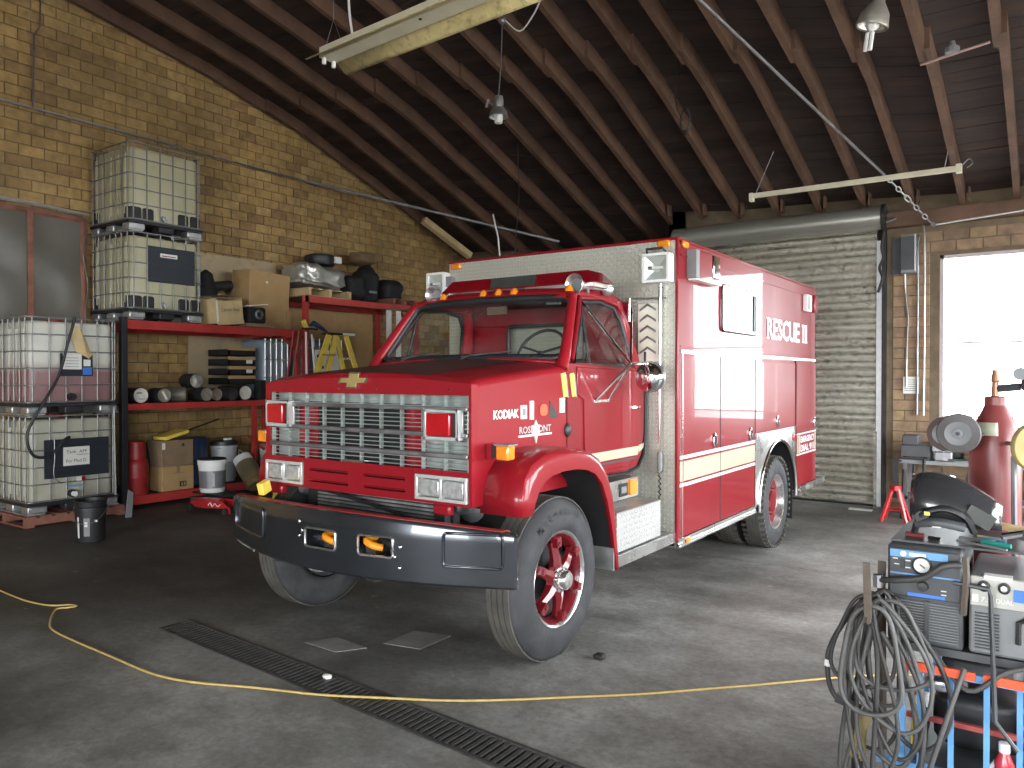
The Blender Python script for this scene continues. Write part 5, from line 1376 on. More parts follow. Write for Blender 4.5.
# black machine part behind it
eng = thing('engine_part', 'bulky black engine part behind the small pale box', 'engine part', (-10.45, 6.85, TZ))
b = MB().box(-.22, -.33, 0, .22, .30, .42); b.obj('casting', BLACKM, eng, bev=.05)
MB().lathe([(.16, .40), (.17, .55), (.13, .62), (.10, .80), (.02, .86)], (0, .02, 0), n=16).obj('housing', BLACKM, eng, smooth=40)
MB().cyl((.0, .1, .62), (.05, .42, .66), .07, n=10).obj('outlet_pipe', BLACKM, eng); MB().box(-.1, -.3, .40, .2, -.12, .56).obj('mounting_block', BLACKM, eng, bev=.02)
# big leaning carton
bc = carton('large tall brown cardboard box leaning on top shelf', (-10.40, 7.79, TZ + .03), (.40, .82, .88), 0, CARD, rot=(-.03, .03, .10), flap=False)
MB().box(.211, -.1, .70, .213, -.06, .73).obj('white_sticker', PAPER, bc)
MB().obox((.0, .417, .44), (.38, .012, .86)).obj('pale_side', BOXWOOD, bc)
MB().box(-.1, .36, .0, .215, .46, .30).obj('torn_flap', CARD, bc)
# dark gearbox with bright blade between them
gb2 = thing('gearbox', 'dark gearbox with a round opening between pale box and carton', 'gearbox', (-9.99, 7.36, TZ))
MB().box(-.12, -.16, .06, .12, .16, .30).obj('casing', BLACKM, gb2, bev=.03); MB().lathe([(.07, .0), (.075, .02), (.05, .03), (.04, .0)], (.12, .02, .19), 'X', 14, caps=False).obj('bore_ring', STEEL, gb2, smooth=40)
MB().obox((.05, .0, .335), (.10, .42, .012), (.13, 0, 0)).obj('cover_plate', ALU, gb2)
MB().box(-.12, -.22, 0, .14, .30, .055).obj('base_board', CARDG, gb2)
# pallet with silver wrapped bundle
def small_pallet(label, x, y, z, lx, ly, h, mat=BOXWOOD, nb=5):
    t = thing('pallet', label, 'pallet', (x, y, z))
    for k in range(nb): MB().box(-lx / 2, -ly / 2 + k * (ly - .1) / (nb - 1), h - .02, lx / 2, -ly / 2 + k * (ly - .1) / (nb - 1) + .1, h).obj('deck_board', mat, t)
    for yv in (-ly / 2, -.03, ly / 2 - .06): MB().box(-lx / 2, yv, 0, lx / 2, yv + .06, h - .02).obj('stringer', mat, t)
    MB().box(lx / 2 - .08, -ly / 2, -.0, lx / 2, ly / 2, .018).obj('bottom_board', mat, t)
    return t
small_pallet('small pale pallet under the silver wrapped bundle', -10.33, 8.86, 3.062, .8, .94, .14)
bu = thing('wrapped_bundle', 'crumpled silver wrapped bundle on the small pale pallet', 'bundle', (-10.33, 8.84, 3.21))
bm = bmesh.new(); bmesh.ops.create_icosphere(bm, subdivisions=4, radius=1)
random.seed(5)
for v in bm.verts:
    n = math.sin(v.co.x * 7 + v.co.z * 9) * .05 + math.sin(v.co.y * 13 + v.co.x * 5) * .05 + random.uniform(-.03, .03)
    s2 = 1 + n
    co = Vector((math.copysign(abs(v.co.x) ** .45, v.co.x), math.copysign(abs(v.co.y) ** .45, v.co.y), math.copysign(abs(v.co.z) ** .5, v.co.z)))
    v.co = Vector((co.x * .36 * s2, co.y * .47 * s2, co.z * .19 * s2 + .20 + (.05 if co.y < 0 else 0)))
me = bpy.data.meshes.new('wrap'); bm.to_mesh(me); bm.free(); me.materials.append(TARP); me.polygons.foreach_set('use_smooth', [True] * len(me.polygons))
o = bpy.data.objects.new('wrap', me); COL.objects.link(o); o.parent = bu
ty = thing('spare_tyre', 'small black tyre lying on top of the silver bundle', 'tyre', (-10.33, 8.98, 3.665))
MB().lathe([(.15, .0), (.24, -.01), (.27, .06), (.26, .14), (.20, .17), (.14, .15), (.15, .0)], n=24, caps=False).obj('tyre_body', BLACK, ty, smooth=50)
MB().box(.15, .10, .02, .28, .24, .13).obj('paper_tag', PAPER, ty)
# heap of black machinery and bags on the far shelf
def lump(name, label, cat, loc, sc3, mat, seed=1, rough=.12, group=None, power=.7):
    random.seed(seed)
    bm = bmesh.new(); bmesh.ops.create_icosphere(bm, subdivisions=3, radius=1)
    for v in bm.verts:
        n = 1 + rough * (math.sin(v.co.x * 5 + seed) + math.sin(v.co.y * 6 + seed * 2) + math.sin(v.co.z * 7 - seed)) / 2 + random.uniform(-.03, .03)
        v.co = Vector([math.copysign(abs(c) ** power, c) * n * q for c, q in zip(v.co, sc3)]); v.co.z = max(v.co.z, -sc3[2] * .92) + sc3[2] * .92
    me = bpy.data.meshes.new(name); bm.to_mesh(me); bm.free(); me.materials.append(mat); me.polygons.foreach_set('use_smooth', [True] * len(me.polygons))
    o = bpy.data.objects.new(name, me); COL.objects.link(o); o.location = loc
    return tag(o, label, cat, group)
lump('black_sack', 'large black sack at the near end of the dark heap', 'sack', (-10.3, 9.58, 3.07), (.34, .21, .25), BLACKM, 3)
ln = lump('black_sack', 'upright black sack in the middle of the dark heap', 'sack', (-10.4, 10.10, 3.07), (.32, .18, .36), BLACKM, 7)
lump('engine_block', 'dark engine block with brown cover, top of the dark heap', 'engine part', (-10.45, 10.1, 3.80), (.20, .24, .12), M_('brown_cover', (.16, .10, .05), .7), 9)
lump('black_sack', 'low black sack at the far end of the heap', 'sack', (-10.35, 10.60, 3.195), (.32, .24, .19), BLACKM, 12)
MB().box(-9.95, 9.72, 3.22, -9.93, 9.90, 3.26).obj('sack_label', GREYM, ln).location = (10.4, -10.05, -3.06)
small_pallet('broken brown pallet under the far black sack', -10.25, 10.66, 3.062, .7, .64, .12, WOODRED, 4)
# ---- middle shelf: filters and cans lying with the ends towards the room
MZ = 1.387
def can(label, y, r, l, body, end, rz=0.0, z=MZ, x=-9.88, name='oil_filter', tilt=0, extra=None):
    t = thing(name, label, 'canister', (x, y, z + r), rot=(0, tilt, rz))
    MB().lathe([(r * .96, -l), (r, -l + .01), (r, -.015), (r * .97, 0)], (0, 0, 0), 'X', 22).obj('can_body', body, t, smooth=40)
    MB().lathe([(r * .93, -.002), (r * .93, .004), (r * .86, .004), (r * .84, -.001 + .004), (0, .005)], (0, 0, 0), 'X', 22, caps=False).obj('can_end', end, t, smooth=40)
    if extra: extra(t, r)
    return t
def scrib(t, r):
    MB().box(.005, -r * .6, r * .25, .008, r * .1, r * .38).obj('end_print', INK, t); MB().box(.005, -r * .3, -r * .5, .008, r * .5, -r * .4).obj('end_print', GREYM, t)
ENDW = M_('pale_lid', (.62, .60, .54), .5, 0, .15, 12, dirt=(.3, .28, .24)); ENDG = M_('greasy_lid', (.26, .23, .19), .5, .2, .3, 12, dirt=(.12, .1, .08)); ENDM = M_('bright_lid', (.66, .66, .62), .25, .8, .3, 25)
can('black can with round white end, nearest the dark post', 5.53, .105, .3, BLACK, ENDW, extra=scrib)
can('greasy can with grey-brown end, second from the dark post', 5.86, .10, .3, BLACKM, ENDG, -.05, extra=lambda t, r: MB().obox((.006, 0, 0), (.004, .03, r * 1.3), (.5, 0, 0)).obj('paper_strip', PAPER, t))
can('grey-green can lying askew between other cans', 6.27, .105, .30, M_('greenish_can', (.17, .16, .12), .5, .2, .2), ENDG, .9, x=-10.02)
can('can with shiny silver end lying on top of the row', 6.37, .105, .28, BLACK, ENDM, 0, z=MZ + .19, x=-9.92)
can('dark can with rusty brown end, right of the silver one', 6.50, .10, .32, BLACK, ENDG, .0)
can('brown-ended can tucked behind the rusty one', 6.715, .095, .25, BLACK, M_('brown_lid', (.22, .17, .13), .55, 0, .3, 10), 0, x=-9.96)
can('black pail lying down beside the brown cans', 6.93, .10, .26, BLACK, BLACK, 0)
can('white-ended pail lying beside the stacked trays', 7.16, .11, .20, BLACK, ENDW, 0, x=-9.90)
# stack of trays
for k in range(4):
    t = thing('tray', ['lowest', 'second lowest', 'second highest', 'topmost'][k] + ' dark brown tray in the stack on the middle shelf', 'tray', (-10.44, 7.30, MZ + .235 + k * .145), group='stacked brown trays')
    w = MB()
    for q in ((-.26, -.23, 0, .26, .23, .012), (.24, -.23, 0, .26, .23, .10), (-.26, -.23, 0, -.24, .23, .10), (-.26, -.23, 0, .26, -.21, .10), (-.26, .21, 0, .26, .23, .10)): w.box(*q)
    w.obj('tray_body', BLACKM, t); MB().box(.25, -.24, .085, .275, .24, .135).obj('tray_rim', CARD, t)
    MB().box(.261, .08, .03, .264, .19, .09).obj('tray_label', PAPER, t) if k in (1, 2) else None
lump('parts_heap', 'heap of black parts under the brown trays', 'parts', (-10.44, 7.3, MZ), (.22, .20, .11), BLACKM, 21)
bx = MB().box(-10.05, 7.42, MZ, -9.90, 7.53, MZ + .30).obj('black_case', BLACKM, None, bev=.01); tag(bx, 'narrow black case at the right end of the middle shelf', 'case')
# crate of blue-grey bars behind the rack end
cg = thing('caged_tote', 'grey caged tote seen through the end of the red rack', 'tote', (-10.42, 7.9, 1.39), world=True)
MB().box(-10.73, 7.66, 1.39, -10.13, 8.13, 2.33).obj('tank', M_('bluegrey_tank', (.20, .25, .29), .4, 0, .1), cg, bev=.05)
for k in range(5): MB().cyl((-10.115, 7.68 + k * .108, 1.39), (-10.115, 7.68 + k * .108, 2.34), .011, n=6).obj('cage_bar', GALV, cg)
for k in range(4): MB().cyl((-10.11, 7.66, 1.45 + k * .28), (-10.11, 8.13, 1.45 + k * .28), .011, n=6).obj('cage_bar', GALV, cg)
gt = thing('grey_tank', 'tall blue-grey tank standing behind the white poles and ladder', 'tank', (-10.4, 8.8, 0), world=True)
MB().box(-10.72, 8.36, 0, -10.12, 9.30, 2.36).obj('tank_body', M_('bluegrey_tank_dark', (.15, .18, .21), .4, 0, .1), gt, bev=.07)
for k in range(8): MB().cyl((-10.10, 8.40 + k * .122, 0), (-10.10, 8.40 + k * .122, 2.38), .011, n=6).obj('cage_bar', GALV, gt)
for k in range(3): MB().cyl((-10.09, 8.36, 1.5 + k * .36), (-10.09, 9.30, 1.5 + k * .36), .011, n=6).obj('cage_bar', GALV, gt)
# poles, ladders
def pole(label, p0, p1, r, mat, name='pole'): return tag(MB().cyl(p0, p1, r, n=8).obj(name, mat, None, smooth=40), label, 'pole')
sq = thing('squeegee', 'long white squeegee pole with yellow and blue head by the rack', 'squeegee', (-9.62, 8.14, 0), world=True)
MB().cyl((-9.62, 8.12, 0), (-9.70, 8.14, 2.45), .016, n=8).obj('handle', WHITE, sq); MB().cyl((-9.66, 8.125, 1.6), (-9.67, 8.13, 1.78), .022, n=8).obj('grip', DBLUE, sq)
MB().obox((-9.70, 8.22, 2.50), (.05, .30, .035)).obj('head', BLACK, sq); MB().obox((-9.70, 8.12, 2.57), (.04, .07, .14), (.5, 0, 0)).obj('yellow_bracket', YELLOW, sq)
MB().tube([(-9.70, 8.22, 2.56), (-9.70, 8.30, 2.60), (-9.70, 8.42, 2.55), (-9.70, 8.62, 2.44)], [.02, .045, .04, .012], 8).obj('blue_brush', DBLUE, sq, smooth=60)
pole('second white pole standing beside the squeegee', (-9.55, 8.36, 0), (-9.75, 8.30, 2.42), .015, WHITE)
for k, (y, lb_) in enumerate(((7.86, 'first'), (7.97, 'second'))):
    o = MB().cyl((-9.78, y - .14, 1.1), (-9.80, y + .12, 2.46), .018, n=6).obj('wood_lath', WOODRED if k else RED_OLD, None); tag(o, ('red' if k == 0 else 'brown wooden') + ' lath leaning at the end of the rack', 'lath')
sl2 = thing('stepladder', 'yellow fibreglass stepladder standing behind the truck hood', 'ladder', (-9.2, 8.3, 0), world=True)
def strip(p0, p1, w, th, m, nm, par):
    p0, p1 = Vector(p0), Vector(p1); d = (p1 - p0).normalized(); sd = Vector((0, 1, 0)); sd = (sd - d * sd.dot(d)).normalized(); nn = d.cross(sd)
    vs = [p + sd * a * w / 2 + nn * b * th / 2 for p in (p0, p1) for a, b in ((-1, -1), (1, -1), (1, 1), (-1, 1))]
    return MB().add(vs, [(3, 2, 1, 0), (4, 5, 6, 7), (0, 1, 5, 4), (1, 2, 6, 5), (2, 3, 7, 6), (3, 0, 4, 7)]).obj(nm, m, par)
LX = -9.30
strip((LX, 8.27, 2.40), (LX + .35, 6.95, 0), .10, .03, YELLOW, 'rail', sl2); strip((LX - .02, 8.43, 2.40), (LX + .12, 7.55, .0), .10, .03, YELLOW, 'rail', sl2)
strip((LX - .05, 8.46, 2.40), (LX - .12, 9.15, 0), .085, .03, YELLOW, 'rear_rail', sl2); strip((LX - .05, 8.66, 2.40), (LX - .08, 9.68, 0), .085, .03, YELLOW, 'rear_rail', sl2)
for k in range(6):
    z = 2.08 - k * .33; f = (2.40 - z) / 2.4
    ya, yb = 8.27 - 1.32 * f, 8.43 - .88 * f
    MB().obox((LX + .22 * f, (ya + yb) / 2, z), (.09, yb - ya + .06, .03)).obj('step', ALU if k else CARD, sl2)
    yc, yd = 8.46 + .69 * f, 8.66 + 1.02 * f
    MB().obox((LX - .07, (yc + yd) / 2, z - .05), (.03, yd - yc + .05, .025)).obj('brace', ALU, sl2)
MB().box(LX - .12, 8.22, 2.40, LX + .06, 8.50, 2.43).obj('top_cap', BLACKM, sl2); MB().box(LX - .12, 8.50, 2.40, LX + .06, 8.76, 2.435).obj('top_cap', WHITE, sl2)
wsn = MB().box(-9.83, 8.42, 0.0, -9.81, 8.95, 2.18).obj('white_sign_board', WHITE, None); tag(wsn, 'white printed board behind the yellow stepladder', 'board'); wsn['category'] = 'board'
for k in range(3): MB().box(-9.812, 8.46, 2.05 - k * .09, -9.805, 8.60, 2.10 - k * .09).obj('board_print', INK, wsn)
for y, lb_ in ((10.07, 'nearer'), (10.32, 'farther')):
    o = MB().box(-9.79, y - .035, 0, -9.72, y + .035, 2.93).obj('white_post', WHITE, None, bev=.006); tag(o, lb_ + ' of two white posts at the far end of the rack', 'post')
o = MB().cyl((-9.75, 10.0, 2.95), (-9.75, 10.8, 2.98), .018, n=6).obj('steel_bar', GALV, None); tag(o, 'horizontal steel bar across the tops of the white posts', 'bar')
# ---- lower shelf
LZ = .167
def drum(t_, prof, m, nm, n=24, org=(0, 0, 0)): return MB().lathe(prof, org, 'Z', n).obj(nm, m, t_, smooth=40)
gc = thing('gas_cylinder', 'worn red cylinder on the lower shelf beside the dark post', 'cylinder', (-10.0, 5.53, LZ))
drum(gc, [(.145, 0), (.15, .02), (.15, .22), (.153, .225), (.153, .24), (.15, .245), (.15, .40), (.135, .46), (.118, .475), (.118, .60), (.115, .70), (.10, .715), (0, .716)], RED_OLD, 'shell'); MB().box(.05, -.02, .6, .125, .02, .68).obj('valve_guard', RED_OLD, gc)
c1 = carton('lower of two stacked cardboard boxes on the low shelf', (-10.08, 6.07, LZ), (.36, .47, .335), 0, CARD, group='stacked cartons low shelf')
MB().box(.181, .02, .05, .184, .12, .12).obj('print_mark', INK, c1)
for yv in (.045, .085): MB().box(.183, yv, .06, .186, yv + .02, .11).obj('print_mark', CARD, c1)
MB().box(.181, -.08, .235, .183, .10, .245).obj('print_line', CARDG, c1)
c2 = carton('upper greyer cardboard box with small white label, low shelf', (-10.08, 6.06, LZ + .337), (.36, .48, .36), .03, CARDG, group='stacked cartons low shelf')
MB().box(.181, -.235, .24, .184, -.19, .33).obj('white_label', PAPER, c2); MB().box(.181, .06, .27, .183, .1, .31).obj('print_mark', INK, c2)
yb_ = thing('plastic_tray', 'yellow plastic lid lying on the greyer cardboard box', 'lid', (-10.05, 6.10, LZ + .745), rot=(.22, 0, .1)); MB().box(-.15, -.22, 0, .12, .17, .05).obj('tray_body', YELLOW, yb_, bev=.01)
lump('yellow_bag', 'dark and yellow bag squeezed between red cylinder and cartons', 'bag', (-10.25, 5.755, LZ), (.13, .055, .34), M_('yellow_black_bag', (.25, .20, .05), .5, 0, .5, 6, dirt=(.01, .01, .01), dscale=5, dlo=.4, dhi=.5), 31)
wb2 = thing('paint_bucket', 'white and grey bucket with black lid standing over the red jack', 'bucket', (-9.18, 6.12, .205))
drum(wb2, [(.150, 0), (.158, .02), (.163, .06)], WHITE, 'base_band'); drum(wb2, [(.160, .06), (.172, .29)], M_('dull_grey_label', (.30, .31, .32), .35, .5, .1), 'label_band'); drum(wb2, [(.172, .29), (.178, .36), (.186, .362), (.186, .43), (.176, .432)], WHITE, 'rim_band'); drum(wb2, [(.18, .432), (.17, .45), (0, .452)], BLACK, 'bucket_lid')
MB().box(.155, -.10, .09, .166, -.075, .26).obj('white_strip', PAPER, wb2)
bd2 = thing('drum', 'dark blue drum behind the white and grey bucket', 'drum', (-10.35, 6.58, LZ)); drum(bd2, [(.2, 0), (.205, .02), (.205, .36), (.21, .37), (.205, .38), (.205, .66), (.19, .68), (0, .68)], DBLUE, 'shell')
b3 = thing('paint_bucket', 'tall grey bucket with dark lid behind the white one', 'bucket', (-10.25, 7.03, LZ)); drum(b3, [(.16, 0), (.185, .30)], GREYM, 'shell'); drum(b3, [(.186, .30), (.19, .50), (.2, .51), (.2, .54)], M_('pale_grey_band', (.42, .44, .45), .4), 'rim_band'); drum(b3, [(.2, .54), (.195, .60), (.12, .62), (0, .62)], BLACK, 'bucket_lid'); MB().box(.06, -.05, .62, .12, .05, .65).obj('lid_handle', WHITE, b3)
b4 = thing('filter_jar', 'dusty jar with yellow sludge tipped against the bumper side', 'jar', (-9.55, 7.10, .14), rot=(0, -.75, 0)); drum(b4, [(.135, .0), (.145, .015), (.147, .10)], M_('sludge', (.24, .165, .075), .6, 0, .25, 10), 'sludge'); drum(b4, [(.147, .10), (.147, .38), (.135, .42)], M_('dusty_jar', (.26, .22, .13), .4, 0, .2), 'jar_glass'); drum(b4, [(.14, .42), (.14, .52), (.12, .53), (0, .53)], WHITE, 'jar_collar')
MB().tube([(.0, -.05, .53), (.03, 0, .66), (0, .10, .58), (0, .16, .52)], .012, 6).obj('wire_bail', GALV, b4)
b5 = thing('paint_bucket', 'white bucket nearly hidden behind the truck nose', 'bucket', (-10.1, 7.72, .34)); drum(b5, [(.12, -.33), (.13, .28), (.135, .30), (.13, .34)], WHITE, 'shell'); MB().cyl((0, 0, .34), (.02, 0, .45), .012, n=6).obj('bail_stub', STEEL, b5)
wn2 = MB().tube([(-10.62, 6.4, .86), (-10.62, 7.2, 1.08)], .012, 6).obj('iron_rod', IRON, None); tag(wn2, 'thin dark rod lying above the low shelf buckets', 'rod')
# floor jack
fj = thing('floor_jack', 'red trolley jack on the floor under the rack', 'jack', (-8.78, 5.90, 0), rz=-PI / 2 + .12)
RJ = M_('bright_red_enamel', (.44, .022, .024), .35, 0, .1, coat=.4)
b = MB().prism([(-.38, .07), (-.34, .14), (.05, .17), (.22, .17), (.35, .09), (.36, .02), (.29, .02), (.27, .08), (-.1, .06)], 'X', .08, .10); b.obj('side_plate', RJ, fj); MB().prism([(-.38, .07), (-.34, .14), (.05, .17), (.22, .17), (.35, .09), (.36, .02), (.29, .02), (.27, .08), (-.1, .06)], 'X', -.10, -.08).obj('side_plate', RJ, fj)
MB().tube([(0, -.34, .12), (0, .1, .14)], .05, 6).obj('lift_arm', RJ, fj); MB().cyl((0, -.40, .13), (0, -.40, .17), .06, n=14).obj('saddle', IRON, fj)
for yv, w in ((-.33, .05), (.30, .045)):
    for xv in (-.12, .12): MB().cyl((xv - .015, yv, w), (xv + .015, yv, w), w, n=14).obj('wheel', IRON, fj)
MB().tube(smooth_path([(.103, -.02, .10), (.103, .02, .14), (.103, .05, .09), (.103, .10, .13), (.103, .15, .10), (.103, .2, .125)], 4), .006, 5).obj('script_mark', WHITE, fj)
bo = MB().box(-9.42, 5.98, .182, -8.72, 6.32, .203).obj('dark_board', IRON, None); tag(bo, 'dark board lying on the red trolley jack under the bucket', 'board')
# yellow chock on the bumper deck
yc_ = MB().obox((-4.44, 3.36, .982), (.05, .085, .085), (.3, 0, .2)).obj('yellow_block', YELLOW, None, bev=.006); tag(yc_, 'small yellow block resting on the bumper deck beside the headlight', 'block')
# grey folded panel against the totes
o = MB().prism([(5.02, .0), (5.10, .0), (5.12, .30), (5.06, .34)], 'X', -9.35, -9.33).obj('grey_scoop', GREYM, None); tag(o, 'curved grey sheet standing on the floor behind the black bucket', 'sheet')

# ================================================================== HANGING FROM THE ROOF
fx = thing('fluorescent_fixture', 'long old fluorescent fixture with yellowed reflector, hung near the camera', 'light fixture', (-3.9, 4.48, 4.55), world=True)
FX0, FX1 = -5.08, -2.62
b = MB().box(FX0, 4.40, 4.44, FX1, 4.56, 4.53); b.obj('channel', FLUORW, fx, bev=.006)
prof = [(4.27, 4.395), (4.275, 4.47), (4.38, 4.50), (4.40, 4.485), (4.395, 4.44)]
for sgn in (1, -1):
    P = [(4.48 + sgn * (4.48 - a) * -1 if sgn < 0 else a, z) for a, z in [(4.265, 4.385), (4.30, 4.40), (4.36, 4.445), (4.40, 4.475)]]
    P = [((a if sgn > 0 else 8.96 - a), z) for a, z in [(4.262, 4.385), (4.29, 4.395), (4.345, 4.44), (4.40, 4.475)]]
    MB().grid([[(x, a, z) for a, z in P] for x in (FX0, -4.2, -3.4, FX1)]).obj('reflector_wing', FLUOR, fx, smooth=50, solid=.006)
for x in (FX0 + .03, FX1 - .05):
    for yv in (4.43, 4.53): MB().cyl((x, yv, 4.39), (x, yv, 4.44), .018, n=8).obj('tube_socket', WHITE, fx)
MB().cyl((-3.9, 4.44, 4.432), (-3.9, 4.44, 4.44), .012, n=8).obj('knockout', IRON, fx)
for x in (FX0 + .12, FX1 - .12):
    zt = zroof(x, 4.5)
    MB().tube([(x - .05, 4.42, 4.53), (x, 4.46, 4.75), (x + .05, 4.52, 4.53)], .004, 5).obj('hanger_wire', STEEL, fx); MB().tube([(x, 4.46, 4.75), (x, 4.46, zt + .05)], .005, 5).obj('hanger_chain', STEEL, fx)
MB().tube(smooth_path([(-4.70, 4.45, 4.53), (-4.75, 4.45, 4.85), (-4.9, 4.6, 5.4), (-5.0, 4.8, zroof(-5, 4.8) + .05)], 4), .010, 6).obj('supply_cable', WHITE, fx, smooth=60)
fx.location.y = 4.41; fx.rotation_euler.z = -0.07
# pendant lamp far
pl = thing('pendant_lamp', 'small metal pendant lamp hanging on a long wire from a rafter', 'lamp', (-5.31, 7.31, 4.97), world=True)
pl.location.z -= 0.11
zt = zroof(-5.31, 7.31)
MB().lathe([(.055, 5.00), (.06, 5.07), (.05, 5.13), (.015, 5.14)], (-5.31, 7.31, 0), 'Z', 14).obj('lamp_cap', GALV, pl, smooth=40)
MB().lathe([(.062, 5.0), (.10, 4.95), (.115, 4.89), (.11, 4.89), (.055, 4.99)], (-5.31, 7.31, 0), 'Z', 18, caps=False).obj('reflector', GALV, pl, smooth=50)
MB().lathe([(.045, 4.98), (.05, 4.90), (.045, 4.82), (.0, 4.81)], (-5.31, 7.31, 0), 'Z', 12, caps=False).obj('bulb', WHITE, pl, smooth=50)
MB().tube([(-5.37, 7.29, 5.05), (-5.45, 7.28, 5.09), (-5.47, 7.28, 5.03), (-5.43, 7.27, 5.11)], .016, 6).obj('clamp', STEEL, pl)
MB().tube([(-5.31, 7.31, 5.14), (-5.29, 7.33, 5.5), (-5.27, 7.33, zt + .11)], .007, 6).obj('lamp_wire', STEEL, pl)
MB().sphere((-5.27, 7.33, zt + .09), .045, 10, 6).obj('ceiling_rose', STEEL, pl, smooth=60)
wr = MB().tube(smooth_path([(-5.22, 7.33, zt - .04), (-5.0, 7.3, 5.70), (-4.75, 7.2, 5.78), (-4.5, 7.0, 5.84), (-3.95, 6.5, 5.84), (-3.4, 6.0, 5.84)], 5), .009, 6).obj('white_cable', WHITE, None, smooth=60); tag(wr, 'loose white cable running under the rafters from the pendant lamp', 'cable')
# reflector lamp at the right
rl = thing('reflector_lamp', 'cone shaped reflector lamp under the rafters at upper right', 'lamp', (-1.16, 6.55, 4.5), world=True)
c = Vector((-1.16, 6.55, 4.47))
q = MB().lathe([(.118, .0), (.122, .01), (.105, .10), (.07, .16), (.05, .19), (.045, .25), (.02, .26)], (0, 0, 0), 'Z', 20, caps=False).xf(Matrix.Translation(c) @ Matrix.Rotation(.25, 4, 'Y'))
q.obj('shade', M_('grey_shade', (.34, .32, .28), .4, .4, .15), rl, smooth=50)
MB().lathe([(.11, .012), (.09, .08), (.05, .12), (0, .12)], (0, 0, 0), 'Z', 18, caps=False).xf(Matrix.Translation(c) @ Matrix.Rotation(.25, 4, 'Y')).obj('inner_reflector', ALU, rl, smooth=50)
MB().sphere((-1.15, 6.55, 4.50), .055, 12, 8).obj('bulb', WHITE, rl, smooth=60)
MB().tube([(-1.12, 6.55, 4.72), (-1.2, 6.52, 4.85), (-1.08, 6.56, 4.95), (-1.09, 6.6, zroof(-1.09, 6.6) + .05)], .02, 6).obj('lamp_arm', IRON, rl)
tb = thing('hanging_tube', 'short white double tube hanging below the cone shaped lamp', 'lamp', (-1.185, 6.53, 4.3), world=True)
for dx in (-.018, .018): MB().cyl((-1.185 + dx, 6.53, 4.29), (-1.17 + dx, 6.54, 4.43), .016, n=8).obj('tube', WHITE, tb)
MB().tube([(-1.17, 6.54, 4.43), (-1.165, 6.55, 4.50)], .006, 5).obj('tube_wire', WHITE, tb)
# strip light along the eave
st = thing('strip_light', 'slim cream strip light hung on wires before the roller door', 'light fixture', (-2.1, 10.5, 4.2), world=True)
MB().box(-3.36, 10.47, 4.175, -.90, 10.53, 4.235).obj('channel', FLUORW, st, bev=.004); MB().box(-3.36, 10.455, 4.17, -.90, 10.47, 4.195).obj('lower_lip', FLUORW, st)
MB().box(-3.38, 10.45, 4.13, -3.33, 10.54, 4.24).obj('end_cap', FLUORW, st); MB().box(-.93, 10.45, 4.15, -.87, 10.54, 4.25).obj('end_cap', FLUORW, st)
for x, dx in ((-3.3, .25), (-1.05, .05)): MB().tube([(x, 10.5, 4.235), (x + dx, 10.45, zroof(x + dx, 10.45) + .06)], .004, 5).obj('hanger_wire', STEEL, st)
MB().tube(smooth_path([(-.88, 10.5, 4.22), (-.80, 10.5, 4.30), (-.76, 10.48, 4.24), (-.82, 10.5, 4.20)], 4), .006, 5).obj('flex', STEEL, st)
# tie rod with turnbuckle
tr = thing('tie_rod', 'long steel tie rod with turnbuckle and chain under the roof', 'rod', (-1.6, 11.2, 4.0), world=True)
A_, B2 = Vector((-3.84, 1.47, 6.35)), Vector((-1.75, 11.15, 4.33)); C2 = Vector((-1.33, 12.0, 3.82))
MB().cyl(tuple(A_), tuple(B2), .017, n=8).obj('rod', STEEL, tr)
for k in range(9):
    p = B2.lerp(C2, k / 10.0); d = (C2 - B2).normalized()
    sd = d.orthogonal().normalized(); up = d.cross(sd)
    if k % 2: sd, up = up, sd
    L = .05 if k not in (3, 4) else .075
    MB().tube([p + d * L * math.cos(a) + sd * .026 * math.sin(a) for a in [2 * PI * i / 10 for i in range(10)]], .009, 5, closed=True).obj('chain_link', GALV, tr)
MB().cyl(tuple(B2.lerp(C2, .85)), tuple(C2), .012, n=6).obj('eye_bolt', STEEL, tr)
MB().cyl((-1.33, 12.04, 3.82), (-1.33, 11.94, 3.83), .03, n=8).obj('wall_plate', STEEL, tr)
# pipes at upper right
o = MB().tube([(-.38, 4.6, 4.55), (-.12, 5.6, 4.42), (.05, 6.6, 4.25)], .028, 8).obj('pale_pipe', M_('pale_pipe_paint', (.52, .42, .27), .5, 0, .15), None, smooth=60); tag(o, 'pale pipe slanting down at the upper right corner', 'pipe')
o = MB().tube([(-1.0, 8.0, 4.62), (-.45, 7.9, 4.66)], .012, 6).obj('thin_pink_pipe', M_('pinkish_pipe_paint', (.45, .30, .27), .5), None); tag(o, 'thin pinkish pipe bridging two rafters at upper right', 'pipe')
o = MB().lathe([(.06, 0), (.06, .04), (.03, .06), (.02, .10)], (-.74, 7.96, 4.66), 'Z', 10).obj('junction_box', GREYM, None); tag(o, 'small round grey box on the thin pinkish pipe', 'box')
o = MB().tube([(-1.33, 12.02, 3.83), (-.6, 12.02, 3.88), (.6, 12.02, 3.97), (3.0, 12.02, 4.0)], .014, 6).obj('eave_conduit', GALV, None); tag(o, 'thin conduit running above the bright window', 'conduit', kind='structure')
o = MB().tube(smooth_path([(-3.60, 8.6, 5.5), (-3.63, 8.55, 5.2), (-3.60, 8.5, 4.9), (-3.52, 8.5, 4.72)], 4), .006, 5).obj('dangling_wire', IRON, None); tag(o, 'dark wire dangling from a rafter above the truck', 'wire')
cl_ = MB()
for k in range(4): cl_.tube([(-3.5 + .06 * math.sin(a), 8.5 + .01 * k, 4.72 + (.12 + .01 * k) * math.cos(a)) for a in [2 * PI * i / 14 for i in range(14)]], .007, 5, closed=True)
cl_ = cl_.obj('wire_coil', IRON, o); 
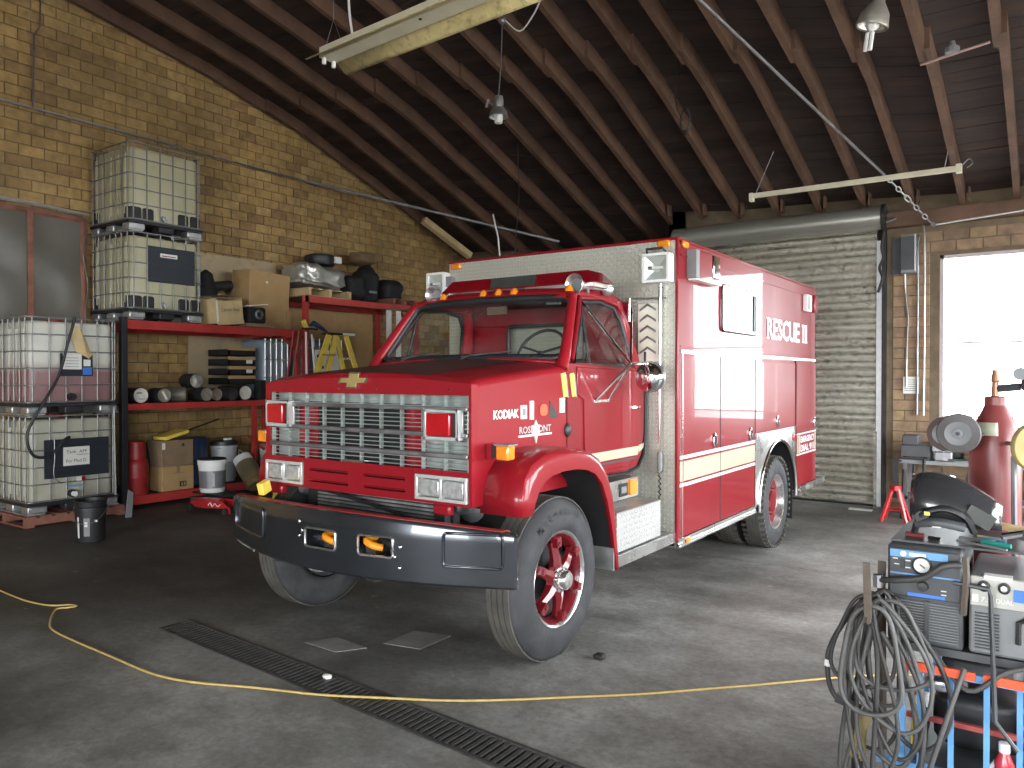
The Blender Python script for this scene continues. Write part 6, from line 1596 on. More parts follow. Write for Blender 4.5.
o = MB().tube(smooth_path([(-6.83, 9.9, zroof(-6.83, 9.9) + .06), (-6.80, 9.9, 4.6), (-6.86, 9.9, 3.9), (-6.90, 9.9, 3.2)], 4), .006, 5).obj('roof_wire', IRON, None); tag(o, 'thin dark wire hanging from the roof behind the truck box', 'cord')
hk = MB().tube(smooth_path([(-6.05, 4.6, 6.6), (-6.06, 4.6, 6.1), (-6.06, 4.6, 5.62), (-6.10, 4.6, 5.56), (-6.14, 4.6, 5.62), (-6.12, 4.6, 5.70)], 4), .015, 6).obj('hanging_hook', GALV, None); tag(hk, 'pale hook hanging from the roof at the top edge', 'hook')

# ================================================================== RIGHT SIDE
# ---- wall fittings between door and window
eb = thing('electrical_box', 'grey electrical box mounted on the bricks beside the roller door', 'electrical box', (-1.66, 12.15, 3.2), world=True)
MB().box(-1.74, YB - .16, 3.20, -1.55, YB - .02, 3.73).obj('enclosure', GREYM, eb, bev=.008); MB().box(-1.735, YB - .168, 3.24, -1.57, YB - .158, 3.71).obj('cover', DGREY, eb)
MB().box(-1.565, YB - .172, 3.22, -1.55, YB - .155, 3.73).obj('edge_trim', GALV, eb); MB().box(-1.87, YB - .03, 3.2, -1.74, YB - .015, 3.72).obj('back_board', DGREY, eb)
def wire(label, pts, r, m, name='conduit'): return tag(MB().tube(smooth_path(pts, 4), r, 6).obj(name, m, None, smooth=60), label, 'conduit', kind='structure')
wire('thin pale cable dropping below the grey electrical box', [(-1.70, YB - .05, 3.2), (-1.69, YB - .05, 2.9), (-1.66, YB - .04, 2.6), (-1.67, YB - .04, 2.2), (-1.68, YB - .04, 1.6)], .012, GALV)
wire('beaded conduit right of the electrical box', [(-1.52, YB - .05, 3.7), (-1.54, YB - .05, 3.55), (-1.535, YB - .05, 3.0), (-1.54, YB - .05, 1.2)], .014, STEEL)
wire('straight pale conduit beside the bright window', [(-1.50, YB - .06, 3.95), (-1.455, YB - .06, 3.7), (-1.45, YB - .06, 2.6), (-1.455, YB - .06, 1.2)], .013, GALV)
nt_ = MB().box(-1.72, YB - .03, 1.50, -1.52, YB - .024, 1.74).obj('notice', PAPER, None); tag(nt_, 'paper notice taped on the bricks beside the roller door', 'notice', )
for k in range(6): MB().box(-1.70, YB - .032, 1.54 + k * .03, -1.55, YB - .029, 1.548 + k * .03).obj('print_line', GREYM, nt_)
# ---- jack stand
js = thing('jack_stand', 'red steel jack stand on the floor before the roller door', 'jack stand', (-1.66, 11.15, -.15))
for a in range(4):
    an = PI / 4 + a * PI / 2
    MB().tube([(.04 * math.cos(an), .04 * math.sin(an), .44), (.21 * math.cos(an), .21 * math.sin(an), .0)], [.028, .026], 6).obj('leg', RJ, js)
MB().lathe([(.075, .40), (.075, .46), (.03, .47)], n=12).obj('collar', RJ, js, smooth=30)
MB().box(-.035, -.02, .30, .035, .02, .78).obj('ratchet_bar', IRON, js); MB().box(-.07, -.03, .78, .07, .03, .80).obj('saddle', IRON, js)
for a in range(4):
    an = PI / 4 + a * PI / 2; bn = an + PI / 2
    MB().tube([(.15 * math.cos(an), .15 * math.sin(an), .15), (.15 * math.cos(bn), .15 * math.sin(bn), .15)], .009, 5).obj('tie_bar', RJ, js)
# ---- bench with clutter
bn_ = thing('workbench', 'grey steel workbench against the brick wall beside the roller door', 'workbench', (-1.0, 11.75, -.15), world=True)
MB().box(-1.66, 11.45, .58, -.1, 12.1, .63).obj('bench_top', GREYM, bn_); 
for x, y in ((-1.62, 11.5), (-.18, 11.5), (-1.62, 12.0), (-.18, 12.0)): MB().box(x, y, -.15, x + .05, y + .05, .58).obj('leg', GREYM, bn_)
MB().box(-1.6, 11.5, .1, -.2, 12.05, .13).obj('lower_shelf', GREYM, bn_)
def small(name, label, cat, mb, mat, **k): return tag(mb.obj(name, mat, None, **k), label, cat)
small('toolbox', 'dark toolbox at the left end of the workbench', 'toolbox', MB().box(-1.66, 11.55, .63, -1.30, 11.85, .82).box(-1.64, 11.56, .82, -1.45, 11.84, .95), DGREY, bev=.01)
vi = thing('bench_vise', 'grey bench vise on the workbench', 'vise', (-1.15, 11.6, .63)); MB().box(-.1, -.08, 0, .1, .08, .12).obj('base', STEEL, vi, bev=.01); MB().box(-.13, -.1, .12, -.02, .1, .22).obj('jaw', STEEL, vi, bev=.01); MB().box(.02, -.1, .12, .1, .1, .22).obj('jaw', STEEL, vi, bev=.01); MB().cyl((.1, 0, .14), (.25, 0, .14), .015, n=8).obj('screw', CHROME, vi)
small('wrench', 'bright wrench lying on the workbench', 'wrench', MB().obox((-.95, 11.5, .66), (.35, .04, .02), (0, 0, .1)).obox((-.79, 11.515, .66), (.07, .07, .024)).obox((-1.12, 11.48, .66), (.06, .06, .024)), CHROME)
small('spray_can', 'thin upright pale can at the back of the workbench', 'can', MB().cyl((-1.28, 11.8, .63), (-1.28, 11.8, 1.08), .015, n=8), PAPER)
lump('parts_heap', 'pile of metal parts on the workbench beside the vise', 'parts', (-.62, 11.78, .633), (.20, .14, .09), STEEL, 41)
lump('parts_heap', 'heap of dark parts in the middle of the workbench', 'parts', (-1.10, 11.95, .633), (.17, .11, .14), IRON, 44)
for k, x in enumerate((-1.62, -1.50, -1.38)): small('iron_bar', ('short', 'middle', 'tall')[k] + ' dark bar standing on the floor against the workbench', 'bar', MB().cyl((x, 11.38, -.15), (x + .02, 11.43, .5 + .08 * k), .02, n=6), IRON)
gm = thing('pedestal_grinder', 'green pedestal tool standing behind the welding helmet', 'grinder', (-.72, 9.4, -.15))
MB().cyl((0, 0, 0), (0, 0, .55), .06, n=10).obj('pedestal', GREEN, gm); MB().cyl((-.16, 0, .66), (.16, 0, .66), .10, n=16).obj('motor', GREEN, gm, smooth=40); MB().tube([(0, 0, .72), (.05, 0, .92), (.12, 0, .97)], .03, 8).obj('arm', DGREY, gm); MB().box(-.2, -.14, 0, .2, .14, .04).obj('foot', GREEN, gm)

# ---- welding cart: blue frame, plank shelf
CY = 3.40
ct = thing('welding_cart', 'blue steel cart with orange rail at the lower right corner', 'cart', (-.2, 3.7, 0), world=True)
cx0, cx1, cy0, cy1 = -.478, .42, CY, 4.15
def brd(p0, p1, r=.014, m=BLUE, nm='frame_tube'): return MB().tube([p0, p1], r, 4).obj(nm, m, ct)
for x, y in ((cx0, cy0), (cx1, cy0), (cx0, cy1), (cx1, cy1)): brd((x, y, .10), (x, y, .615), .015, BLUE, 'corner_post')
for z in (.205, .605):
    brd((cx0, cy1, z), (cx1, cy1, z)); brd((cx0, cy0, z), (cx0, cy1, z)); brd((cx1, cy0, z), (cx1, cy1, z))
brd((cx0 - .09, cy0, .205), (cx1, cy0, .205), .020)
brd((cx0, cy0, .60), (cx1, cy0, .60), .02)
for x0, x1 in ((-.475, -.375), (-.36, -.225), (-.20, -.06), (-.03, .3)): MB().box(x0, cy0 - .032, .595, x1, cy0 - .018, .628).obj('orange_strip', ORANGERED, ct)
for x in (-.415, -.308, -.19, -.085, .05, .2): MB().box(x - .0095, cy0 - .010, .21, x + .0095, cy0 + .010, .60).obj('upright', BLUE, ct)
brd((cx0, cy0 + .12, .36), (cx1, cy0 + .12, .36), .014, M_('faded_red_tube', (.35, .06, .05), .5, 0, .2), 'inner_rail')
MB().box(cx0, cy0, .185, cx1, cy1, .20).obj('bottom_tray', DGREY, ct)
MB().box(cx0 - .06, cy0 + .02, .655, cx1, cy1, .685).obj('top_shelf', DGREY, ct)
for x in (-.36, .3):
    for y in (cy0 + .05, cy1 - .05): MB().tube([(x, y, .60), (x, y, .66)], .02, 4).obj('shelf_leg', BLUE, ct)
MB().box(-.30, cy0 + .60, .30, -.02, cy0 + .63, .655).obj('maroon_panel', MAROON, ct)
for x, y in ((cx0 + .05, cy0 + .06), (cx1 - .05, cy0 + .06), (cx0 + .05, cy1 - .06), (cx1 - .05, cy1 - .06)): MB().cyl((x - .02, y, .06), (x + .02, y, .06), .06, n=14).obj('caster', RUBBER, ct)
# cable hooks: two upright flat bars
cp = thing('cable_hanger', 'pair of rusty upright bars carrying the coiled welding cable', 'hanger', (-.57, 3.47, .2), world=True)
RUST = M_('rusty_bar', (.12, .095, .075), .65, .4, .3, 10, dirt=(.10, .055, .03))
MB().obox((-.566, 3.165, .935), (.026, .012, .21), (0, -.03, 0)).obj('upright_bar', RUST, cp); MB().obox((-.572, 3.50, .87), (.030, .012, .22), (0, .02, 0)).obj('upright_bar', RUST, cp)
MB().tube([(-.57, 3.50, .78), (-.565, 3.50, .2)], .018, 6).obj('post', RUST, cp); MB().tube([(-.566, 3.165, .835), (-.566, 3.17, .815), (-.57, 3.50, .815)], .012, 6).obj('link', RUST, cp)
# coiled cables
random.seed(3)
ORD = ['frontmost', 'second', 'third', 'fourth', 'fifth', 'sixth', 'seventh', 'eighth', 'ninth', 'tenth', 'eleventh', 'twelfth']
CABLE2 = M_('greyer_cable_rubber', (0.085, 0.083, 0.08), 0.5, 0, 0.25, 8)
SPEC = [(-.575, .13, .42, .00), (-.60, .10, .70, .03), (-.545, .15, .50, .06), (-.61, .07, .88, -.02), (-.53, .16, .34, .02), (-.58, .11, .62, .10), (-.55, .13, .80, .05), (-.60, .14, .38, -.03), (-.565, .09, .74, .08), (-.52, .15, .58, .09), (-.59, .12, .46, .02), (-.56, .10, .66, -.04)]
for k, (cx, w, h, sk2) in enumerate(SPEC):
    pts = []
    for i in range(18):
        a = 2 * PI * i / 18
        wob = .012 * math.sin(3 * a + k * 1.7)
        pts.append((cx + .015 + .85 * w * math.sin(a) * (1 - .30 * math.cos(a)) + sk2 * (1 - math.cos(a)) / 2 + wob, 3.20 + .0185 * k + .003 * math.sin(2 * a + k), max(.868 + .010 * (k % 3) - h * (1 - math.cos(a)) / 2 + wob * .5, .03)))
    o = MB().tube(smooth_path(pts + [pts[0]], 3)[:-1], .0082 if k % 3 else .0094, 7, closed=True).obj('welding_cable', CABLE if k % 2 else CABLE2, None, smooth=60)
    tag(o, ('frontmost' if k == 0 else ORD[k]) + (' cable loop' if k == 0 else ' cable loop from the front') + ' in the tangle hung on the upright bars', 'cable', 'welding cable loops on the hanger')
o = MB().tube(smooth_path([(-.62, 3.42, .84), (-.69, 3.38, .74), (-.745, 3.36, .62), (-.752, 3.36, .52), (-.735, 3.37, .44), (-.70, 3.38, .40), (-.66, 3.40, .395)], 4), .0105, 7).obj('welding_cable', CABLE, None, smooth=60); tag(o, 'outermost cable loop with white tape band, leading to the clamp', 'cable')
MB().cyl((-.748, 3.36, .575), (-.750, 3.36, .548), .016, n=8).obj('tape_band', WHITE, o)
for k, pts in enumerate(([(-.60, 3.40, .42), (-.66, 3.38, .25), (-.69, 3.36, .08), (-.67, 3.34, .012), (-.55, 3.3, .012)], [(-.55, 3.38, .72), (-.45, 3.36, .52), (-.42, 3.33, .34), (-.47, 3.32, .22), (-.56, 3.33, .25)], [(-.26, 3.36, .64), (-.30, 3.32, .50), (-.36, 3.30, .28), (-.42, 3.28, .03)], [(-.38, 3.42, .68), (-.25, 3.36, .56), (-.12, 3.36, .66), (.05, 3.36, .72)])):
    o = MB().tube(smooth_path(pts, 5), .0095, 7).obj('welding_cable', CABLE2, None, smooth=60); tag(o, ['cable trailing onto the floor left of the cart', 'cable looping low before the blue uprights', 'cable hanging straight down over the orange rail', 'cable lying along the orange rail to the right'][k], 'cable')
cm = thing('ground_clamp', 'brass toned ground clamp hanging among the welding cables', 'clamp', (-.62, 3.38, .35), rot=(0, .12, 0))
BRASS = M_('dull_brass', (.30, .24, .12), .45, .6, .25, 12)
MB().prism([(-.035, .03), (.035, .03), (.02, -.05), (.03, -.16), (.008, -.17), (0, -.06), (-.008, -.17), (-.03, -.16), (-.02, -.05)], 'Y', -.015, .015).obj('jaw', BRASS, cm); MB().cyl((0, 0, -.16), (.02, 0, -.36), .022, n=10).obj('handle', BLACK, cm, smooth=40)
MB().obox((-.06, 0, .05), (.10, .03, .035), (0, .1, 0)).obj('cable_lug', BLACK, cm); MB().tube([(-.06, 0, .06), (-.07, 0, .12), (-.10, 0, .18)], .014, 6).obj('spring_lever', BLACK, cm)
# ---- welder, left, with blue stripes
w1 = thing('welding_machine', 'black welding machine with blue stripes and a round dial', 'welder', (-.40, 3.42, .688), world=True)
WXA, WXB, WZA, WZB = -.535, -.27, .688, 1.075
MB().box(WXA, CY + .01, WZA, WXB, CY + .50, WZB).obj('case', DGREY, w1, bev=.012)
pn = MB().box(WXA + .008, CY - .004, .875, WXB - .008, CY + .012, 1.065).obj('front_panel', DGREY, w1, bev=.004)
MB().box(WXA + .012, CY - .008, 1.030, WXB - .05, CY - .002, 1.058).obj('blue_stripe', BLUE, w1); MB().box(WXA + .012, CY - .008, .962, WXB - .012, CY - .002, .968).obj('blue_stripe', BLUE, w1); MB().box(WXA + .075, CY - .008, .880, WXB - .06, CY - .002, .894).obj('blue_stripe', BBLUE, w1)
MB().cyl((WXA + .06, CY - .012, 1.044), (WXA + .06, CY - .004, 1.044), .011, n=14).obj('round_mark', PAPER, w1)
MB().box(WXA + .08, CY - .011, 1.037, WXA + .14, CY - .004, 1.051).obj('name_mark', PAPER, w1)
MB().lathe([(.036, -.005), (.036, -.014), (.030, -.016), (.028, -.010)], (WXA + .125, CY, 1.005), 'Y', 20, caps=False).obj('dial_rim', BLACK, w1)
dl = MB().lathe([(.030, -.010), (0, -.0105)], (WXA + .125, CY, 1.005), 'Y', 20, caps=False).obj('dial_face', PAPER, w1); MB().obox((WXA + .128, CY - .014, 1.003), (.022, .004, .004), (0, .6, 0)).obj('dial_needle', INK, w1)
MB().lathe([(.020, -.005), (.018, -.03), (0, -.031)], (WXA + .13, CY, .925), 'Y', 14, caps=False).obj('knob', BLACK, w1); MB().box(WXA + .05, CY - .014, .985, WXA + .064, CY - .004, 1.02).obj('rocker_switch', BLACK, w1)
for x, z in ((WXA + .03, 1.022), (WXA + .035, 1.0), (WXA + .075, 1.018), (WXA + .075, .99), (WXA + .2, .915), (WXA + .2, .90), (WXA + .185, 1.0)): MB().box(x - .008, CY - .008, z - .002, x + .010, CY - .003, z + .002).obj('printed_mark', PAPER, w1)
lvm = MB().box(WXA + .03, CY - .0, -.002, WXB - .015, CY + .012, .002).mesh('vent_slat', GREYM, OFF[w1.name])
for k in range(14):
    o = bpy.data.objects.new('vent_slat', lvm); COL.objects.link(o); o.parent = w1; o.location = (0, 0, .715 + k * .0108)
MB().box(WXA + .135, CY - .004, .705, WXA + .15, CY + .012, .865).obj('vent_divider', DGREY, w1)
MB().tube(smooth_path([(WXA - .03, CY - .02, .93), (WXA + .05, CY - .045, .945), (WXA + .14, CY - .05, .97), (WXA + .20, CY - .05, 1.02), (WXA + .26, CY - .03, 1.03)], 4), .013, 7).obj('torch_lead', CABLE, w1, smooth=60)
MB().cyl((WXA - .03, CY - .02, .90), (WXA - .03, CY - .02, .95), .018, n=8).obj('lead_plug', STEEL, w1)
# ---- welder, right, grey
w2 = thing('welding_machine', 'grey welding machine with two knobs at the right frame edge', 'welder', (-.02, 3.45, .688), world=True)
VX0, VX1 = -.252, .30
MB().box(VX0, CY + .02, .688, VX1, CY + .5, .985).obj('case', GREYM, w2, bev=.012)
MB().box(VX0 + .004, CY + .006, .875, VX1, CY + .022, .99).obj('front_panel', M_('pale_grey_panel', (.42, .41, .38), .45, .2, .1), w2, bev=.004)
for x in (VX0 + .05, VX0 + .115): MB().lathe([(.021, .006), (.020, -.008), (.014, -.010), (.013, .004)], (x, CY, .955), 'Y', 16, caps=False).obj('knob_ring', BLACK, w2); MB().lathe([(.013, .0), (.011, -.012), (0, -.013)], (x, CY, .955), 'Y', 12, caps=False).obj('knob', ALU, w2)
MB().box(VX0 + .145, CY + .0, .91, VX0 + .24, CY + .006, .955).obj('blue_label', BBLUE, w2); MB().box(VX0 + .012, CY + .0, .893, VX0 + .032, CY + .006, .92).obj('white_mark', PAPER, w2)
text('7.5', WHITE, w2, (VX0 + .042, CY + .002, .897), (1, 0, 0), (0, 0, 1), .017, .03, ext=.003); text('DUAL', WHITE, w2, (VX0 + .09, CY + .002, .897), (1, 0, 0), (0, 0, 1), .017, .055, ext=.003)
MB().box(VX0 + .05, CY + .0, .982, VX0 + .14, CY + .05, .996).obj('pale_bar', PAPER, w2)
lv2 = MB().box(VX0 + .02, CY + .012, -.002, VX0 + .10, CY + .024, .002).mesh('vent_slat', DGREY, OFF[w2.name])
for k in range(12):
    o = bpy.data.objects.new('vent_slat', lv2); COL.objects.link(o); o.parent = w2; o.location = (0, 0, .715 + k * .012)
MB().tube([(VX0 + .16, CY + .015, .75), (VX0 + .16, CY + .015, .83), (VX0 + .19, CY + .01, .85), (VX0 + .25, CY + .01, .85)], .01, 6).obj('handle_recess', IRON, w2)
hr = thing('hooked_rod', 'grey hooked rod hanging in front of the grey welding machine', 'rod', (-.155, 3.35, .6), world=True)
MB().tube([(-.30, 3.38, .958), (-.185, 3.36, .955), (-.178, 3.36, .93), (-.165, 3.345, .62), (-.16, 3.345, .47), (-.09, 3.34, .38)], .0085, 7).obj('rod', DGREY, hr, smooth=50)
lh = MB().tube(smooth_path([(-.262, 3.385, 1.06), (-.258, 3.37, .98), (-.264, 3.372, .90), (-.268, 3.38, .84)], 4), .013, 5).obj('leather_strap', M_('worn_leather', (.09, .07, .055), .7), None, smooth=60); tag(lh, 'worn brown strap hanging between the two welding machines', 'strap')
# ---- tools on top of the machines
TT = 1.082
def rodobj(name, label, cat, p0, p1, r, m, n=6): return tag(MB().cyl(p0, p1, r, n=n).obj(name, m, None, smooth=40), label, cat)
tray = MB().box(-.53, 3.46, 1.077, -.02, 3.88, 1.085).obj('sheet_tray', DGREY, None); tag(tray, 'dark sheet lying across the black welding machine under the tools', 'sheet')
fz = TT + .012
rodobj('wooden_stick', 'pale flat wooden stick lying on top at the right', 'stick', (-.22, 3.72, 1.145), (.06, 3.66, 1.12), .018, BOXWOOD, 4)
rodobj('screwdriver', 'teal handled screwdriver lying among the tools', 'screwdriver', (-.22, 3.55, fz), (-.12, 3.52, fz), .010, M_('teal_handle', (.03, .30, .25), .4))
rodobj('blue_pencil', 'blue handled file lying behind the teal screwdriver', 'file', (-.22, 3.62, fz), (-.14, 3.61, fz), .010, M_('pale_blue_handle', (.10, .25, .35), .4))
rodobj('welding_rod', 'thin pale welding rod lying in front of the screwdriver', 'rod', (-.29, 3.52, fz), (-.16, 3.46, fz), .005, PAPER)
rodobj('welding_rod', 'longer pale welding rod lying nearest the dial machine', 'rod', (-.30, 3.50, fz + .006), (-.13, 3.44, fz), .005, GALV)
rodobj('red_marker', 'red marker lying beside the teal screwdriver', 'marker', (-.17, 3.56, fz), (-.14, 3.53, fz), .009, RED_OLD)
rodobj('steel_bolt', 'bright bolt lying at the front edge of the black machine', 'bolt', (-.40, 3.52, fz), (-.355, 3.50, fz), .009, CHROME)
rodobj('chisel', 'dark red handled chisel lying under the welding helmet', 'tool', (-.49, 3.56, fz), (-.42, 3.55, fz), .011, MAROON)
pw = thing('pliers', 'grey pliers lying at the right end of the tools', 'pliers', (-.09, 3.55, fz + .03)); MB().tube([(-.06, -.03, 0), (.02, .0, .02), (.10, .05, 0)], .010, 6).obj('handle', STEEL, pw); MB().tube([(-.06, .03, 0), (.02, .0, .025), (.10, -.05, 0)], .010, 6).obj('handle', BLACK, pw); MB().obox((.03, 0, .02), (.05, .03, .02)).obj('joint', IRON, pw)
lump('rag', 'grey crumpled rag on the grey welding machine', 'rag', (.06, 3.66, .992), (.10, .09, .055), GREYM, 61)
# ---- welding helmet
hm = thing('welding_helmet', 'glossy black welding helmet lying on its side on the machines', 'helmet', (-.325, 3.62, TT + .006), rot=(0, 0, .0))
HB = M_('helmet_shell', (.03, .03, .033), .22, 0, .1, coat=.8)
rws = []
for i in range(9):
    a = -.15 + i * (PI + .0) / 8.6
    row = []
    for j in range(9):
        t_ = j / 8
        # shell sweeping from crown (left) to chin (right), open towards the camera side
        x = -.15 + .32 * t_
        rr_2 = .135 * math.sin(PI * (.22 + .60 * t_)) ** .7 * (1.05 - .35 * t_)
        row.append((x, -.02 - math.cos(a) * rr_2 * .85 + .05, .06 + math.sin(a) * rr_2 * 1.32 + .05 * (1 - t_)))
    rws.append(row)
MB().grid(rws).obj('shell', HB, hm, smooth=60, solid=.006)
MB().tube(smooth_path([(-.13, -.09, .02), (-.10, -.11, .10), (-.02, -.11, .13), (.05, -.09, .10), (.08, -.07, .04)], 4), .014, 6).obj('headband', BLACK, hm, smooth=60)
MB().tube(smooth_path([(-.12, -.10, .06), (-.04, -.12, .075), (.05, -.10, .06)], 4), .020, 6).obj('sweat_pad', DGREY, hm, smooth=60)
MB().cyl((-.10, -.12, .09), (-.10, -.10, .09), .025, n=12).obj('pivot_knob', BLACK, hm); MB().box(-.09, -.125, .10, -.07, -.115, .115).obj('yellow_tag', YELLOW, hm); MB().box(-.06, -.13, .055, -.03, -.122, .062).obj('pale_tag', PAPER, hm)
MB().obox((.10, -.06, .10), (.10, .02, .06), (0, .5, 0)).obj('visor', DARKLENS, hm)
# ---- shielding gas cylinder
gy = thing('gas_cylinder', 'tall maroon gas cylinder standing behind the welding machines', 'cylinder', (-.2136, 4.30, .20), world=True)
gx, gy_ = -.2136, 4.30
MB().lathe([(.098, .205), (.108, .215), (.108, 1.43), (.100, 1.48), (.080, 1.535), (.055, 1.585), (.042, 1.62)], (gx, gy_, 0), 'Z', 28).obj('shell', MAROON, gy, smooth=45)
MB().lathe([(.045, 1.60), (.045, 1.65), (.030, 1.655)], (gx, gy_, 0), 'Z', 18).obj('neck_ring', MAROON, gy, smooth=40)
MB().lathe([(.017, 1.65), (.015, 1.72), (.020, 1.725), (.012, 1.78)], (gx, gy_, 0), 'Z', 12).obj('valve_stem', M_('copper_brass', (.40, .22, .14), .4, .7), gy)
wz_ = [[(gx + r * math.cos(a), gy_ + r * math.sin(a), z) for a in [-PI * .80 + k * .14 for k in range(9)]] for r, z in ((.1015, 1.472), (.083, 1.532))]
MB().grid(wz_).obj('pale_label', M_('pale_green_label', (.62, .66, .50), .5), gy, smooth=60, solid=.002)
MB().grid([[(gx + r * math.cos(a), gy_ + r * math.sin(a), z) for a in [-PI * .92 + k * .06 for k in range(4)]] for r, z in ((.1015, 1.468), (.084, 1.528))]).obj('green_label', GREEN, gy, smooth=60, solid=.002)
rg = thing('gas_regulator', 'grey gas regulator on the valve of the maroon cylinder', 'regulator', (-.15, 4.3, 1.69), world=True)
MB().tube([(gx + .01, gy_, 1.69), (gx + .10, gy_ - .02, 1.70)], .018, 8).obj('inlet', DGREY, rg); MB().sphere((gx + .15, gy_ - .03, 1.71), .05, 12, 8).obj('body', DGREY, rg, smooth=60)
MB().cyl((gx + .10, gy_ - .06, 1.76), (gx + .10, gy_ - .02, 1.76), .03, n=14).obj('gauge', GREYM, rg); MB().cyl((gx + .19, gy_ - .06, 1.73), (gx + .19, gy_ - .02, 1.73), .04, n=14).obj('gauge', GREYM, rg); MB().cyl((gx + .13, gy_ - .03, 1.69), (gx + .14, gy_ - .03, 1.60), .009, n=6).obj('outlet', STEEL, rg)
# ---- grinding discs hanging beside the cylinder
def disc(label, x, y, z, r, m, tilt, group=None):
    t = thing('grinding_disc', label, 'disc', (x, y, z), rot=(0, 0, tilt))
    MB().lathe([(r * .98, .012), (r, 0), (r * .95, -.014), (r * .62, -.022), (r * .60, -.016)], (0, 0, 0), 'Y', 28).obj('disc', m, t, smooth=40)
    MB().lathe([(r * .62, -.016), (r * .60, -.026), (r * .25, -.020), (r * .24, -.030), (r * .10, -.032), (r * .09, -.01)], (0, 0, 0), 'Y', 24, caps=False).obj('hub_plate', GREYM, t, smooth=40)
    MB().cyl((0, -.034, 0), (0, -.02, 0), r * .09, n=10).obj('arbor', BLACK, t)
    return t
disc('grey grinding disc facing the camera left of the maroon cylinder', -.345, 4.08, 1.486, .092, M_('disc_grey', (.12, .11, .11), .7), -.05)
disc('second grinding disc behind the grey one', -.405, 4.13, 1.478, .08, M_('disc_brown', (.12, .09, .085), .7), -.25)
disc('yellowish grinding disc at the right frame edge', -.045, 4.0, 1.445, .11, M_('disc_yellow', (.42, .34, .14), .7), .6)
MB().cyl((-.42, 4.14, 1.48), (-.24, 4.22, 1.475), .01, n=6).obj('disc_peg', STEEL, gy); MB().cyl((-.05, 4.0, 1.445), (-.18, 4.24, 1.44), .01, n=6).obj('disc_peg', STEEL, gy)
rodobj('blue_grey_pole', 'blue grey pole rising at the right frame edge behind the machines', 'pole', (-.12, 4.02, .69), (-.13, 4.02, 1.40), .012, GREYM)
# ---- junk in the cart
random.seed(8)
lump('black_case', 'big black case lying in the cart behind the uprights', 'case', (-.24, 3.76, .215), (.16, .14, .12), BLACK, 71, .06, power=.45)
lump('black_case', 'flat dark case lying on top of the bigger one in the cart', 'case', (-.24, 3.76, .50), (.15, .11, .04), DGREY, 72, .08, power=.5)
lump('oily_rag', 'brown oily cloth at the right end of the cart', 'rag', (.03, 3.66, .21), (.085, .09, .12), M_('oily_cloth', (.13, .115, .09), .8, 0, .3), 73)
lump('scrap_heap', 'heap of scrap at the left end of the cart tray', 'scrap', (-.44, 3.72, .21), (.022, .11, .07), IRON, 74)
rb_ = thing('red_bottle', 'small red bottle with pale cap in the cart', 'bottle', (-.135, 3.462, .203)); MB().lathe([(.028, 0), (.032, .02), (.034, .07), (.022, .10), (.018, .115)], n=16).obj('bottle_body', M_('red_bottle', (.55, .03, .05), .25, coat=.6), rb_, smooth=50); MB().lathe([(.019, .115), (.019, .15), (0, .152)], n=12).obj('cap', WHITE, rb_)
rodobj('white_rod', 'white nozzle lying beside the red bottle in the cart', 'nozzle', (-.20, 3.46, .215), (-.16, 3.47, .27), .012, WHITE)
rodobj('yellow_stick', 'yellow stick standing behind the cables in the cart', 'stick', (-.455, 3.52, .23), (-.45, 3.52, .42), .010, YELLOW)
lump('paper_wad', 'crumpled white paper wad in the cart', 'paper', (-.42, 3.55, .40), (.035, .03, .025), PAPER, 75)
lump('bright_scrap', 'bright aluminium scrap lying near the top of the cart', 'scrap', (-.36, 3.50, .49), (.05, .03, .03), ALU, 76)
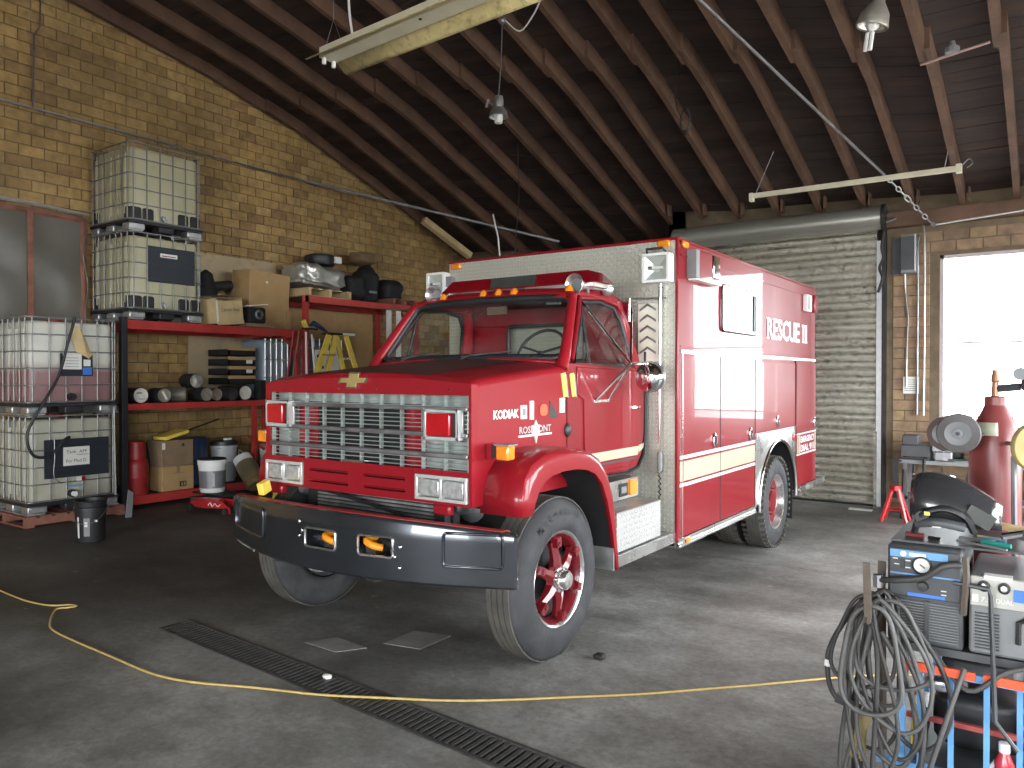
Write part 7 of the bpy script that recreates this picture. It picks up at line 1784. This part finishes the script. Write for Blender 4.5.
# ---- extension cord over the floor
cpts = [(-7.3, 2.72), (-6.962, 2.71), (-6.495, 2.70), (-6.2, 2.75), (-6.10, 2.84), (-6.02, 2.86), (-6.03, 2.80), (-6.05, 2.72), (-5.75, 2.55), (-5.559, 2.49), (-5.227, 2.471), (-4.771, 2.464), (-4.307, 2.457), (-3.995, 2.515), (-3.617, 2.678), (-3.252, 2.819), (-2.956, 2.979), (-2.63, 3.176), (-2.372, 3.388), (-2.18, 3.57), (-1.852, 3.881), (-1.61, 4.15), (-1.359, 4.431), (-1.057, 4.788), (-.80, 5.05), (-.3, 5.4), (.6, 5.9)]
o = MB().tube(smooth_path([(x, y, zfloor(x, y) + .0125) for x, y in cpts], 4), .0072, 7).obj('extension_cord', CORD, None, smooth=60); tag(o, 'long yellow extension cord lying across the concrete floor', 'cord')
rk_ = tag(lump('stone_chip', 'small dark chip lying on the floor beside the front wheel', 'chip', (-2.32, 4.28, zfloor(-2.32, 4.28)), (.035, .03, .018), IRON, 81), None)
wt = tag(lump('paper_scrap', 'small white scrap lying on the drain grate', 'scrap', (-3.42, 3.02, .0), (.03, .02, .012), PAPER, 82), None)
o = MB().box(-2.35, 11.72, -.152, -2.05, 11.85, -.14).obj('white_scrap', WHITE, None); tag(o, 'white scrap of board on the floor before the roller door', 'scrap')

for k, (lbl, p0, p1, m) in enumerate((('pale flat file lying behind the welding rods', (-.30, 3.60, fz), (-.17, 3.57, fz), GALV), ('short cream stick lying beside the welding helmet', (-.24, 3.66, fz), (-.16, 3.64, fz), BOXWOOD), ('grey tongs lying across the right end of the tools', (-.10, 3.62, fz + .02), (.0, 3.57, fz), STEEL))):
    rodobj(['file', 'wooden_stick', 'tongs'][k], lbl, ['file', 'stick', 'tongs'][k], p0, p1, .008, m)
small('socket_set', 'bright row of sockets lying at the front of the workbench', 'sockets', MB().box(-.70, 11.47, .63, -.45, 11.53, .665), CHROME)
small('drill', 'pale drill lying at the right end of the workbench', 'drill', MB().box(-.42, 11.6, .63, -.20, 11.68, .72).box(-.26, 11.6, .63, -.20, 11.68, .82), GREYM, bev=.01)
small('pry_bar', 'thin bright bar lying before the toolbox on the workbench', 'bar', MB().cyl((-1.62, 11.50, .66), (-1.30, 11.49, .66), .012, n=6), CHROME)
